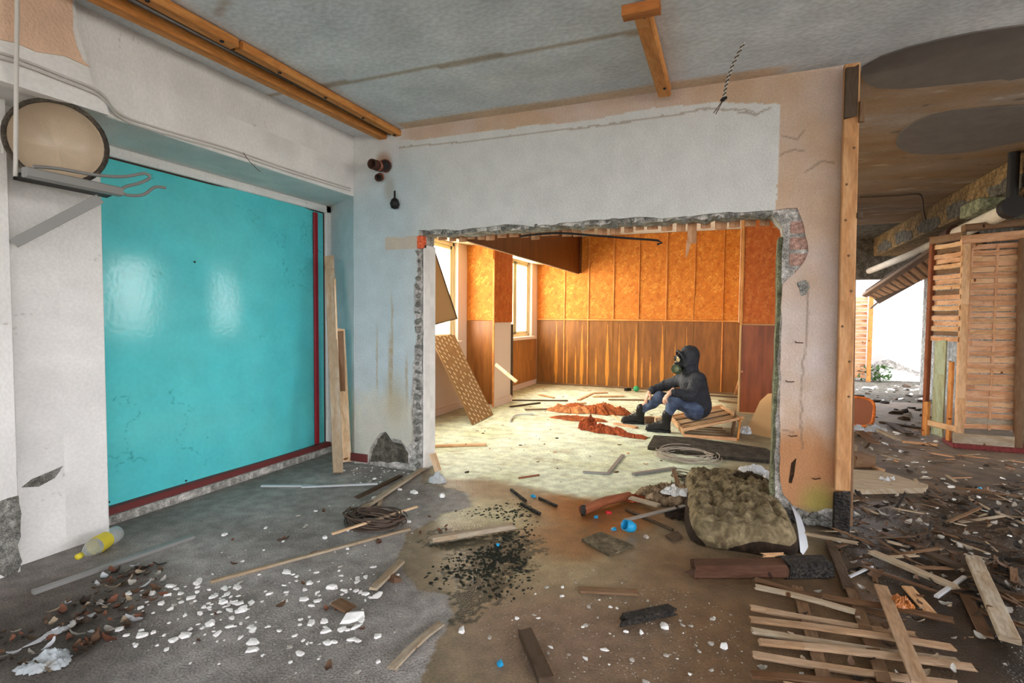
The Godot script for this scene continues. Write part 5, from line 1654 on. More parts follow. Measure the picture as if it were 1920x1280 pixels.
	# boots: upper, sole with heel, laces
	for b in [[anN, Vector3(-0.675, 0.000, -2.601), Vector3(-0.909, 0.000, -2.593)], [anF, Vector3(-1.040, 0.000, -2.998), Vector3(-1.273, 0.000, -2.967)]]:
		var heel: Vector3 = b[1]
		var toe: Vector3 = b[2]
		var an: Vector3 = b[0]
		heel.y = 0.045
		toe.y = 0.045
		var fwd: Vector3 = (toe - heel).normalized()
		heel = heel + fwd * 0.03
		toe = heel + fwd * 0.21
		var up := Vector3(0, 1, 0)
		var top := an + Vector3(0, 0.075, 0)
		var ank := heel + up * 0.06 + fwd * 0.02
		var boot := obj("boot", soft([[heel + up * 0.012, heel + up * 0.05 + fwd * 0.03, 0.046, 0.05], [heel + up * 0.01, toe + up * 0.0 - fwd * 0.02, 0.042, 0.040], [ank, heel + fwd * 0.12 + up * 0.035, 0.048, 0.038], [heel + up * 0.05 + fwd * 0.008, top, 0.052, 0.058], [toe - fwd * 0.06 + up * 0.012, toe - fwd * 0.01 + up * 0.004, 0.042, 0.036]], 0.007, 130.0, 0.0, 1.0, org), M.boot_leather, per)
		var sd := fwd.cross(up)
		var so := st_new()
		var outline := PackedVector2Array()
		for k in 20:
			var a := TAU * k / 20.0
			var ex := cos(a)
			outline.append(Vector2(0.095 + ex * 0.148, sin(a) * (0.052 - 0.008 * ex * ex)))
		prism(so, outline, 0.022, Transform3D(Basis(fwd, -sd, up), heel + Vector3(0, -0.012, 0)))
		prism(so, PackedVector2Array([Vector2(-0.052, -0.036), Vector2(0.03, -0.042), Vector2(0.03, 0.042), Vector2(-0.052, 0.036)]), 0.024, Transform3D(Basis(fwd, -sd, up), heel + Vector3(0, -0.024, 0)))
		prism(so, PackedVector2Array([Vector2(0.09, -0.045), Vector2(0.22, -0.036), Vector2(0.22, 0.036), Vector2(0.09, 0.045)]), 0.014, Transform3D(Basis(fwd, -sd, up), heel + Vector3(0, -0.030, 0)))
		var sole := obj("sole", done(so), M.black_rubber, boot)
		sole.position = -org
		for k in 6:
			var f := k / 5.0
			var c: Vector3 = (heel + fwd * 0.15 + up * 0.045).lerp(top + fwd * 0.05 - up * 0.01, f)
			if k < 3:
				c = (heel + fwd * 0.155 + up * 0.038).lerp(heel + fwd * 0.085 + up * 0.095, k / 2.0)
			var l := tubem([c - sd * 0.03 - fwd * 0.008, c + fwd * 0.008 + up * 0.01, c + sd * 0.03 - fwd * 0.008], 0.0042, 5)
			var lace := obj("lace", l, M.grey_metal, boot)
			lace.position = -org
	# gas mask
	var mk := obj("gas_mask", soft([[head + face * 0.05 + Vector3(0, 0.03, 0), head + face * 0.055 - Vector3(0, 0.045, 0), 0.072, 0.062], [head + face * 0.06 - Vector3(0, 0.01, 0), head + face * 0.115 - Vector3(0, 0.035, 0), 0.045, 0.034], [head + face * 0.10 - Vector3(0, 0.045, 0), head + face * 0.12 - Vector3(0, 0.075, 0), 0.036, 0.034]], 0.006, 130.0, 0.0, 1.0, org), M.mask_rubber, per)
	var right := fbn.z
	for s in [-1.0, 1.0]:
		var lc: Vector3 = head + face * 0.105 + Vector3(0, 0.038, 0) + right * 0.042 * s
		var ld: Vector3 = (face + right * 0.55 * s + Vector3(0, -0.05, 0)).normalized()
		var lf := frame_of(ld, Vector3.UP)
		var lx := Transform3D(Basis(lf.y, lf.x, -lf.z), lc - org)
		var ls := st_new()
		lathe(ls, [Vector2(0.037, -0.02), Vector2(0.039, 0.012), Vector2(0.033, 0.016), Vector2(0.032, 0.010)], lx, 20)
		var fr := obj("lens_frame", done(ls), M.mask_rubber, mk)
		var lg := st_new()
		lathe(lg, [Vector2(0.032, 0.010), Vector2(0.02, 0.014), Vector2(0, 0.016)], lx, 20)
		obj("lens", done(lg), M.lens_glass, mk)
	var fd := (face * 0.55 + right * 0.05 + Vector3(0, -0.75, 0)).normalized()
	fd = (Vector3(-0.661, 0.776, -2.660) - Vector3(-0.623, 0.742, -2.780)).normalized()
	var fc := Vector3(-0.620, 0.745, -2.750) - org
	var ff := frame_of(fd, Vector3.UP)
	var fx := Transform3D(Basis(ff.y, ff.x, -ff.z), fc)
	var fs := st_new()
	lathe(fs, [Vector2(0, -0.045), Vector2(0.05, -0.045), Vector2(0.054, -0.04), Vector2(0.054, 0.03), Vector2(0.05, 0.04), Vector2(0.046, 0.04), Vector2(0.044, 0.034), Vector2(0, 0.034)], fx, 24)
	var can := obj("filter_canister", done(fs), M.filter_green, mk)
	var fr2 := st_new()
	lathe(fr2, [Vector2(0.0, -0.075), Vector2(0.038, -0.075), Vector2(0.04, -0.07), Vector2(0.04, -0.04), Vector2(0.0, -0.04)], fx, 24)
	obj("threaded_neck", done(fr2), M.grey_metal, can)
	for k in 2:
		var rr := st_new()
		lathe(rr, [Vector2(0.053, -0.02 + k * 0.03), Vector2(0.057, -0.017 + k * 0.03), Vector2(0.057, -0.010 + k * 0.03), Vector2(0.053, -0.007 + k * 0.03)], fx, 24)
		obj("canister_ridge", done(rr), M.filter_green, can)

# ------------------------------------------------------------------ things lying about
func flat(poly: PackedVector2Array, t: float, y := 0.0) -> ArrayMesh:   # outline in world x-z laid on the floor
	var q := PackedVector2Array()
	for p in poly:
		q.append(Vector2(p.x, -p.y))
	return prismm(q, t, Transform3D(Basis(Vector3(1, 0, 0), Vector3(0, 0, -1), Vector3(0, 1, 0)), Vector3(0, y + t, 0)), Rect2(0, 0, 1.0, 0.3))

func lay(called: String, label: String, cat: String, a: Vector3, b: Vector3, w: float, t: float, m: String, jag := 0.01, group := "", lift := 0.0, bend := 0.0, n := Vector3.UP) -> MeshInstance3D:
	var up := Vector3(0, t * 0.5 + lift, 0)
	var o := obj(called, board(-(b - a) * 0.5, (b - a) * 0.5, w, t, n, jag, bend), M[m])
	o.position = (a + b) * 0.5 + up
	tag(o, label, cat, group)
	return o

func coil(called: String, label: String, c: Vector3, rx: float, rz: float, rot: float, loops: int, m: String, r := 0.004):
	var t := thing(called, label, "wire", c)
	for k in loops:
		var pts := []
		var n := 26
		var full := rng.randf_range(0.65, 1.08)
		var st0 := rng.randf() * TAU
		var sx := rng.randf_range(0.72, 1.05)
		var off := Vector3(rng.randf_range(-0.03, 0.03), 0, rng.randf_range(-0.03, 0.03))
		for i in n:
			var an := st0 + TAU * full * i / (n - 1.0)
			var p := Vector3(cos(an) * rx * sx, 0, sin(an) * rz * sx).rotated(Vector3.UP, rot) + off
			p.y = r + 0.012 + 0.012 * sin(an * 2.0 + k) + k * 0.0018 + (0.05 * (i / (n - 1.0)) if k % 6 == 0 else 0.0)
			pts.append(p)
		obj("loop", tubem(pts, r, 5), M[m], t)

func cloth(called: String, label: String, c: Vector3, rx: float, rz: float, rot: float, H: float, m: String, seed_o: float, sharp := 3.0) -> MeshInstance3D:
	var rad := func(an: float) -> float:
		var e := Vector2(cos(an) / rx, sin(an) / rz).length()
		return (1.0 / e) * (1.0 + 0.32 * nz(cos(an), sin(an), 1.6, seed_o) + 0.22 * nz(cos(an), sin(an), 5.0, seed_o + 3.0))
	var hf := func(x: float, z: float, r: float) -> float:
		var ridge := 1.0 - absf(nz(x * 0.45, z, sharp / rz * 0.9, seed_o + 9.0)) * 2.2
		var fine := 1.0 - absf(nz(x * 0.6, z, sharp * 2.2 / rz, seed_o + 19.0)) * 1.8
		return maxf(0.003, H * pow(maxf(1.0 - r * r, 0.0), 0.45) * (0.25 + 0.6 * ridge + 0.3 * fine) * (0.7 + 0.6 * nz(x, z, 1.2 / rx, seed_o + 33.0)))
	var o := obj(called, heap(rad, hf, 26, 110), M[m])
	o.position = c
	o.rotation.y = rot
	tag(o, label, "cloth")
	return o

func build_floor_things():
	# ---- slatted crate the person sits on
	var A := Vector3(-0.501, 0.075, -2.455)
	var B := Vector3(0.102, 0.213, -2.720)
	var D := Vector3(-0.717, 0.090, -3.227)
	var C := B + D - A
	var cr := thing("slatted_crate", "broken slatted wooden crate tilted on the floor under the seated person", "crate", Vector3(A.x, 0, A.z))
	var o := cr.position
	var up := (B - A).cross(D - A).normalized()
	if up.y < 0:
		up = -up
	obj("rail", board(A + (A - B) * 0.02 - o, B + (B - A) * 0.06 - o, 0.045, 0.028, up), M.pine, cr)
	obj("rail", board(D - o, C - o, 0.045, 0.028, up), M.pine, cr)
	obj("side_board", board(A - o + Vector3(0, -0.02, 0), D - o + Vector3(0, -0.02, 0), 0.02, 0.075, up), M.pine, cr)
	obj("side_board", board(B - o + Vector3(0, -0.02, 0), C - o + Vector3(0, -0.02, 0), 0.045, 0.05, up), M.pine, cr)
	for k in 9:
		var f := (k + 0.7) / 9.6
		obj("slat", board(A.lerp(D, f) - o + up * -0.008, B.lerp(C, f) - o + up * -0.008, 0.026, 0.014, up), M.pine if k % 3 else M.brown_wood, cr)
	var A2 := Vector3(-0.498, 0.012, -2.431)
	var B2 := Vector3(0.066, 0.012, -2.480)
	obj("lower_rail", board(A2 - o, B2 - o, 0.03, 0.04, Vector3.UP), M.lath_wood, cr)
	for k in 4:
		var f := (k + 1) / 5.0
		var dd := (D - A) * f * 0.9
		obj("lower_slat", board(A2 + dd - o + Vector3(0.02, 0, 0), B2 + dd - o, 0.03, 0.014, Vector3.UP), M.brown_wood, cr)
	var eb := obj("end_board", board(B - o + Vector3(0.0, -0.01, 0.01), B2 - o + Vector3(0.012, -0.005, 0.01), 0.055, 0.018, Vector3(-1, 0, 0.2)), M.orange_pine, cr)
	eb.set_meta("label", "orange stained end board")
	obj("end_board", board(B - o + Vector3(-0.05, -0.03, -0.22), B2 - o + Vector3(-0.05, 0.0, -0.22), 0.24, 0.014, Vector3(-1, 0, 0)), M.brown_wood, cr)
	# ---- mattress
	var mc := Vector3(0.047, 0.000, -0.034) + Vector3(-0.02, 0, 0.0)
	var mt := thing("mattress", "rotten khaki mattress with rumpled torn cover lying by the pier", "mattress", mc)
	mt.rotation.y = 0.11
	var slab := func(rx: float, rz: float, H: float, so: float, amp: float) -> ArrayMesh:
		var rad := func(an: float) -> float:
			var c := absf(cos(an)) / rx
			var s := absf(sin(an)) / rz
			return pow(pow(c, 6.0) + pow(s, 6.0), -1.0 / 6.0) * (1.0 + 0.035 * nz(cos(an), sin(an), 2.0, so))
		var hf := func(x: float, z: float, r: float) -> float:
			var fold := 1.0 - absf(nz(x * 1.0, z * 0.5, 6.0, so + 5.0)) * 2.6
			var fine := absf(nz(x, z, 16.0, so + 15.0))
			var tufts := nz(x, z, 3.2, so + 25.0)
			return maxf(0.004, (H + amp * (0.5 * fold + 0.5 * tufts - 0.35 * fine)) * pow(maxf(1.0 - pow(r, 7.0), 0.0), 0.4))
		return heap(rad, hf, 34, 120)
	obj("pad", slab.call(0.31, 0.66, 0.15, 2.0, 0.085), M.rag_felt, mt)
	var lower := obj("dark_underside", slab.call(0.325, 0.675, 0.105, 8.0, 0.02), tint("darker_felt", "rag_felt", Color(0.42, 0.36, 0.36)), mt)  # lower part of the mattress drawn darker than the pad
	lower.set_meta("label", "dark lower edge")
	var tuft := cloth_mesh(0.14, 0.10, 0.065, 44.0)
	var tf := obj("torn_tuft", tuft, tint("dark_felt", "rag_felt", Color(0.5, 0.46, 0.4)), mt)
	tf.position = Vector3(0.15, 0.125, -0.40)
	var film := st_new()
	var fp := []
	for i in 13:
		var f := i / 12.0
		fp.append(Vector3(0.30 + 0.05 * sin(PI * f), 0.155 - 0.14 * f * f, -0.42 + 1.02 * f))
	for i in 12:
		var wdt := Vector3(0.05, -0.05, 0.01)
		quad(film, fp[i], fp[i + 1], fp[i + 1] + wdt, fp[i] + wdt, Vector2.ZERO, Vector2(1, 0), Vector2(1, 1), Vector2(0, 1), 1)
		quad(film, fp[i] + wdt - Vector3(0, .002, 0), fp[i + 1] + wdt - Vector3(0, .002, 0), fp[i + 1] - Vector3(0, .002, 0), fp[i] - Vector3(0, .002, 0), Vector2.ZERO, Vector2(1, 0), Vector2(1, 1), Vector2(0, 1), 1)
	obj("plastic_wrap", done(film), M.white_film, mt)
	# ---- rags beside the mattress
	cloth("rag_heap", "pale folded khaki rags heaped against the mattress", Vector3(-0.385, 0.000, -0.171), 0.26, 0.17, 0.3, 0.13, "khaki_rag", 3.0)
	cloth("rag_heap", "grey white bundle of rag on top of khaki heap", Vector3(-0.356, 0.070, -0.086), 0.1, 0.07, 0.2, 0.07, "white_plaster", 6.0, 2.0)
	cloth("rag_heap", "dark wet rags under the mattress edge", Vector3(-0.247, 0.000, 0.161), 0.17, 0.12, 0.2, 0.07, "darker_felt", 8.0)
	cloth("rag_heap", "pinkish crumpled rag at the end of orange log", Vector3(-0.645, 0.000, -0.018), 0.13, 0.06, 0.1, 0.05, "rust_cloth", 12.0)
	# ---- orange cloths round the person
	cloth("orange_drape", "long orange brown curtain bundle lying behind the boots", Vector3(-1.795, 0.000, -3.637), 0.52, 0.22, -0.05, 0.15, "orange_cloth", 21.0, 1.8)
	cloth("orange_drape", "tan streaked end of the curtain bundle near the far wall", Vector3(-2.132, 0.000, -3.479), 0.3, 0.14, 0.1, 0.13, "tan_cloth", 25.0, 1.8)
	cloth("orange_drape", "flat orange cloth between the two curtain bundles", Vector3(-1.875, 0.000, -2.970), 0.35, 0.16, 0.0, 0.05, "orange_cloth", 28.0)
	cloth("orange_drape", "rust coloured cloth with a standing fold nearest to the camera", Vector3(-1.414, 0.000, -2.362), 0.33, 0.14, -0.3, 0.09, "rust_cloth", 31.0, 1.8)
	cloth("orange_drape", "upright rust red fold at the edge of rust coloured cloth", Vector3(-1.611, 0.000, -2.443), 0.11, 0.15, 0.2, 0.19, "rust_cloth", 35.0, 1.3)
	cloth("orange_drape", "thin rusty cloth tail trailing towards the near boot", Vector3(-1.041, 0.000, -2.213), 0.22, 0.09, -0.3, 0.05, "rust_cloth", 38.0, 1.8)
	# ---- panel on the floor behind the pier
	var fpn := obj("floor_panel", flat(PackedVector2Array([Vector2(-0.785, -1.643), Vector2(-0.799, -2.233), Vector2(-0.378, -2.278), Vector2(0.343, -2.077), Vector2(0.476, -1.647), Vector2(0.335, -1.564), Vector2(-0.182, -1.543)]), 0.035), tint("panel_grime", "rough_concrete", Color(0.5, 0.46, 0.42)))
	tag(fpn, "dirty dark panel lying flat in front of the slatted crate", "panel")
	coil("wire_coil", "loose coil of pale wire on the floor before the dark panel", Vector3(-0.399, 0.000, -1.468), 0.30, 0.26, 0.2, 18, "wire_grey", 0.0035)
	coil("wire_coil", "dense tangle of brown wire lying on the grey floor", Vector3(-2.118, 0.000, 1.141), 0.2, 0.13, 0.0, 30, "wire_brown", 0.0045)
	coil("wire_coil", "small scribble of thin wire beside the mattress top", Vector3(-0.351, 0.000, -0.745), 0.09, 0.07, 0.2, 8, "wire_brown", 0.003)
	# ---- boards, sticks and strips, each with its two ends
	lay("thin_batten", "longest thin pale batten lying across the grey floor", "batten", Vector3(-2.411, 0.000, 2.107), Vector3(-1.858, 0.000, 1.105), 0.022, 0.014, "grey_wood", 0.02)
	lay("thin_batten", "shorter thin batten lying over the brown wire tangle", "batten", Vector3(-2.162, 0.000, 1.500), Vector3(-1.948, 0.000, 0.892), 0.018, 0.012, "pale_pine", 0.02, "", 0.06)
	lay("floor_plank", "brown plank running from the jamb foot to the wire tangle", "plank", Vector3(-2.326, 0.000, 1.036), Vector3(-2.481, 0.000, -0.060), 0.045, 0.02, "grey_wood", 0.02, "", 0.015)
	lay("floor_plank", "dark thin plank behind the brown plank at the wall foot", "plank", Vector3(-2.547, 0.000, 0.778), Vector3(-2.565, 0.000, 0.169), 0.04, 0.016, "dark_wood", 0.02)
	lay("wood_stick", "short stick crossing under the brown plank", "stick", Vector3(-2.239, 0.000, 0.965), Vector3(-2.455, 0.000, 0.550), 0.02, 0.014, "grey_wood", 0.01)
	lay("floor_plank", "grey splintered plank lying over the black moss patch", "plank", Vector3(-1.658, 0.000, 1.274), Vector3(-1.242, 0.000, 0.838), 0.05, 0.03, "grey_wood", 0.05, "", 0.012)
	lay("wood_stick", "black stick lowest of the three on the damp floor", "stick", Vector3(-1.385, 0.000, 0.406), Vector3(-1.188, 0.000, 0.550), 0.022, 0.018, "charred_wood", 0.01)
	lay("wood_stick", "black stick pointing at the blue scrap from above", "stick", Vector3(-1.576, 0.000, 0.134), Vector3(-1.373, 0.000, 0.339), 0.02, 0.016, "charred_wood", 0.01)
	lay("wood_stick", "black stick beyond the blue scrap, nearest the rusty stain", "stick", Vector3(-1.311, 0.000, 0.235), Vector3(-1.128, 0.000, 0.353), 0.018, 0.016, "charred_wood", 0.01)
	lay("metal_strip", "shiny metal strip nearest the leaning planks", "strip", Vector3(-3.413, 0.000, 0.842), Vector3(-3.024, 0.000, 0.671), 0.025, 0.012, "bright_metal", 0.0)
	lay("metal_strip", "shiny metal strip overlapping the first one", "strip", Vector3(-3.075, 0.000, 0.766), Vector3(-2.588, 0.000, 0.463), 0.025, 0.012, "bright_metal", 0.0, "", 0.013)
	lay("metal_strip", "long dull metal strip lying under the clear bottle", "strip", Vector3(-3.084, 0.000, 2.510), Vector3(-2.988, 0.000, 1.749), 0.035, 0.02, "grey_metal", 0.0)
	lay("floor_plank", "short pale plank standing against the jamb foot", "plank", Vector3(-2.333, 0.000, -0.055), Vector3(-2.407, 0.150, -0.080), 0.06, 0.02, "pale_pine", 0.01, "", 0.0, 0.0, Vector3(0.2, 0, 1))
	lay("wood_stick", "angled stick with a lump under it on the grey floor", "stick", Vector3(-1.584, 0.000, 1.884), Vector3(-1.631, 0.000, 1.548), 0.04, 0.016, "grey_wood", 0.02, "", 0.02)
	tag(obj("brown_lump", chip_mesh(7, 0.035, 0.03), M.leaf_brown), "small brown lump under the angled stick", "rubble")
	get_node("brown_lump").position = Vector3(-1.579, 0.000, 1.708)
	lay("floor_plank", "short brown board among the white plaster chips", "plank", Vector3(-1.705, 0.000, 2.010), Vector3(-1.570, 0.000, 2.047), 0.06, 0.014, "brown_wood", 0.02, "", 0.008)
	lay("bark_strip", "curved grey bark strip at the lower edge of grey floor", "bark", Vector3(-1.176, -0.000, 2.329), Vector3(-1.152, 0.000, 1.953), 0.035, 0.012, "grey_wood", 0.03, "", 0.0, 0.012)
	lay("floor_plank", "dark greenish plank pointing away at the lower middle", "plank", Vector3(-0.796, 0.000, 1.881), Vector3(-0.601, 0.000, 2.157), 0.06, 0.026, "dark_wood", 0.02)
	lay("floor_plank", "sunken brown plank in the mud before the charred beam", "plank", Vector3(-0.684, 0.000, 1.443), Vector3(-0.395, 0.000, 1.353), 0.05, 0.012, "brown_wood", 0.02)
	lay("bark_strip", "dark flaky bark piece beyond the dark greenish plank", "bark", Vector3(-0.456, 0.000, 1.674), Vector3(-0.210, 0.000, 1.447), 0.06, 0.03, "charred_wood", 0.07)
	var lg := thing("red_log", "orange red round wooden leg with hollow dark end", "log", Vector3(-0.923, 0.000, 0.434))
	obj("leg", tubem([Vector3(0, 0.036, 0), (Vector3(-0.815, 0.000, 0.205) - lg.position) + Vector3(0, 0.042, 0), (Vector3(-0.681, 0.000, -0.002) - lg.position) + Vector3(0, 0.036, 0)], 0.036, 10, 0.03), M.red_wood, lg)
	obj("hollow_end", tubem([Vector3(-0.008, 0.036, 0.004), Vector3(0.02, 0.036, -0.004)], 0.037, 10), M.charred_wood, lg)
	obj("bore", tubem([Vector3(-0.011, 0.036, 0.005), Vector3(0.0, 0.036, 0.0)], 0.022, 10), M.black_iron, lg)
	lay("metal_strip", "grey strip resting on the rags by the blue cup", "strip", Vector3(-0.612, 0.000, 0.545), Vector3(-0.279, 0.000, 0.109), 0.035, 0.008, "grey_metal", 0.0, "", 0.05)
	lay("wood_stick", "dark stick crossing below the grey strip", "stick", Vector3(-0.668, 0.000, 0.222), Vector3(-0.321, 0.000, 0.475), 0.022, 0.016, "dark_wood", 0.01)
	lay("floor_plank", "pale brown slat leaning into the khaki rags", "plank", Vector3(-0.673, 0.000, 0.045), Vector3(-0.448, 0.000, 0.138), 0.05, 0.018, "grey_wood", 0.01, "", 0.03)
	lay("wood_stick", "narrow upright slat leaning behind khaki rags", "stick", Vector3(-0.331, 0.050, -0.150), Vector3(-0.460, 0.000, -0.922), 0.035, 0.012, "brown_wood", 0.01, "", 0.02)
	lay("floor_plank", "pale plank lying along the pale floor by the jamb", "plank", Vector3(-2.908, 0.000, -0.811), Vector3(-2.364, 0.000, -1.134), 0.06, 0.02, "pine", 0.03)
	lay("metal_strip", "bent grey strip, long arm of a kinked pair on pale floor", "strip", Vector3(-1.183, -0.000, -0.565), Vector3(-0.963, 0.000, -0.610), 0.03, 0.014, "grey_metal", 0.0)
	lay("metal_strip", "grey strip rising from the end of kinked one", "strip", Vector3(-0.971, -0.000, -0.606), Vector3(-0.973, 0.000, -1.300), 0.035, 0.014, "grey_metal", 0.0)
	lay("metal_strip", "flat blue grey strip between the wire coil and the mattress", "strip", Vector3(-0.766, 0.000, -0.663), Vector3(-0.451, 0.000, -1.018), 0.04, 0.02, "grey_metal", 0.0)
	lay("wood_stick", "reddish twig on the pale floor edge", "stick", Vector3(-1.636, 0.000, -0.176), Vector3(-1.502, 0.000, -0.336), 0.02, 0.01, "red_wood", 0.01)
	lay("floor_tile", "thin broken slat under the near boot", "plank", Vector3(-1.372, 0.000, -2.845), Vector3(-1.053, 0.000, -2.699), 0.07, 0.02, "lath_wood", 0.03)
	lay("wood_stick", "white stick beside the far boot", "stick", Vector3(-1.522, 0.000, -3.437), Vector3(-1.326, 0.000, -3.101), 0.03, 0.015, "pale_pine", 0.01)
	lay("wood_block", "brown wood block between the two boots", "block", Vector3(-1.039, 0.000, -3.075), Vector3(-0.936, 0.000, -3.162), 0.1, 0.08, "brown_wood", 0.01)
	lay("wood_block", "pale wood block behind the near boot", "block", Vector3(-0.933, 0.000, -3.243), Vector3(-0.843, 0.000, -3.284), 0.1, 0.06, "pale_pine", 0.01)
	# boards in the far half of the orange room
	var k := 0
	for e in [[Vector3(-3.306, 0.000, -4.078), Vector3(-2.440, 0.000, -4.428), 0.05, "dark_wood", "long dark strip along the far floor by the pilaster"], [Vector3(-3.071, 0.000, -3.444), Vector3(-2.777, 0.000, -4.028), 0.04, "dark_wood", "dark strip slanting towards the pilaster foot"], [Vector3(-2.769, 0.000, -3.279), Vector3(-2.325, 0.000, -3.587), 0.03, "brown_wood", "thin brown strip before the dark strips"], [Vector3(-2.314, 0.000, -4.551), Vector3(-2.295, 0.000, -5.450), 0.05, "lath_wood", "short board pointing at the veneer wall"], [Vector3(-2.286, 0.000, -5.454), Vector3(-2.057, 0.000, -5.640), 0.06, "lath_wood", "short pale board below the veneer wall"], [Vector3(-2.193, 0.000, -5.000), Vector3(-1.690, 0.000, -5.309), 0.05, "pine", "pale board in the middle of the far floor"], [Vector3(-1.880, 0.000, -4.820), Vector3(-1.267, 0.000, -5.049), 0.06, "brown_wood", "brown board behind the orange curtain"], [Vector3(-3.100, -0.000, -4.843), Vector3(-2.733, -0.000, -4.608), 0.05, "pine", "small pale board near the far window"], [Vector3(-2.365, 0.000, -3.994), Vector3(-2.104, 0.000, -4.288), 0.04, "lath_wood", "slim slat before the far boards"], [Vector3(-0.357, 0.000, -6.089), Vector3(0.118, 0.000, -6.038), 0.05, "dark_wood", "dark board along the wall behind the crate"], [Vector3(-0.210, 0.000, -5.488), Vector3(0.168, -0.000, -5.364), 0.06, "brown_wood", "brown board next to the crate's far corner"], [Vector3(0.060, 0.000, -6.289), Vector3(0.131, 0.595, -4.360), 0.03, "lath_wood", "thin lath leaning against the stub wall corner"]]:
		lay("far_board", e[4], "board", e[0], e[1], e[2], 0.018, e[3], 0.03, "", 0.004 * (k % 3))
		k += 1
	tag(obj("metal_tube", tubem(smooth_path([Vector3(-2.626, 0.020, -2.386), Vector3(-2.706, 0.020, -2.809), Vector3(-2.523, 0.020, -2.985)]), 0.012, 7), M.bright_metal), "bent metal tube beside the dashed board's foot", "tube")
	var ball := st_new()
	var prof := []
	for i in 13:
		var a := PI * i / 12.0
		prof.append(Vector2(sin(a) * 0.055, 0.055 - cos(a) * 0.055))
	lathe(ball, prof, Transform3D(), 20)
	tag(obj("green_ball", done(ball), M.green_rubber), "small green ball on the floor by the veneer wall", "ball")
	get_node("green_ball").position = Vector3(-1.627, 0.000, -6.082)
	lay("black_lump", "small black lump beside the green ball", "rubble", Vector3(-1.829, 0.000, -6.064), Vector3(-1.752, 0.000, -6.183), 0.06, 0.05, "black_rubber", 0.01)
	# ---- charred beam
	var ch := thing("charred_beam", "thick red brown beam with a charred end lying in the mud", "beam", Vector3(0.150, 0.000, 0.935))
	o = ch.position
	obj("beam", board(Vector3(-0.193, 0.000, 1.056) - o + Vector3(0, 0.035, 0), Vector3(0.308, 0.000, 0.841) - o + Vector3(0, 0.04, 0), 0.10, 0.07, Vector3.UP, 0.05), tint("beam_red", "pine", c8(84, 54, 38)), ch)
	obj("charred_end", board(Vector3(0.261, 0.000, 0.861) - o + Vector3(0, 0.042, 0), Vector3(0.501, 0.000, 0.752) - o + Vector3(0, 0.045, 0), 0.115, 0.085, Vector3.UP, 0.03), M.charred_wood, ch)
	obj("splinter", board(Vector3(0.168, 0.000, 0.822) - o + Vector3(0, 0.075, 0), Vector3(0.304, 0.000, 0.763) - o + Vector3(0, 0.08, 0), 0.03, 0.012, Vector3.UP, 0.03), M.pine, ch)
	# ---- slatted frame on the floor
	var fr := thing("slatted_pallet", "broken slatted wooden frame lying on the wet floor", "pallet", Vector3(0.511, 0.000, 1.341))
	o = fr.position
	var ends := [[Vector3(0.129, 0.000, 1.030), Vector3(0.689, 0.000, 1.131)], [Vector3(0.129, 0.000, 1.112), Vector3(0.552, 0.000, 1.171)], [Vector3(0.099, -0.000, 1.335), Vector3(0.760, 0.000, 1.261)], [Vector3(0.099, 0.000, 1.442), Vector3(0.869, 0.000, 1.326)], [Vector3(0.101, 0.000, 1.533), Vector3(0.860, 0.000, 1.411)], [Vector3(0.125, 0.000, 1.611), Vector3(0.897, 0.000, 1.451)], [Vector3(0.098, 0.000, 1.713), Vector3(0.807, 0.000, 1.580)], [Vector3(0.087, 0.000, 1.846), Vector3(0.607, 0.000, 1.725)], [Vector3(0.203, 0.000, 1.866), Vector3(0.695, 0.000, 1.745)], [Vector3(0.423, 0.000, 1.095), Vector3(0.945, 0.000, 1.078)]]
	k = 0
	for e in ends:
		obj("slat", board(e[0] - o + Vector3(0, 0.030, 0), e[1] - o + Vector3(0, 0.012 + 0.01 * (k % 2), 0), 0.034, 0.012, Vector3(0, 1, 0.15), 0.012, 0.008 * (1 if k % 2 else -1)), [M.old_pine, M.grey_wood, M.old_pine][k % 3] if k not in [0, 7, 9] else M.wet_wood, fr)
		k += 1
	k = 0
	for e in [[Vector3(0.329, 0.000, 0.986), Vector3(0.347, 0.000, 1.774)], [Vector3(0.579, 0.000, 0.849), Vector3(0.551, 0.000, 1.688)], [Vector3(0.843, 0.000, 0.771), Vector3(0.870, 0.000, 1.030)], [Vector3(1.085, 0.000, 0.758), Vector3(1.028, 0.000, 1.163)]]:
		obj("cross_slat", board(e[0] - o + Vector3(0, 0.014, 0), e[1] - o + Vector3(0, 0.014, 0), 0.05, 0.010, Vector3.UP, 0.01), [M.brown_wood, M.brown_wood, M.pine, M.wet_wood][k], fr)
		k += 1
	lay("floor_lath", "pale slat lying across the top of the slatted frame", "slat", Vector3(0.701, 0.040, 0.906), Vector3(0.652, 0.040, 1.707), 0.055, 0.012, "old_pine", 0.008, "", 0.006)
	lay("floor_plank", "grey white plank at the far side of slatted frame, propped up", "plank", Vector3(1.244, 0.030, 0.360), Vector3(1.070, 0.030, 1.258), 0.07, 0.025, "grey_wood", 0.01, "", 0.02)
	lay("floor_plank", "long narrow plank running between post and propped plank", "plank", Vector3(0.750, 0.000, 0.429), Vector3(1.055, 0.000, 0.760), 0.05, 0.02, "grey_wood", 0.02, "", 0.03)
	lay("floor_plank", "dark narrow plank running from the charred beam to slatted frame", "plank", Vector3(0.570, 0.000, 0.318), Vector3(0.564, 0.000, 0.937), 0.05, 0.018, "dark_wood", 0.03, "", 0.01)
	lay("floor_plank", "long dark plank behind the propped grey white plank", "plank", Vector3(1.006, 0.000, 0.235), Vector3(1.241, 0.000, 0.547), 0.06, 0.02, "dark_wood", 0.03, "", 0.02)
	lay("wood_stick", "grey stick running off from the mattress foot", "stick", Vector3(0.432, 0.000, 0.258), Vector3(0.727, 0.000, 0.299), 0.02, 0.018, "grey_wood", 0.02, "", 0.02)
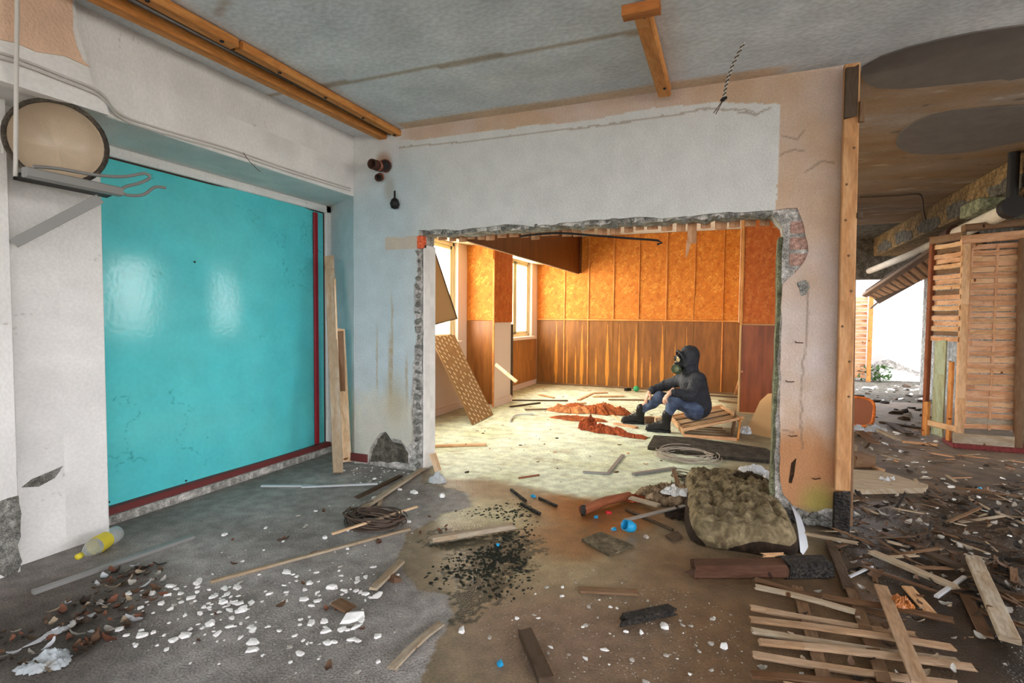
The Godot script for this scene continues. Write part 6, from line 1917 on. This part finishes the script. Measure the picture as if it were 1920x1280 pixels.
	lay("metal_strip", "thin bright strip in the splinters by the propped plank", "strip", Vector3(0.930, 0.000, 0.889), Vector3(1.135, 0.000, 0.586), 0.02, 0.012, "bright_metal", 0.0, "", 0.03)
	lay("metal_strip", "thin bright strip beside the charred beam end", "strip", Vector3(0.588, 0.000, 0.797), Vector3(0.727, 0.000, 0.609), 0.014, 0.010, "bright_metal", 0.0, "", 0.02)
	var am := cloth("amber_wrapper", "crumpled amber plastic wrapper on the slatted frame", Vector3(0.753, 0.030, 1.045), 0.05, 0.04, 0.4, 0.06, "amber_plastic", 61.0, 2.0)
	am.set_meta("category", "wrapper")
	# ---- behind the pier
	tag(obj("pale_board", flat(PackedVector2Array([Vector2(0.995, -1.496), Vector2(1.224, -1.562), Vector2(1.477, -1.225), Vector2(1.431, -1.118), Vector2(0.865, -0.827)]), 0.04), M.grey_wood), "pale flat board on the floor behind the timber post", "board")
	lay("card_box", "open brown box beside the timber post", "box", Vector3(1.024, 0.000, -1.811), Vector3(1.191, 0.000, -1.885), 0.22, 0.11, "brown_wood", 0.0)
	lay("wood_stick", "pale stick lying before the brown box", "stick", Vector3(1.182, 0.000, -1.861), Vector3(1.280, 0.000, -1.695), 0.04, 0.02, "pine", 0.01)
	lay("floor_plank", "brown plank in the heap beyond the post", "plank", Vector3(1.392, 0.000, -3.415), Vector3(1.418, 0.000, -2.661), 0.09, 0.02, "brown_wood", 0.02, "", 0.05)
	lay("floor_plank", "longer pale plank crossing the heap beyond the post", "plank", Vector3(1.546, 0.000, -3.649), Vector3(1.652, 0.000, -2.817), 0.06, 0.02, "grey_wood", 0.02, "", 0.08)
	lay("floor_plank", "thin plank lying before the narrow slat screen", "plank", Vector3(1.764, 0.000, -3.164), Vector3(2.090, 0.000, -3.119), 0.05, 0.02, "pine", 0.02)
	lay("floor_plank", "dark plank in the doorway to the bright yard", "plank", Vector3(1.833, 0.000, -4.440), Vector3(2.299, 0.000, -4.130), 0.08, 0.02, "dark_wood", 0.02)
	lay("floor_plank", "dark plank crossing the doorway heap", "plank", Vector3(1.894, 0.000, -4.235), Vector3(1.939, 0.000, -3.570), 0.09, 0.02, "dark_wood", 0.02, "", 0.02)
	var wp := cloth("white_paper", "crumpled white paper on the heap behind the timber post", Vector3(1.561, 0.060, -3.412), 0.12, 0.07, 0.3, 0.08, "white_film", 71.0, 2.0)
	wp.set_meta("category", "paper")
	wp = cloth("white_paper", "second smaller crumpled white paper beside the first one", Vector3(1.391, 0.050, -3.386), 0.08, 0.07, 0.3, 0.09, "white_film", 73.0, 2.0)
	wp.set_meta("category", "paper")
	var cb := thing("chair_back", "orange brown moulded chair back showing beside the timber post", "chair", Vector3(1.476, 0.000, -3.968))
	var cs := st_new()
	var cp := PackedVector2Array()
	for i in 24:
		var a := TAU * i / 24.0
		cp.append(Vector2(signf(cos(a)) * pow(absf(cos(a)), 0.5) * 0.24, 0.20 + signf(sin(a)) * pow(absf(sin(a)), 0.5) * 0.18))
	prism(cs, cp, 0.03, Transform3D(Basis.from_euler(Vector3(-0.2, -0.4, 0)), Vector3(-0.06, 0, 0)))
	obj("shell", done(cs), M.leather_orange, cb)
	var rim := []
	for i in 25:
		var a := TAU * i / 24.0
		rim.append(Transform3D(Basis.from_euler(Vector3(-0.2, -0.4, 0)), Vector3(-0.06, 0, 0)) * Vector3(signf(cos(a)) * pow(absf(cos(a)), 0.5) * 0.24, 0.20 + signf(sin(a)) * pow(absf(sin(a)), 0.5) * 0.18, 0.0))
	obj("rim", tubem(rim, 0.018, 6), tint("rim_orange", "orange_cloth", Color(1.3, 1.3, 1.1)), cb)
	# ---- small bright things
	var cup := thing("blue_cup", "broken bright blue plastic cup lying on its side", "cup", Vector3(-0.571, 0.000, 0.602))
	var cu := st_new()
	lathe(cu, [Vector2(0, 0), Vector2(0.03, 0), Vector2(0.038, 0.035), Vector2(0.036, 0.04), Vector2(0.034, 0.075), Vector2(0.030, 0.075), Vector2(0.032, 0.04), Vector2(0.026, 0.005), Vector2(0, 0.005)], Transform3D(Basis.from_euler(Vector3(0.9, 0.3, 0.9)), Vector3(0.02, 0.035, 0)), 18)
	obj("cup", done(cu), M.blue_plastic, cup)
	k = 0
	for e in [[Vector3(-0.767, 0.000, 0.322), "red_plastic", 0.022, "red plastic cap next to the orange red log"], [Vector3(-0.830, 0.000, 0.437), "blue_plastic", 0.018, "blue scrap by the end of orange red log"], [Vector3(-0.673, 0.000, 0.600), "blue_plastic", 0.02, "flat blue scrap left of the blue cup"], [Vector3(-1.363, -0.000, 0.206), "blue_plastic", 0.03, "blue grey scrap amid the black sticks"], [Vector3(-1.257, 0.000, 1.117), "blue_plastic", 0.012, "tiny blue scrap beside the moss patch"], [Vector3(-0.808, 0.000, 2.118), "blue_plastic", 0.02, "pale blue scrap at the lower edge of floor"], [Vector3(1.875, 0.000, -1.415), "blue_plastic", 0.02, "blue scrap in the litter before the slat screen"], [Vector3(-0.464, 0.000, 0.637), "wire_grey", 0.025, "pale loop shaped scrap beside blue cup"]]:
		var c := obj("plastic_scrap", chip_mesh(6, e[2], 0.016, 1.2), M[e[1]])
		c.position = e[0]
		c.rotation.y = k * 1.7
		tag(c, e[3], "scrap")
		k += 1
	tag(obj("pale_tile", flat(PackedVector2Array([Vector2(-0.819, 0.852), Vector2(-0.740, 0.685), Vector2(-0.506, 0.816), Vector2(-0.619, 0.997)]), 0.012), tint("tile_grime", "rough_concrete", Color(0.8, 0.72, 0.6))), "thin muddy square tile lying before the blue cup", "tile")
	tag(obj("dark_tile", flat(PackedVector2Array([Vector2(-0.358, 0.583), Vector2(-0.294, 0.482), Vector2(-0.256, 0.556), Vector2(-0.303, 0.654)]), 0.012), M.dark_wood), "small dark square scrap beside the mattress corner", "tile")
	# clear bottle with a yellow label
	var b0 := Vector3(-3.226, 0.000, 2.228)
	var b1 := Vector3(-3.372, 0.000, 1.940)
	var bo := thing("plastic_bottle", "crushed clear plastic bottle with a yellow label by the white pilaster", "bottle", b0)
	var bd := (b1 - b0).normalized()
	var bf := frame_of(bd, Vector3.UP)
	var bxf := Transform3D(Basis(bf.y, bf.x, -bf.z), Vector3(0, 0.048, 0))
	var bs := st_new()
	lathe(bs, [Vector2(0.0, 0.0), Vector2(0.013, 0), Vector2(0.014, 0.03), Vector2(0.03, 0.06), Vector2(0.046, 0.1), Vector2(0.048, 0.16), Vector2(0.044, 0.2), Vector2(0.049, 0.25), Vector2(0.047, 0.3), Vector2(0.035, 0.315), Vector2(0, 0.31)], bxf, 20)
	obj("bottle", done(bs), M.clear_plastic, bo)
	var lbs := st_new()
	lathe(lbs, [Vector2(0.0475, 0.12), Vector2(0.0495, 0.14), Vector2(0.0470, 0.2), Vector2(0.0475, 0.21)], bxf, 20)
	obj("label_band", done(lbs), M.yellow_label, bo)
	var cps := st_new()
	lathe(cps, [Vector2(0, -0.016), Vector2(0.016, -0.016), Vector2(0.016, 0.01), Vector2(0.0, 0.01)], bxf, 16)
	obj("cap", done(cps), M.yellow_label, bo)
	# white bags and foam lumps
	k = 0
	for e in [[Vector3(-2.211, 0.000, 0.175), 0.075, 0.06, 0.09, "clear bag slumped against the short pale plank"], [Vector3(-2.414, 0.000, 2.796), 0.09, 0.06, 0.06, "crumpled clear bag among chips near the pilasters"], [Vector3(-2.621, 0.000, 2.632), 0.13, 0.025, 0.02, "torn white sheet strip near the second pilaster"], [Vector3(1.215, 0.000, -1.261), 0.06, 0.1, 0.08, "white paper tuft on the pale flat board"], [Vector3(0.187, 0.000, -1.191), 0.12, 0.08, 0.09, "white crumpled bag behind the mattress head"], [Vector3(0.328, 0.000, -1.046), 0.05, 0.05, 0.1, "bluish white bag wedged between mattress and pier"], [Vector3(0.169, 0.000, -2.987), 0.1, 0.07, 0.1, "pink and white wrappers beside the bent hardboard"]]:
		var c := cloth("crumpled_bag", e[4], e[0], e[1], e[2], k * 0.8, e[3], "film_clear" if k in [0, 1] else "white_film", 80.0 + k * 3.0, 0.8)
		c.set_meta("category", "bag")
		k += 1
	k = 0
	for e in [[Vector3(-2.228, 0.000, 0.491), 0.05, "biggest white foam lump before the jamb"], [Vector3(-2.001, 0.000, 0.473), 0.06, "long white foam lump near the clear bag"], [Vector3(-2.429, 0.000, 0.713), 0.035, "white lump beside the brown plank"], [Vector3(-2.376, 0.000, 0.472), 0.03, "small white lump under the brown plank end"], [Vector3(-2.269, 0.000, 1.428), 0.03, "white lump near the shorter thin batten"], [Vector3(-2.860, 0.000, 1.641), 0.028, "white lump close to the dull metal strip"], [Vector3(-1.946, 0.000, 1.006), 0.03, "white lump at the tip of shorter batten"], [Vector3(-1.048, 0.000, 1.975), 0.035, "upright white lump at the lower floor"], [Vector3(-1.540, 0.000, 2.082), 0.07, "wide white plaster slab below the short brown board"], [Vector3(-1.813, 0.000, 1.898), 0.04, "white plaster slab above the short brown board"], [Vector3(-0.248, -0.000, 1.595), 0.035, "white flat lump beyond dark flaky bark"], [Vector3(-0.001, 0.000, 1.653), 0.03, "white lump close to the slatted frame"]]:
		var c := obj("foam_lump", chip_mesh(7, e[1] * 0.62, e[1] * 0.4, 1.5), M.plaster_chip)
		c.position = e[0]
		c.rotation.y = k * 2.1
		tag(c, e[2], "rubble")
		k += 1

func cloth_mesh(rx: float, rz: float, H: float, seed_o: float) -> ArrayMesh:
	var rad := func(an: float) -> float: return (1.0 / Vector2(cos(an) / rx, sin(an) / rz).length()) * (1.0 + 0.3 * nz(cos(an), sin(an), 2.0, seed_o))
	var hf := func(x: float, z: float, r: float) -> float: return maxf(0.002, H * pow(maxf(1.0 - r * r, 0.0), 0.5) * (0.5 + absf(nz(x, z, 18.0, seed_o + 4.0)) + 0.5 * absf(nz(x, z, 40.0, seed_o + 7.0))))
	return heap(rad, hf, 16, 60)

# ------------------------------------------------------------------ scattered fragments, each its own object
var strewn := {}

func ordinal(n: int) -> String:
	if n == 1:
		return "nearest one"
	var e := "th"
	if n % 100 < 11 or n % 100 > 13:
		e = ["th", "st", "nd", "rd", "th", "th", "th", "th", "th", "th"][n % 10]
	return "%d%s nearest" % [n, e]

func name_strewn():
	# each fragment is told by its look and by its rank from the closest landmark on the floor
	var marks := [["clear bottle", Vector3(-3.298, 0.000, 2.093)], ["near tip of longest batten", Vector3(-2.411, 0.000, 2.107)], ["far tip of longest batten", Vector3(-1.858, 0.000, 1.105)], ["dull metal strip's far end", Vector3(-2.988, 0.000, 1.749)], ["white pilaster's foot", Vector3(-3.173, 0.000, 2.470)],
		["torn white sheet strip", Vector3(-2.621, 0.000, 2.632)], ["brown wire tangle", Vector3(-2.118, 0.000, 1.141)], ["angled stick with a lump", Vector3(-1.609, 0.000, 1.727)], ["short brown board", Vector3(-1.638, 0.000, 2.027)], ["curved grey bark strip", Vector3(-1.164, 0.000, 2.155)],
		["leaning planks", Vector3(-3.138, 0.000, 0.196)], ["clear bag by the jamb", Vector3(-2.211, 0.000, 0.175)], ["grey splintered plank", Vector3(-1.466, 0.000, 1.072)], ["dark greenish plank", Vector3(-0.690, 0.000, 2.029)], ["sunken brown plank", Vector3(-0.539, 0.000, 1.398)],
		["dark flaky bark", Vector3(-0.334, 0.000, 1.558)], ["blue cup", Vector3(-0.571, 0.000, 0.602)], ["charred beam's red end", Vector3(-0.160, 0.000, 1.068)], ["charred beam's black end", Vector3(0.464, 0.000, 0.787)], ["post's charred foot", Vector3(0.690, 0.000, -0.070)],
		["amber wrapper", Vector3(0.771, 0.000, 0.978)], ["propped grey white plank", Vector3(1.174, 0.000, 0.800)], ["pale flat board", Vector3(1.206, 0.000, -1.304)], ["brown box", Vector3(1.107, 0.000, -1.848)], ["orange chair back", Vector3(1.476, 0.000, -3.968)],
		["large slat screen", Vector3(2.436, 0.000, -2.922)], ["narrow slat screen", Vector3(2.172, 0.000, -3.321)], ["long narrow plank's middle", Vector3(0.909, 0.000, 0.596)], ["dark plank behind propped plank", Vector3(1.128, 0.000, 0.402)], ["blue scrap in the litter", Vector3(1.875, 0.000, -1.415)],
		["slatted pallet's cross slat", Vector3(0.346, 0.000, 1.368)], ["bright wall's foot", Vector3(3.350, 0.000, -9.781)], ["green ball", Vector3(-1.627, 0.000, -6.082)], ["wire coil on pale floor", Vector3(-0.399, 0.000, -1.468)], ["kinked grey strip", Vector3(-0.963, 0.000, -0.610)], ["dashed board's foot", Vector3(-3.003, 0.000, -2.366)],
		["pale plank by the jamb", Vector3(-2.644, 0.000, -0.982)], ["far boot", Vector3(-1.134, 0.000, -2.954)], ["two metal strips", Vector3(-3.058, 0.000, 0.715)], ["white lump by thin batten", Vector3(-2.269, 0.000, 1.428)]]
	for kind in strewn:
		var all: Array = strewn[kind]
		for e in all:
			var best := 0
			var bd := 1e9
			for k in marks.size():
				var d: float = marks[k][1].distance_to(e[0].position)
				if d < bd:
					bd = d
					best = k
			var rank := 1
			for f in all:
				if marks[best][1].distance_to(f[0].position) < bd:
					rank += 1
			e[0].set_meta("label", "%s, %s to the %s" % [e[1], ordinal(rank), marks[best][0]])

func inside(poly: PackedVector2Array) -> Vector3:
	var lo := poly[0]
	var hi := poly[0]
	for p in poly:
		lo = lo.min(p)
		hi = hi.max(p)
	for t in 60:
		var q := Vector2(rng.randf_range(lo.x, hi.x), rng.randf_range(lo.y, hi.y))
		if Geometry2D.is_point_in_polygon(q, poly):
			return Vector3(q.x, 0, q.y)
	return Vector3(poly[0].x, 0, poly[0].y)

func scatter(called: String, label: String, cat: String, group: String, meshes: Array, mats: Array, count: int, poly: PackedVector2Array, s0: float, s1: float, tilt := 0.15, lift := 0.0):
	for i in count:
		var o := obj(called, meshes[i % meshes.size()], M[mats[i % mats.size()]])
		var p := inside(poly)
		var s := lerpf(s0, s1, pow(rng.randf(), 2.0))
		o.transform = Transform3D(Basis.from_euler(Vector3(rng.randf_range(-tilt, tilt), rng.randf() * TAU, rng.randf_range(-tilt, tilt))).scaled(Vector3(s, s, s)), p + Vector3(0, rng.randf() * lift, 0))
		tag(o, label, cat, group)
		var size := "small " if s < s0 + (s1 - s0) * 0.25 else ("big " if s > s0 + (s1 - s0) * 0.7 else "")
		var hue: String = {"plaster_chip": "white ", "grey_chip": "grey ", "leaf_brown": "brown ", "leaf_red": "reddish ", "dirt": "blackish ", "dark_wood": "dark ", "charred_wood": "black ", "wet_wood": "wet brown ", "grey_wood": "grey ", "brown_wood": "brown ", "lath_wood": "tan ", "white_film": "whitish "}.get(mats[i % mats.size()], "")
		if not strewn.has(called):
			strewn[called] = []
		strewn[called].append([o, size + hue + called.replace("_", " ")])

func build_debris():
	var chips := []
	for i in 9:
		chips.append(chip_mesh(5 + i % 3, 0.03, 0.013, 1.0 + 0.25 * (i % 4)))
	var near_chips := PackedVector2Array([Vector2(-2.690, 2.319), Vector2(-2.405, 2.020), Vector2(-2.097, 1.823), Vector2(-1.773, 1.616), Vector2(-1.339, 2.128), Vector2(-1.563, 2.381), Vector2(-1.852, 2.575), Vector2(-2.369, 2.608)])
	var dense := PackedVector2Array([Vector2(-2.383, 2.188), Vector2(-2.225, 2.063), Vector2(-1.835, 2.340), Vector2(-2.087, 2.488)])
	var wide := PackedVector2Array([Vector2(-2.932, 1.245), Vector2(-2.250, 0.582), Vector2(-1.553, 1.047), Vector2(-1.667, 1.571), Vector2(-1.170, 1.924), Vector2(-1.213, 2.371), Vector2(-1.711, 2.598), Vector2(-2.500, 2.292)])
	scatter("plaster_chip", "white plaster chip on the grey floor before the turquoise panel", "chip", "white plaster chips on the grey floor", chips, ["plaster_chip"], 150, near_chips, 0.22, 0.9)
	scatter("plaster_chip", "white plaster chip on the grey floor before the turquoise panel", "chip", "white plaster chips on the grey floor", chips, ["plaster_chip"], 42, dense, 0.3, 0.95, 0.3, 0.01)
	scatter("plaster_chip", "white plaster chip on the grey floor before the turquoise panel", "chip", "white plaster chips on the grey floor", chips, ["plaster_chip", "grey_chip"], 110, wide, 0.15, 0.6)
	var mud := PackedVector2Array([Vector2(-0.981, 1.934), Vector2(-0.762, 1.181), Vector2(-0.174, 1.241), Vector2(0.089, 1.387), Vector2(0.080, 1.853), Vector2(-0.653, 2.163)])
	scatter("pale_crumb", "pale crumb on the brown muddy floor before the charred beam", "chip", "pale crumbs on the mud", chips, ["grey_chip", "plaster_chip", "grey_chip"], 90, mud, 0.12, 0.55)
	var jambfoot := PackedVector2Array([Vector2(-3.138, 0.232), Vector2(-2.988, -0.022), Vector2(-2.434, 0.060), Vector2(-2.433, 0.454), Vector2(-2.865, 0.495)])
	scatter("mortar_crumb", "mortar crumb at the foot of the broken jamb", "chip", "mortar crumbs under the jamb", chips, ["grey_chip", "plaster_chip"], 60, jambfoot, 0.15, 0.7)
	var leaves := []
	for i in 5:
		leaves.append(scrap_mesh(0.07, 0.04, 0.012))
	var leafy := PackedVector2Array([Vector2(-2.741, 2.683), Vector2(-2.986, 2.238), Vector2(-2.822, 2.068), Vector2(-2.527, 2.192), Vector2(-2.367, 2.524), Vector2(-2.321, 2.840), Vector2(-3.0, 2.9)])
	scatter("dry_leaf", "curled dry brown leaf in the litter along the white pilasters", "leaf", "dry leaves by the pilasters", leaves, ["leaf_brown", "leaf_red", "dirt", "dark_wood"], 160, leafy, 0.35, 0.95, 0.5, 0.015)
	scatter("dry_leaf", "lone dry brown leaf on the grey floor", "leaf", "lone leaves on the grey floor", leaves, ["leaf_brown", "leaf_red"], 26, wide, 0.4, 0.8, 0.3, 0.004)
	scatter("grey_scrap", "grey torn scrap in the litter along the white pilasters", "scrap", "grey scraps by the pilasters", leaves, ["grey_chip", "white_film", "grey_wood"], 40, leafy, 0.5, 1.2, 0.5, 0.02)
	# litter of splinters beside and behind the pier
	var spl := []
	for i in 10:
		spl.append(board(Vector3(-0.09 - 0.012 * i, 0.008, 0), Vector3(0.09 + 0.012 * i, 0.008, 0), 0.018 + 0.006 * (i % 4), 0.008, Vector3.UP, 0.06))
	var right := PackedVector2Array([Vector2(0.888, -0.796), Vector2(1.479, -0.989), Vector2(2.352, -1.892), Vector2(1.081, 1.366), Vector2(0.982, 0.746), Vector2(0.621, 0.720), Vector2(0.537, 0.230), Vector2(0.733, -0.089)])
	var rear := PackedVector2Array([Vector2(1.444, -3.953), Vector2(2.458, -4.809), Vector2(2.025, -2.738), Vector2(2.662, -2.686), Vector2(2.206, -1.517), Vector2(0.901, -0.871)])
	scatter("wood_splinter", "splinter of dark wood in the wet litter beside the pier", "splinter", "splinters beside the pier", spl, ["dark_wood", "wet_wood", "charred_wood", "grey_wood", "dark_wood", "brown_wood"], 190, right, 0.3, 1.15, 0.25, 0.03)
	scatter("wood_splinter", "splinter in the dry litter before the slat screens", "splinter", "splinters before the slat screens", spl, ["dark_wood", "grey_wood", "brown_wood", "lath_wood"], 70, rear, 0.35, 1.0, 0.2, 0.02)
	scatter("bark_flake", "dark curled flake in the wet litter beside the pier", "flake", "flakes beside the pier", leaves, ["dirt", "dark_wood", "charred_wood", "leaf_brown", "grey_chip"], 190, right, 0.5, 1.3, 0.5, 0.03)
	scatter("rubble_chip", "grey chip of rubble before the slat screens", "chip", "rubble chips before the slat screens", chips, ["grey_chip", "plaster_chip", "dirt"], 110, rear, 0.3, 1.4, 0.3)
	scatter("rubble_chip", "pale chip in the wet litter beside the pier", "chip", "pale chips beside the pier", chips, ["grey_chip", "plaster_chip", "grey_chip", "dirt"], 70, right, 0.25, 0.9, 0.3, 0.02)
	var frame := PackedVector2Array([Vector2(0.346, 0.961), Vector2(0.841, 0.778), Vector2(1.227, 0.993), Vector2(1.052, 1.441), Vector2(0.116, 1.837)])
	scatter("bark_flake", "pale dry flake caught on the slatted frame", "flake", "flakes on the slatted frame", leaves, ["grey_chip", "grey_wood", "leaf_brown", "dirt"], 60, frame, 0.3, 0.8, 0.4, 0.03)
	var yard := PackedVector2Array([Vector2(2.344, -8.795), Vector2(4.054, -10.128), Vector2(2.525, -4.841), Vector2(1.593, -4.619)])
	scatter("yard_rubble", "rubble lump on the passage floor towards the bright wall", "rubble", "rubble in the passage", chips, ["dirt", "grey_chip", "dark_wood", "plaster_chip"], 90, yard, 0.8, 3.5, 0.3)
	# crumbs in the orange room
	var room := PackedVector2Array([Vector2(-3.331, -1.760), Vector2(-2.848, -3.002), Vector2(-3.486, -5.940), Vector2(-0.349, -5.882), Vector2(-0.564, -0.950), Vector2(-1.105, -0.059), Vector2(-2.305, -0.175)])
	scatter("floor_crumb", "brown crumb on the pale floor of the papered room", "crumb", "crumbs on the pale floor", leaves + chips, ["leaf_brown", "brown_wood", "grey_chip", "lath_wood", "dirt"], 120, room, 0.25, 0.9, 0.2)
	name_strewn()
	# black moss crumbs, uncountable
	var moss := MultiMesh.new()
	moss.transform_format = MultiMesh.TRANSFORM_3D
	moss.mesh = chip_mesh(5, 0.009, 0.0035, 1.6)
	moss.instance_count = 1000
	var mossy := [[Vector2(-1.189, 1.294), 0.22, 0.4], [Vector2(-1.552, 1.152), 0.14, 0.1], [Vector2(-1.118, 1.617), 0.08, 0.2], [Vector2(-1.422, 0.586), 0.25, 0.2], [Vector2(-2.758, 2.554), 0.5, 0.35], [Vector2(-2.956, 0.022), 0.3, 0.08]]
	var grit_mat: StandardMaterial3D = M.dirt
	for i in 1000:
		var g = mossy[(i * 7) % 6 if i % 3 == 0 else 0]
		var an := rng.randf() * TAU
		var r := sqrt(rng.randf()) * (0.8 + 0.4 * sin(an * 3.0) + rng.randf_range(-0.3, 0.4))
		var s := rng.randf_range(0.4, 1.5)
		moss.set_instance_transform(i, Transform3D(Basis.from_euler(Vector3(0, an * 3.0, 0)).scaled(Vector3(s, s, s)), Vector3(g[0].x + cos(an) * r * g[1], 0.0, g[0].y + sin(an) * r * g[2])))
	var mi := MultiMeshInstance3D.new()
	mi.multimesh = moss
	mi.material_override = tint("moss_black", "dirt", c8(34, 36, 28))
	mi.name = "moss_crumbs"
	mi.set_meta("kind", "stuff")
	add_child(mi, true)
	tag(mi, "black moss and dirt crumbs strewn over the damp floor", "dirt")
	var grit := MultiMesh.new()
	grit.transform_format = MultiMesh.TRANSFORM_3D
	grit.mesh = moss.mesh
	grit.instance_count = 5000
	for i in 5000:
		var p := inside([wide, wide, right, near_chips, mud, right, wide, near_chips, right, wide][i % 10])
		var s := rng.randf_range(0.12, 0.5)
		grit.set_instance_transform(i, Transform3D(Basis.from_euler(Vector3(0, rng.randf() * TAU, 0)).scaled(Vector3(s, s, s)), p))
	mi = MultiMeshInstance3D.new()
	mi.multimesh = grit
	mi.material_override = M.grey_chip
	mi.name = "grit"
	mi.set_meta("kind", "stuff")
	add_child(mi, true)
	tag(mi, "fine pale grit strewn over the whole near floor", "grit")
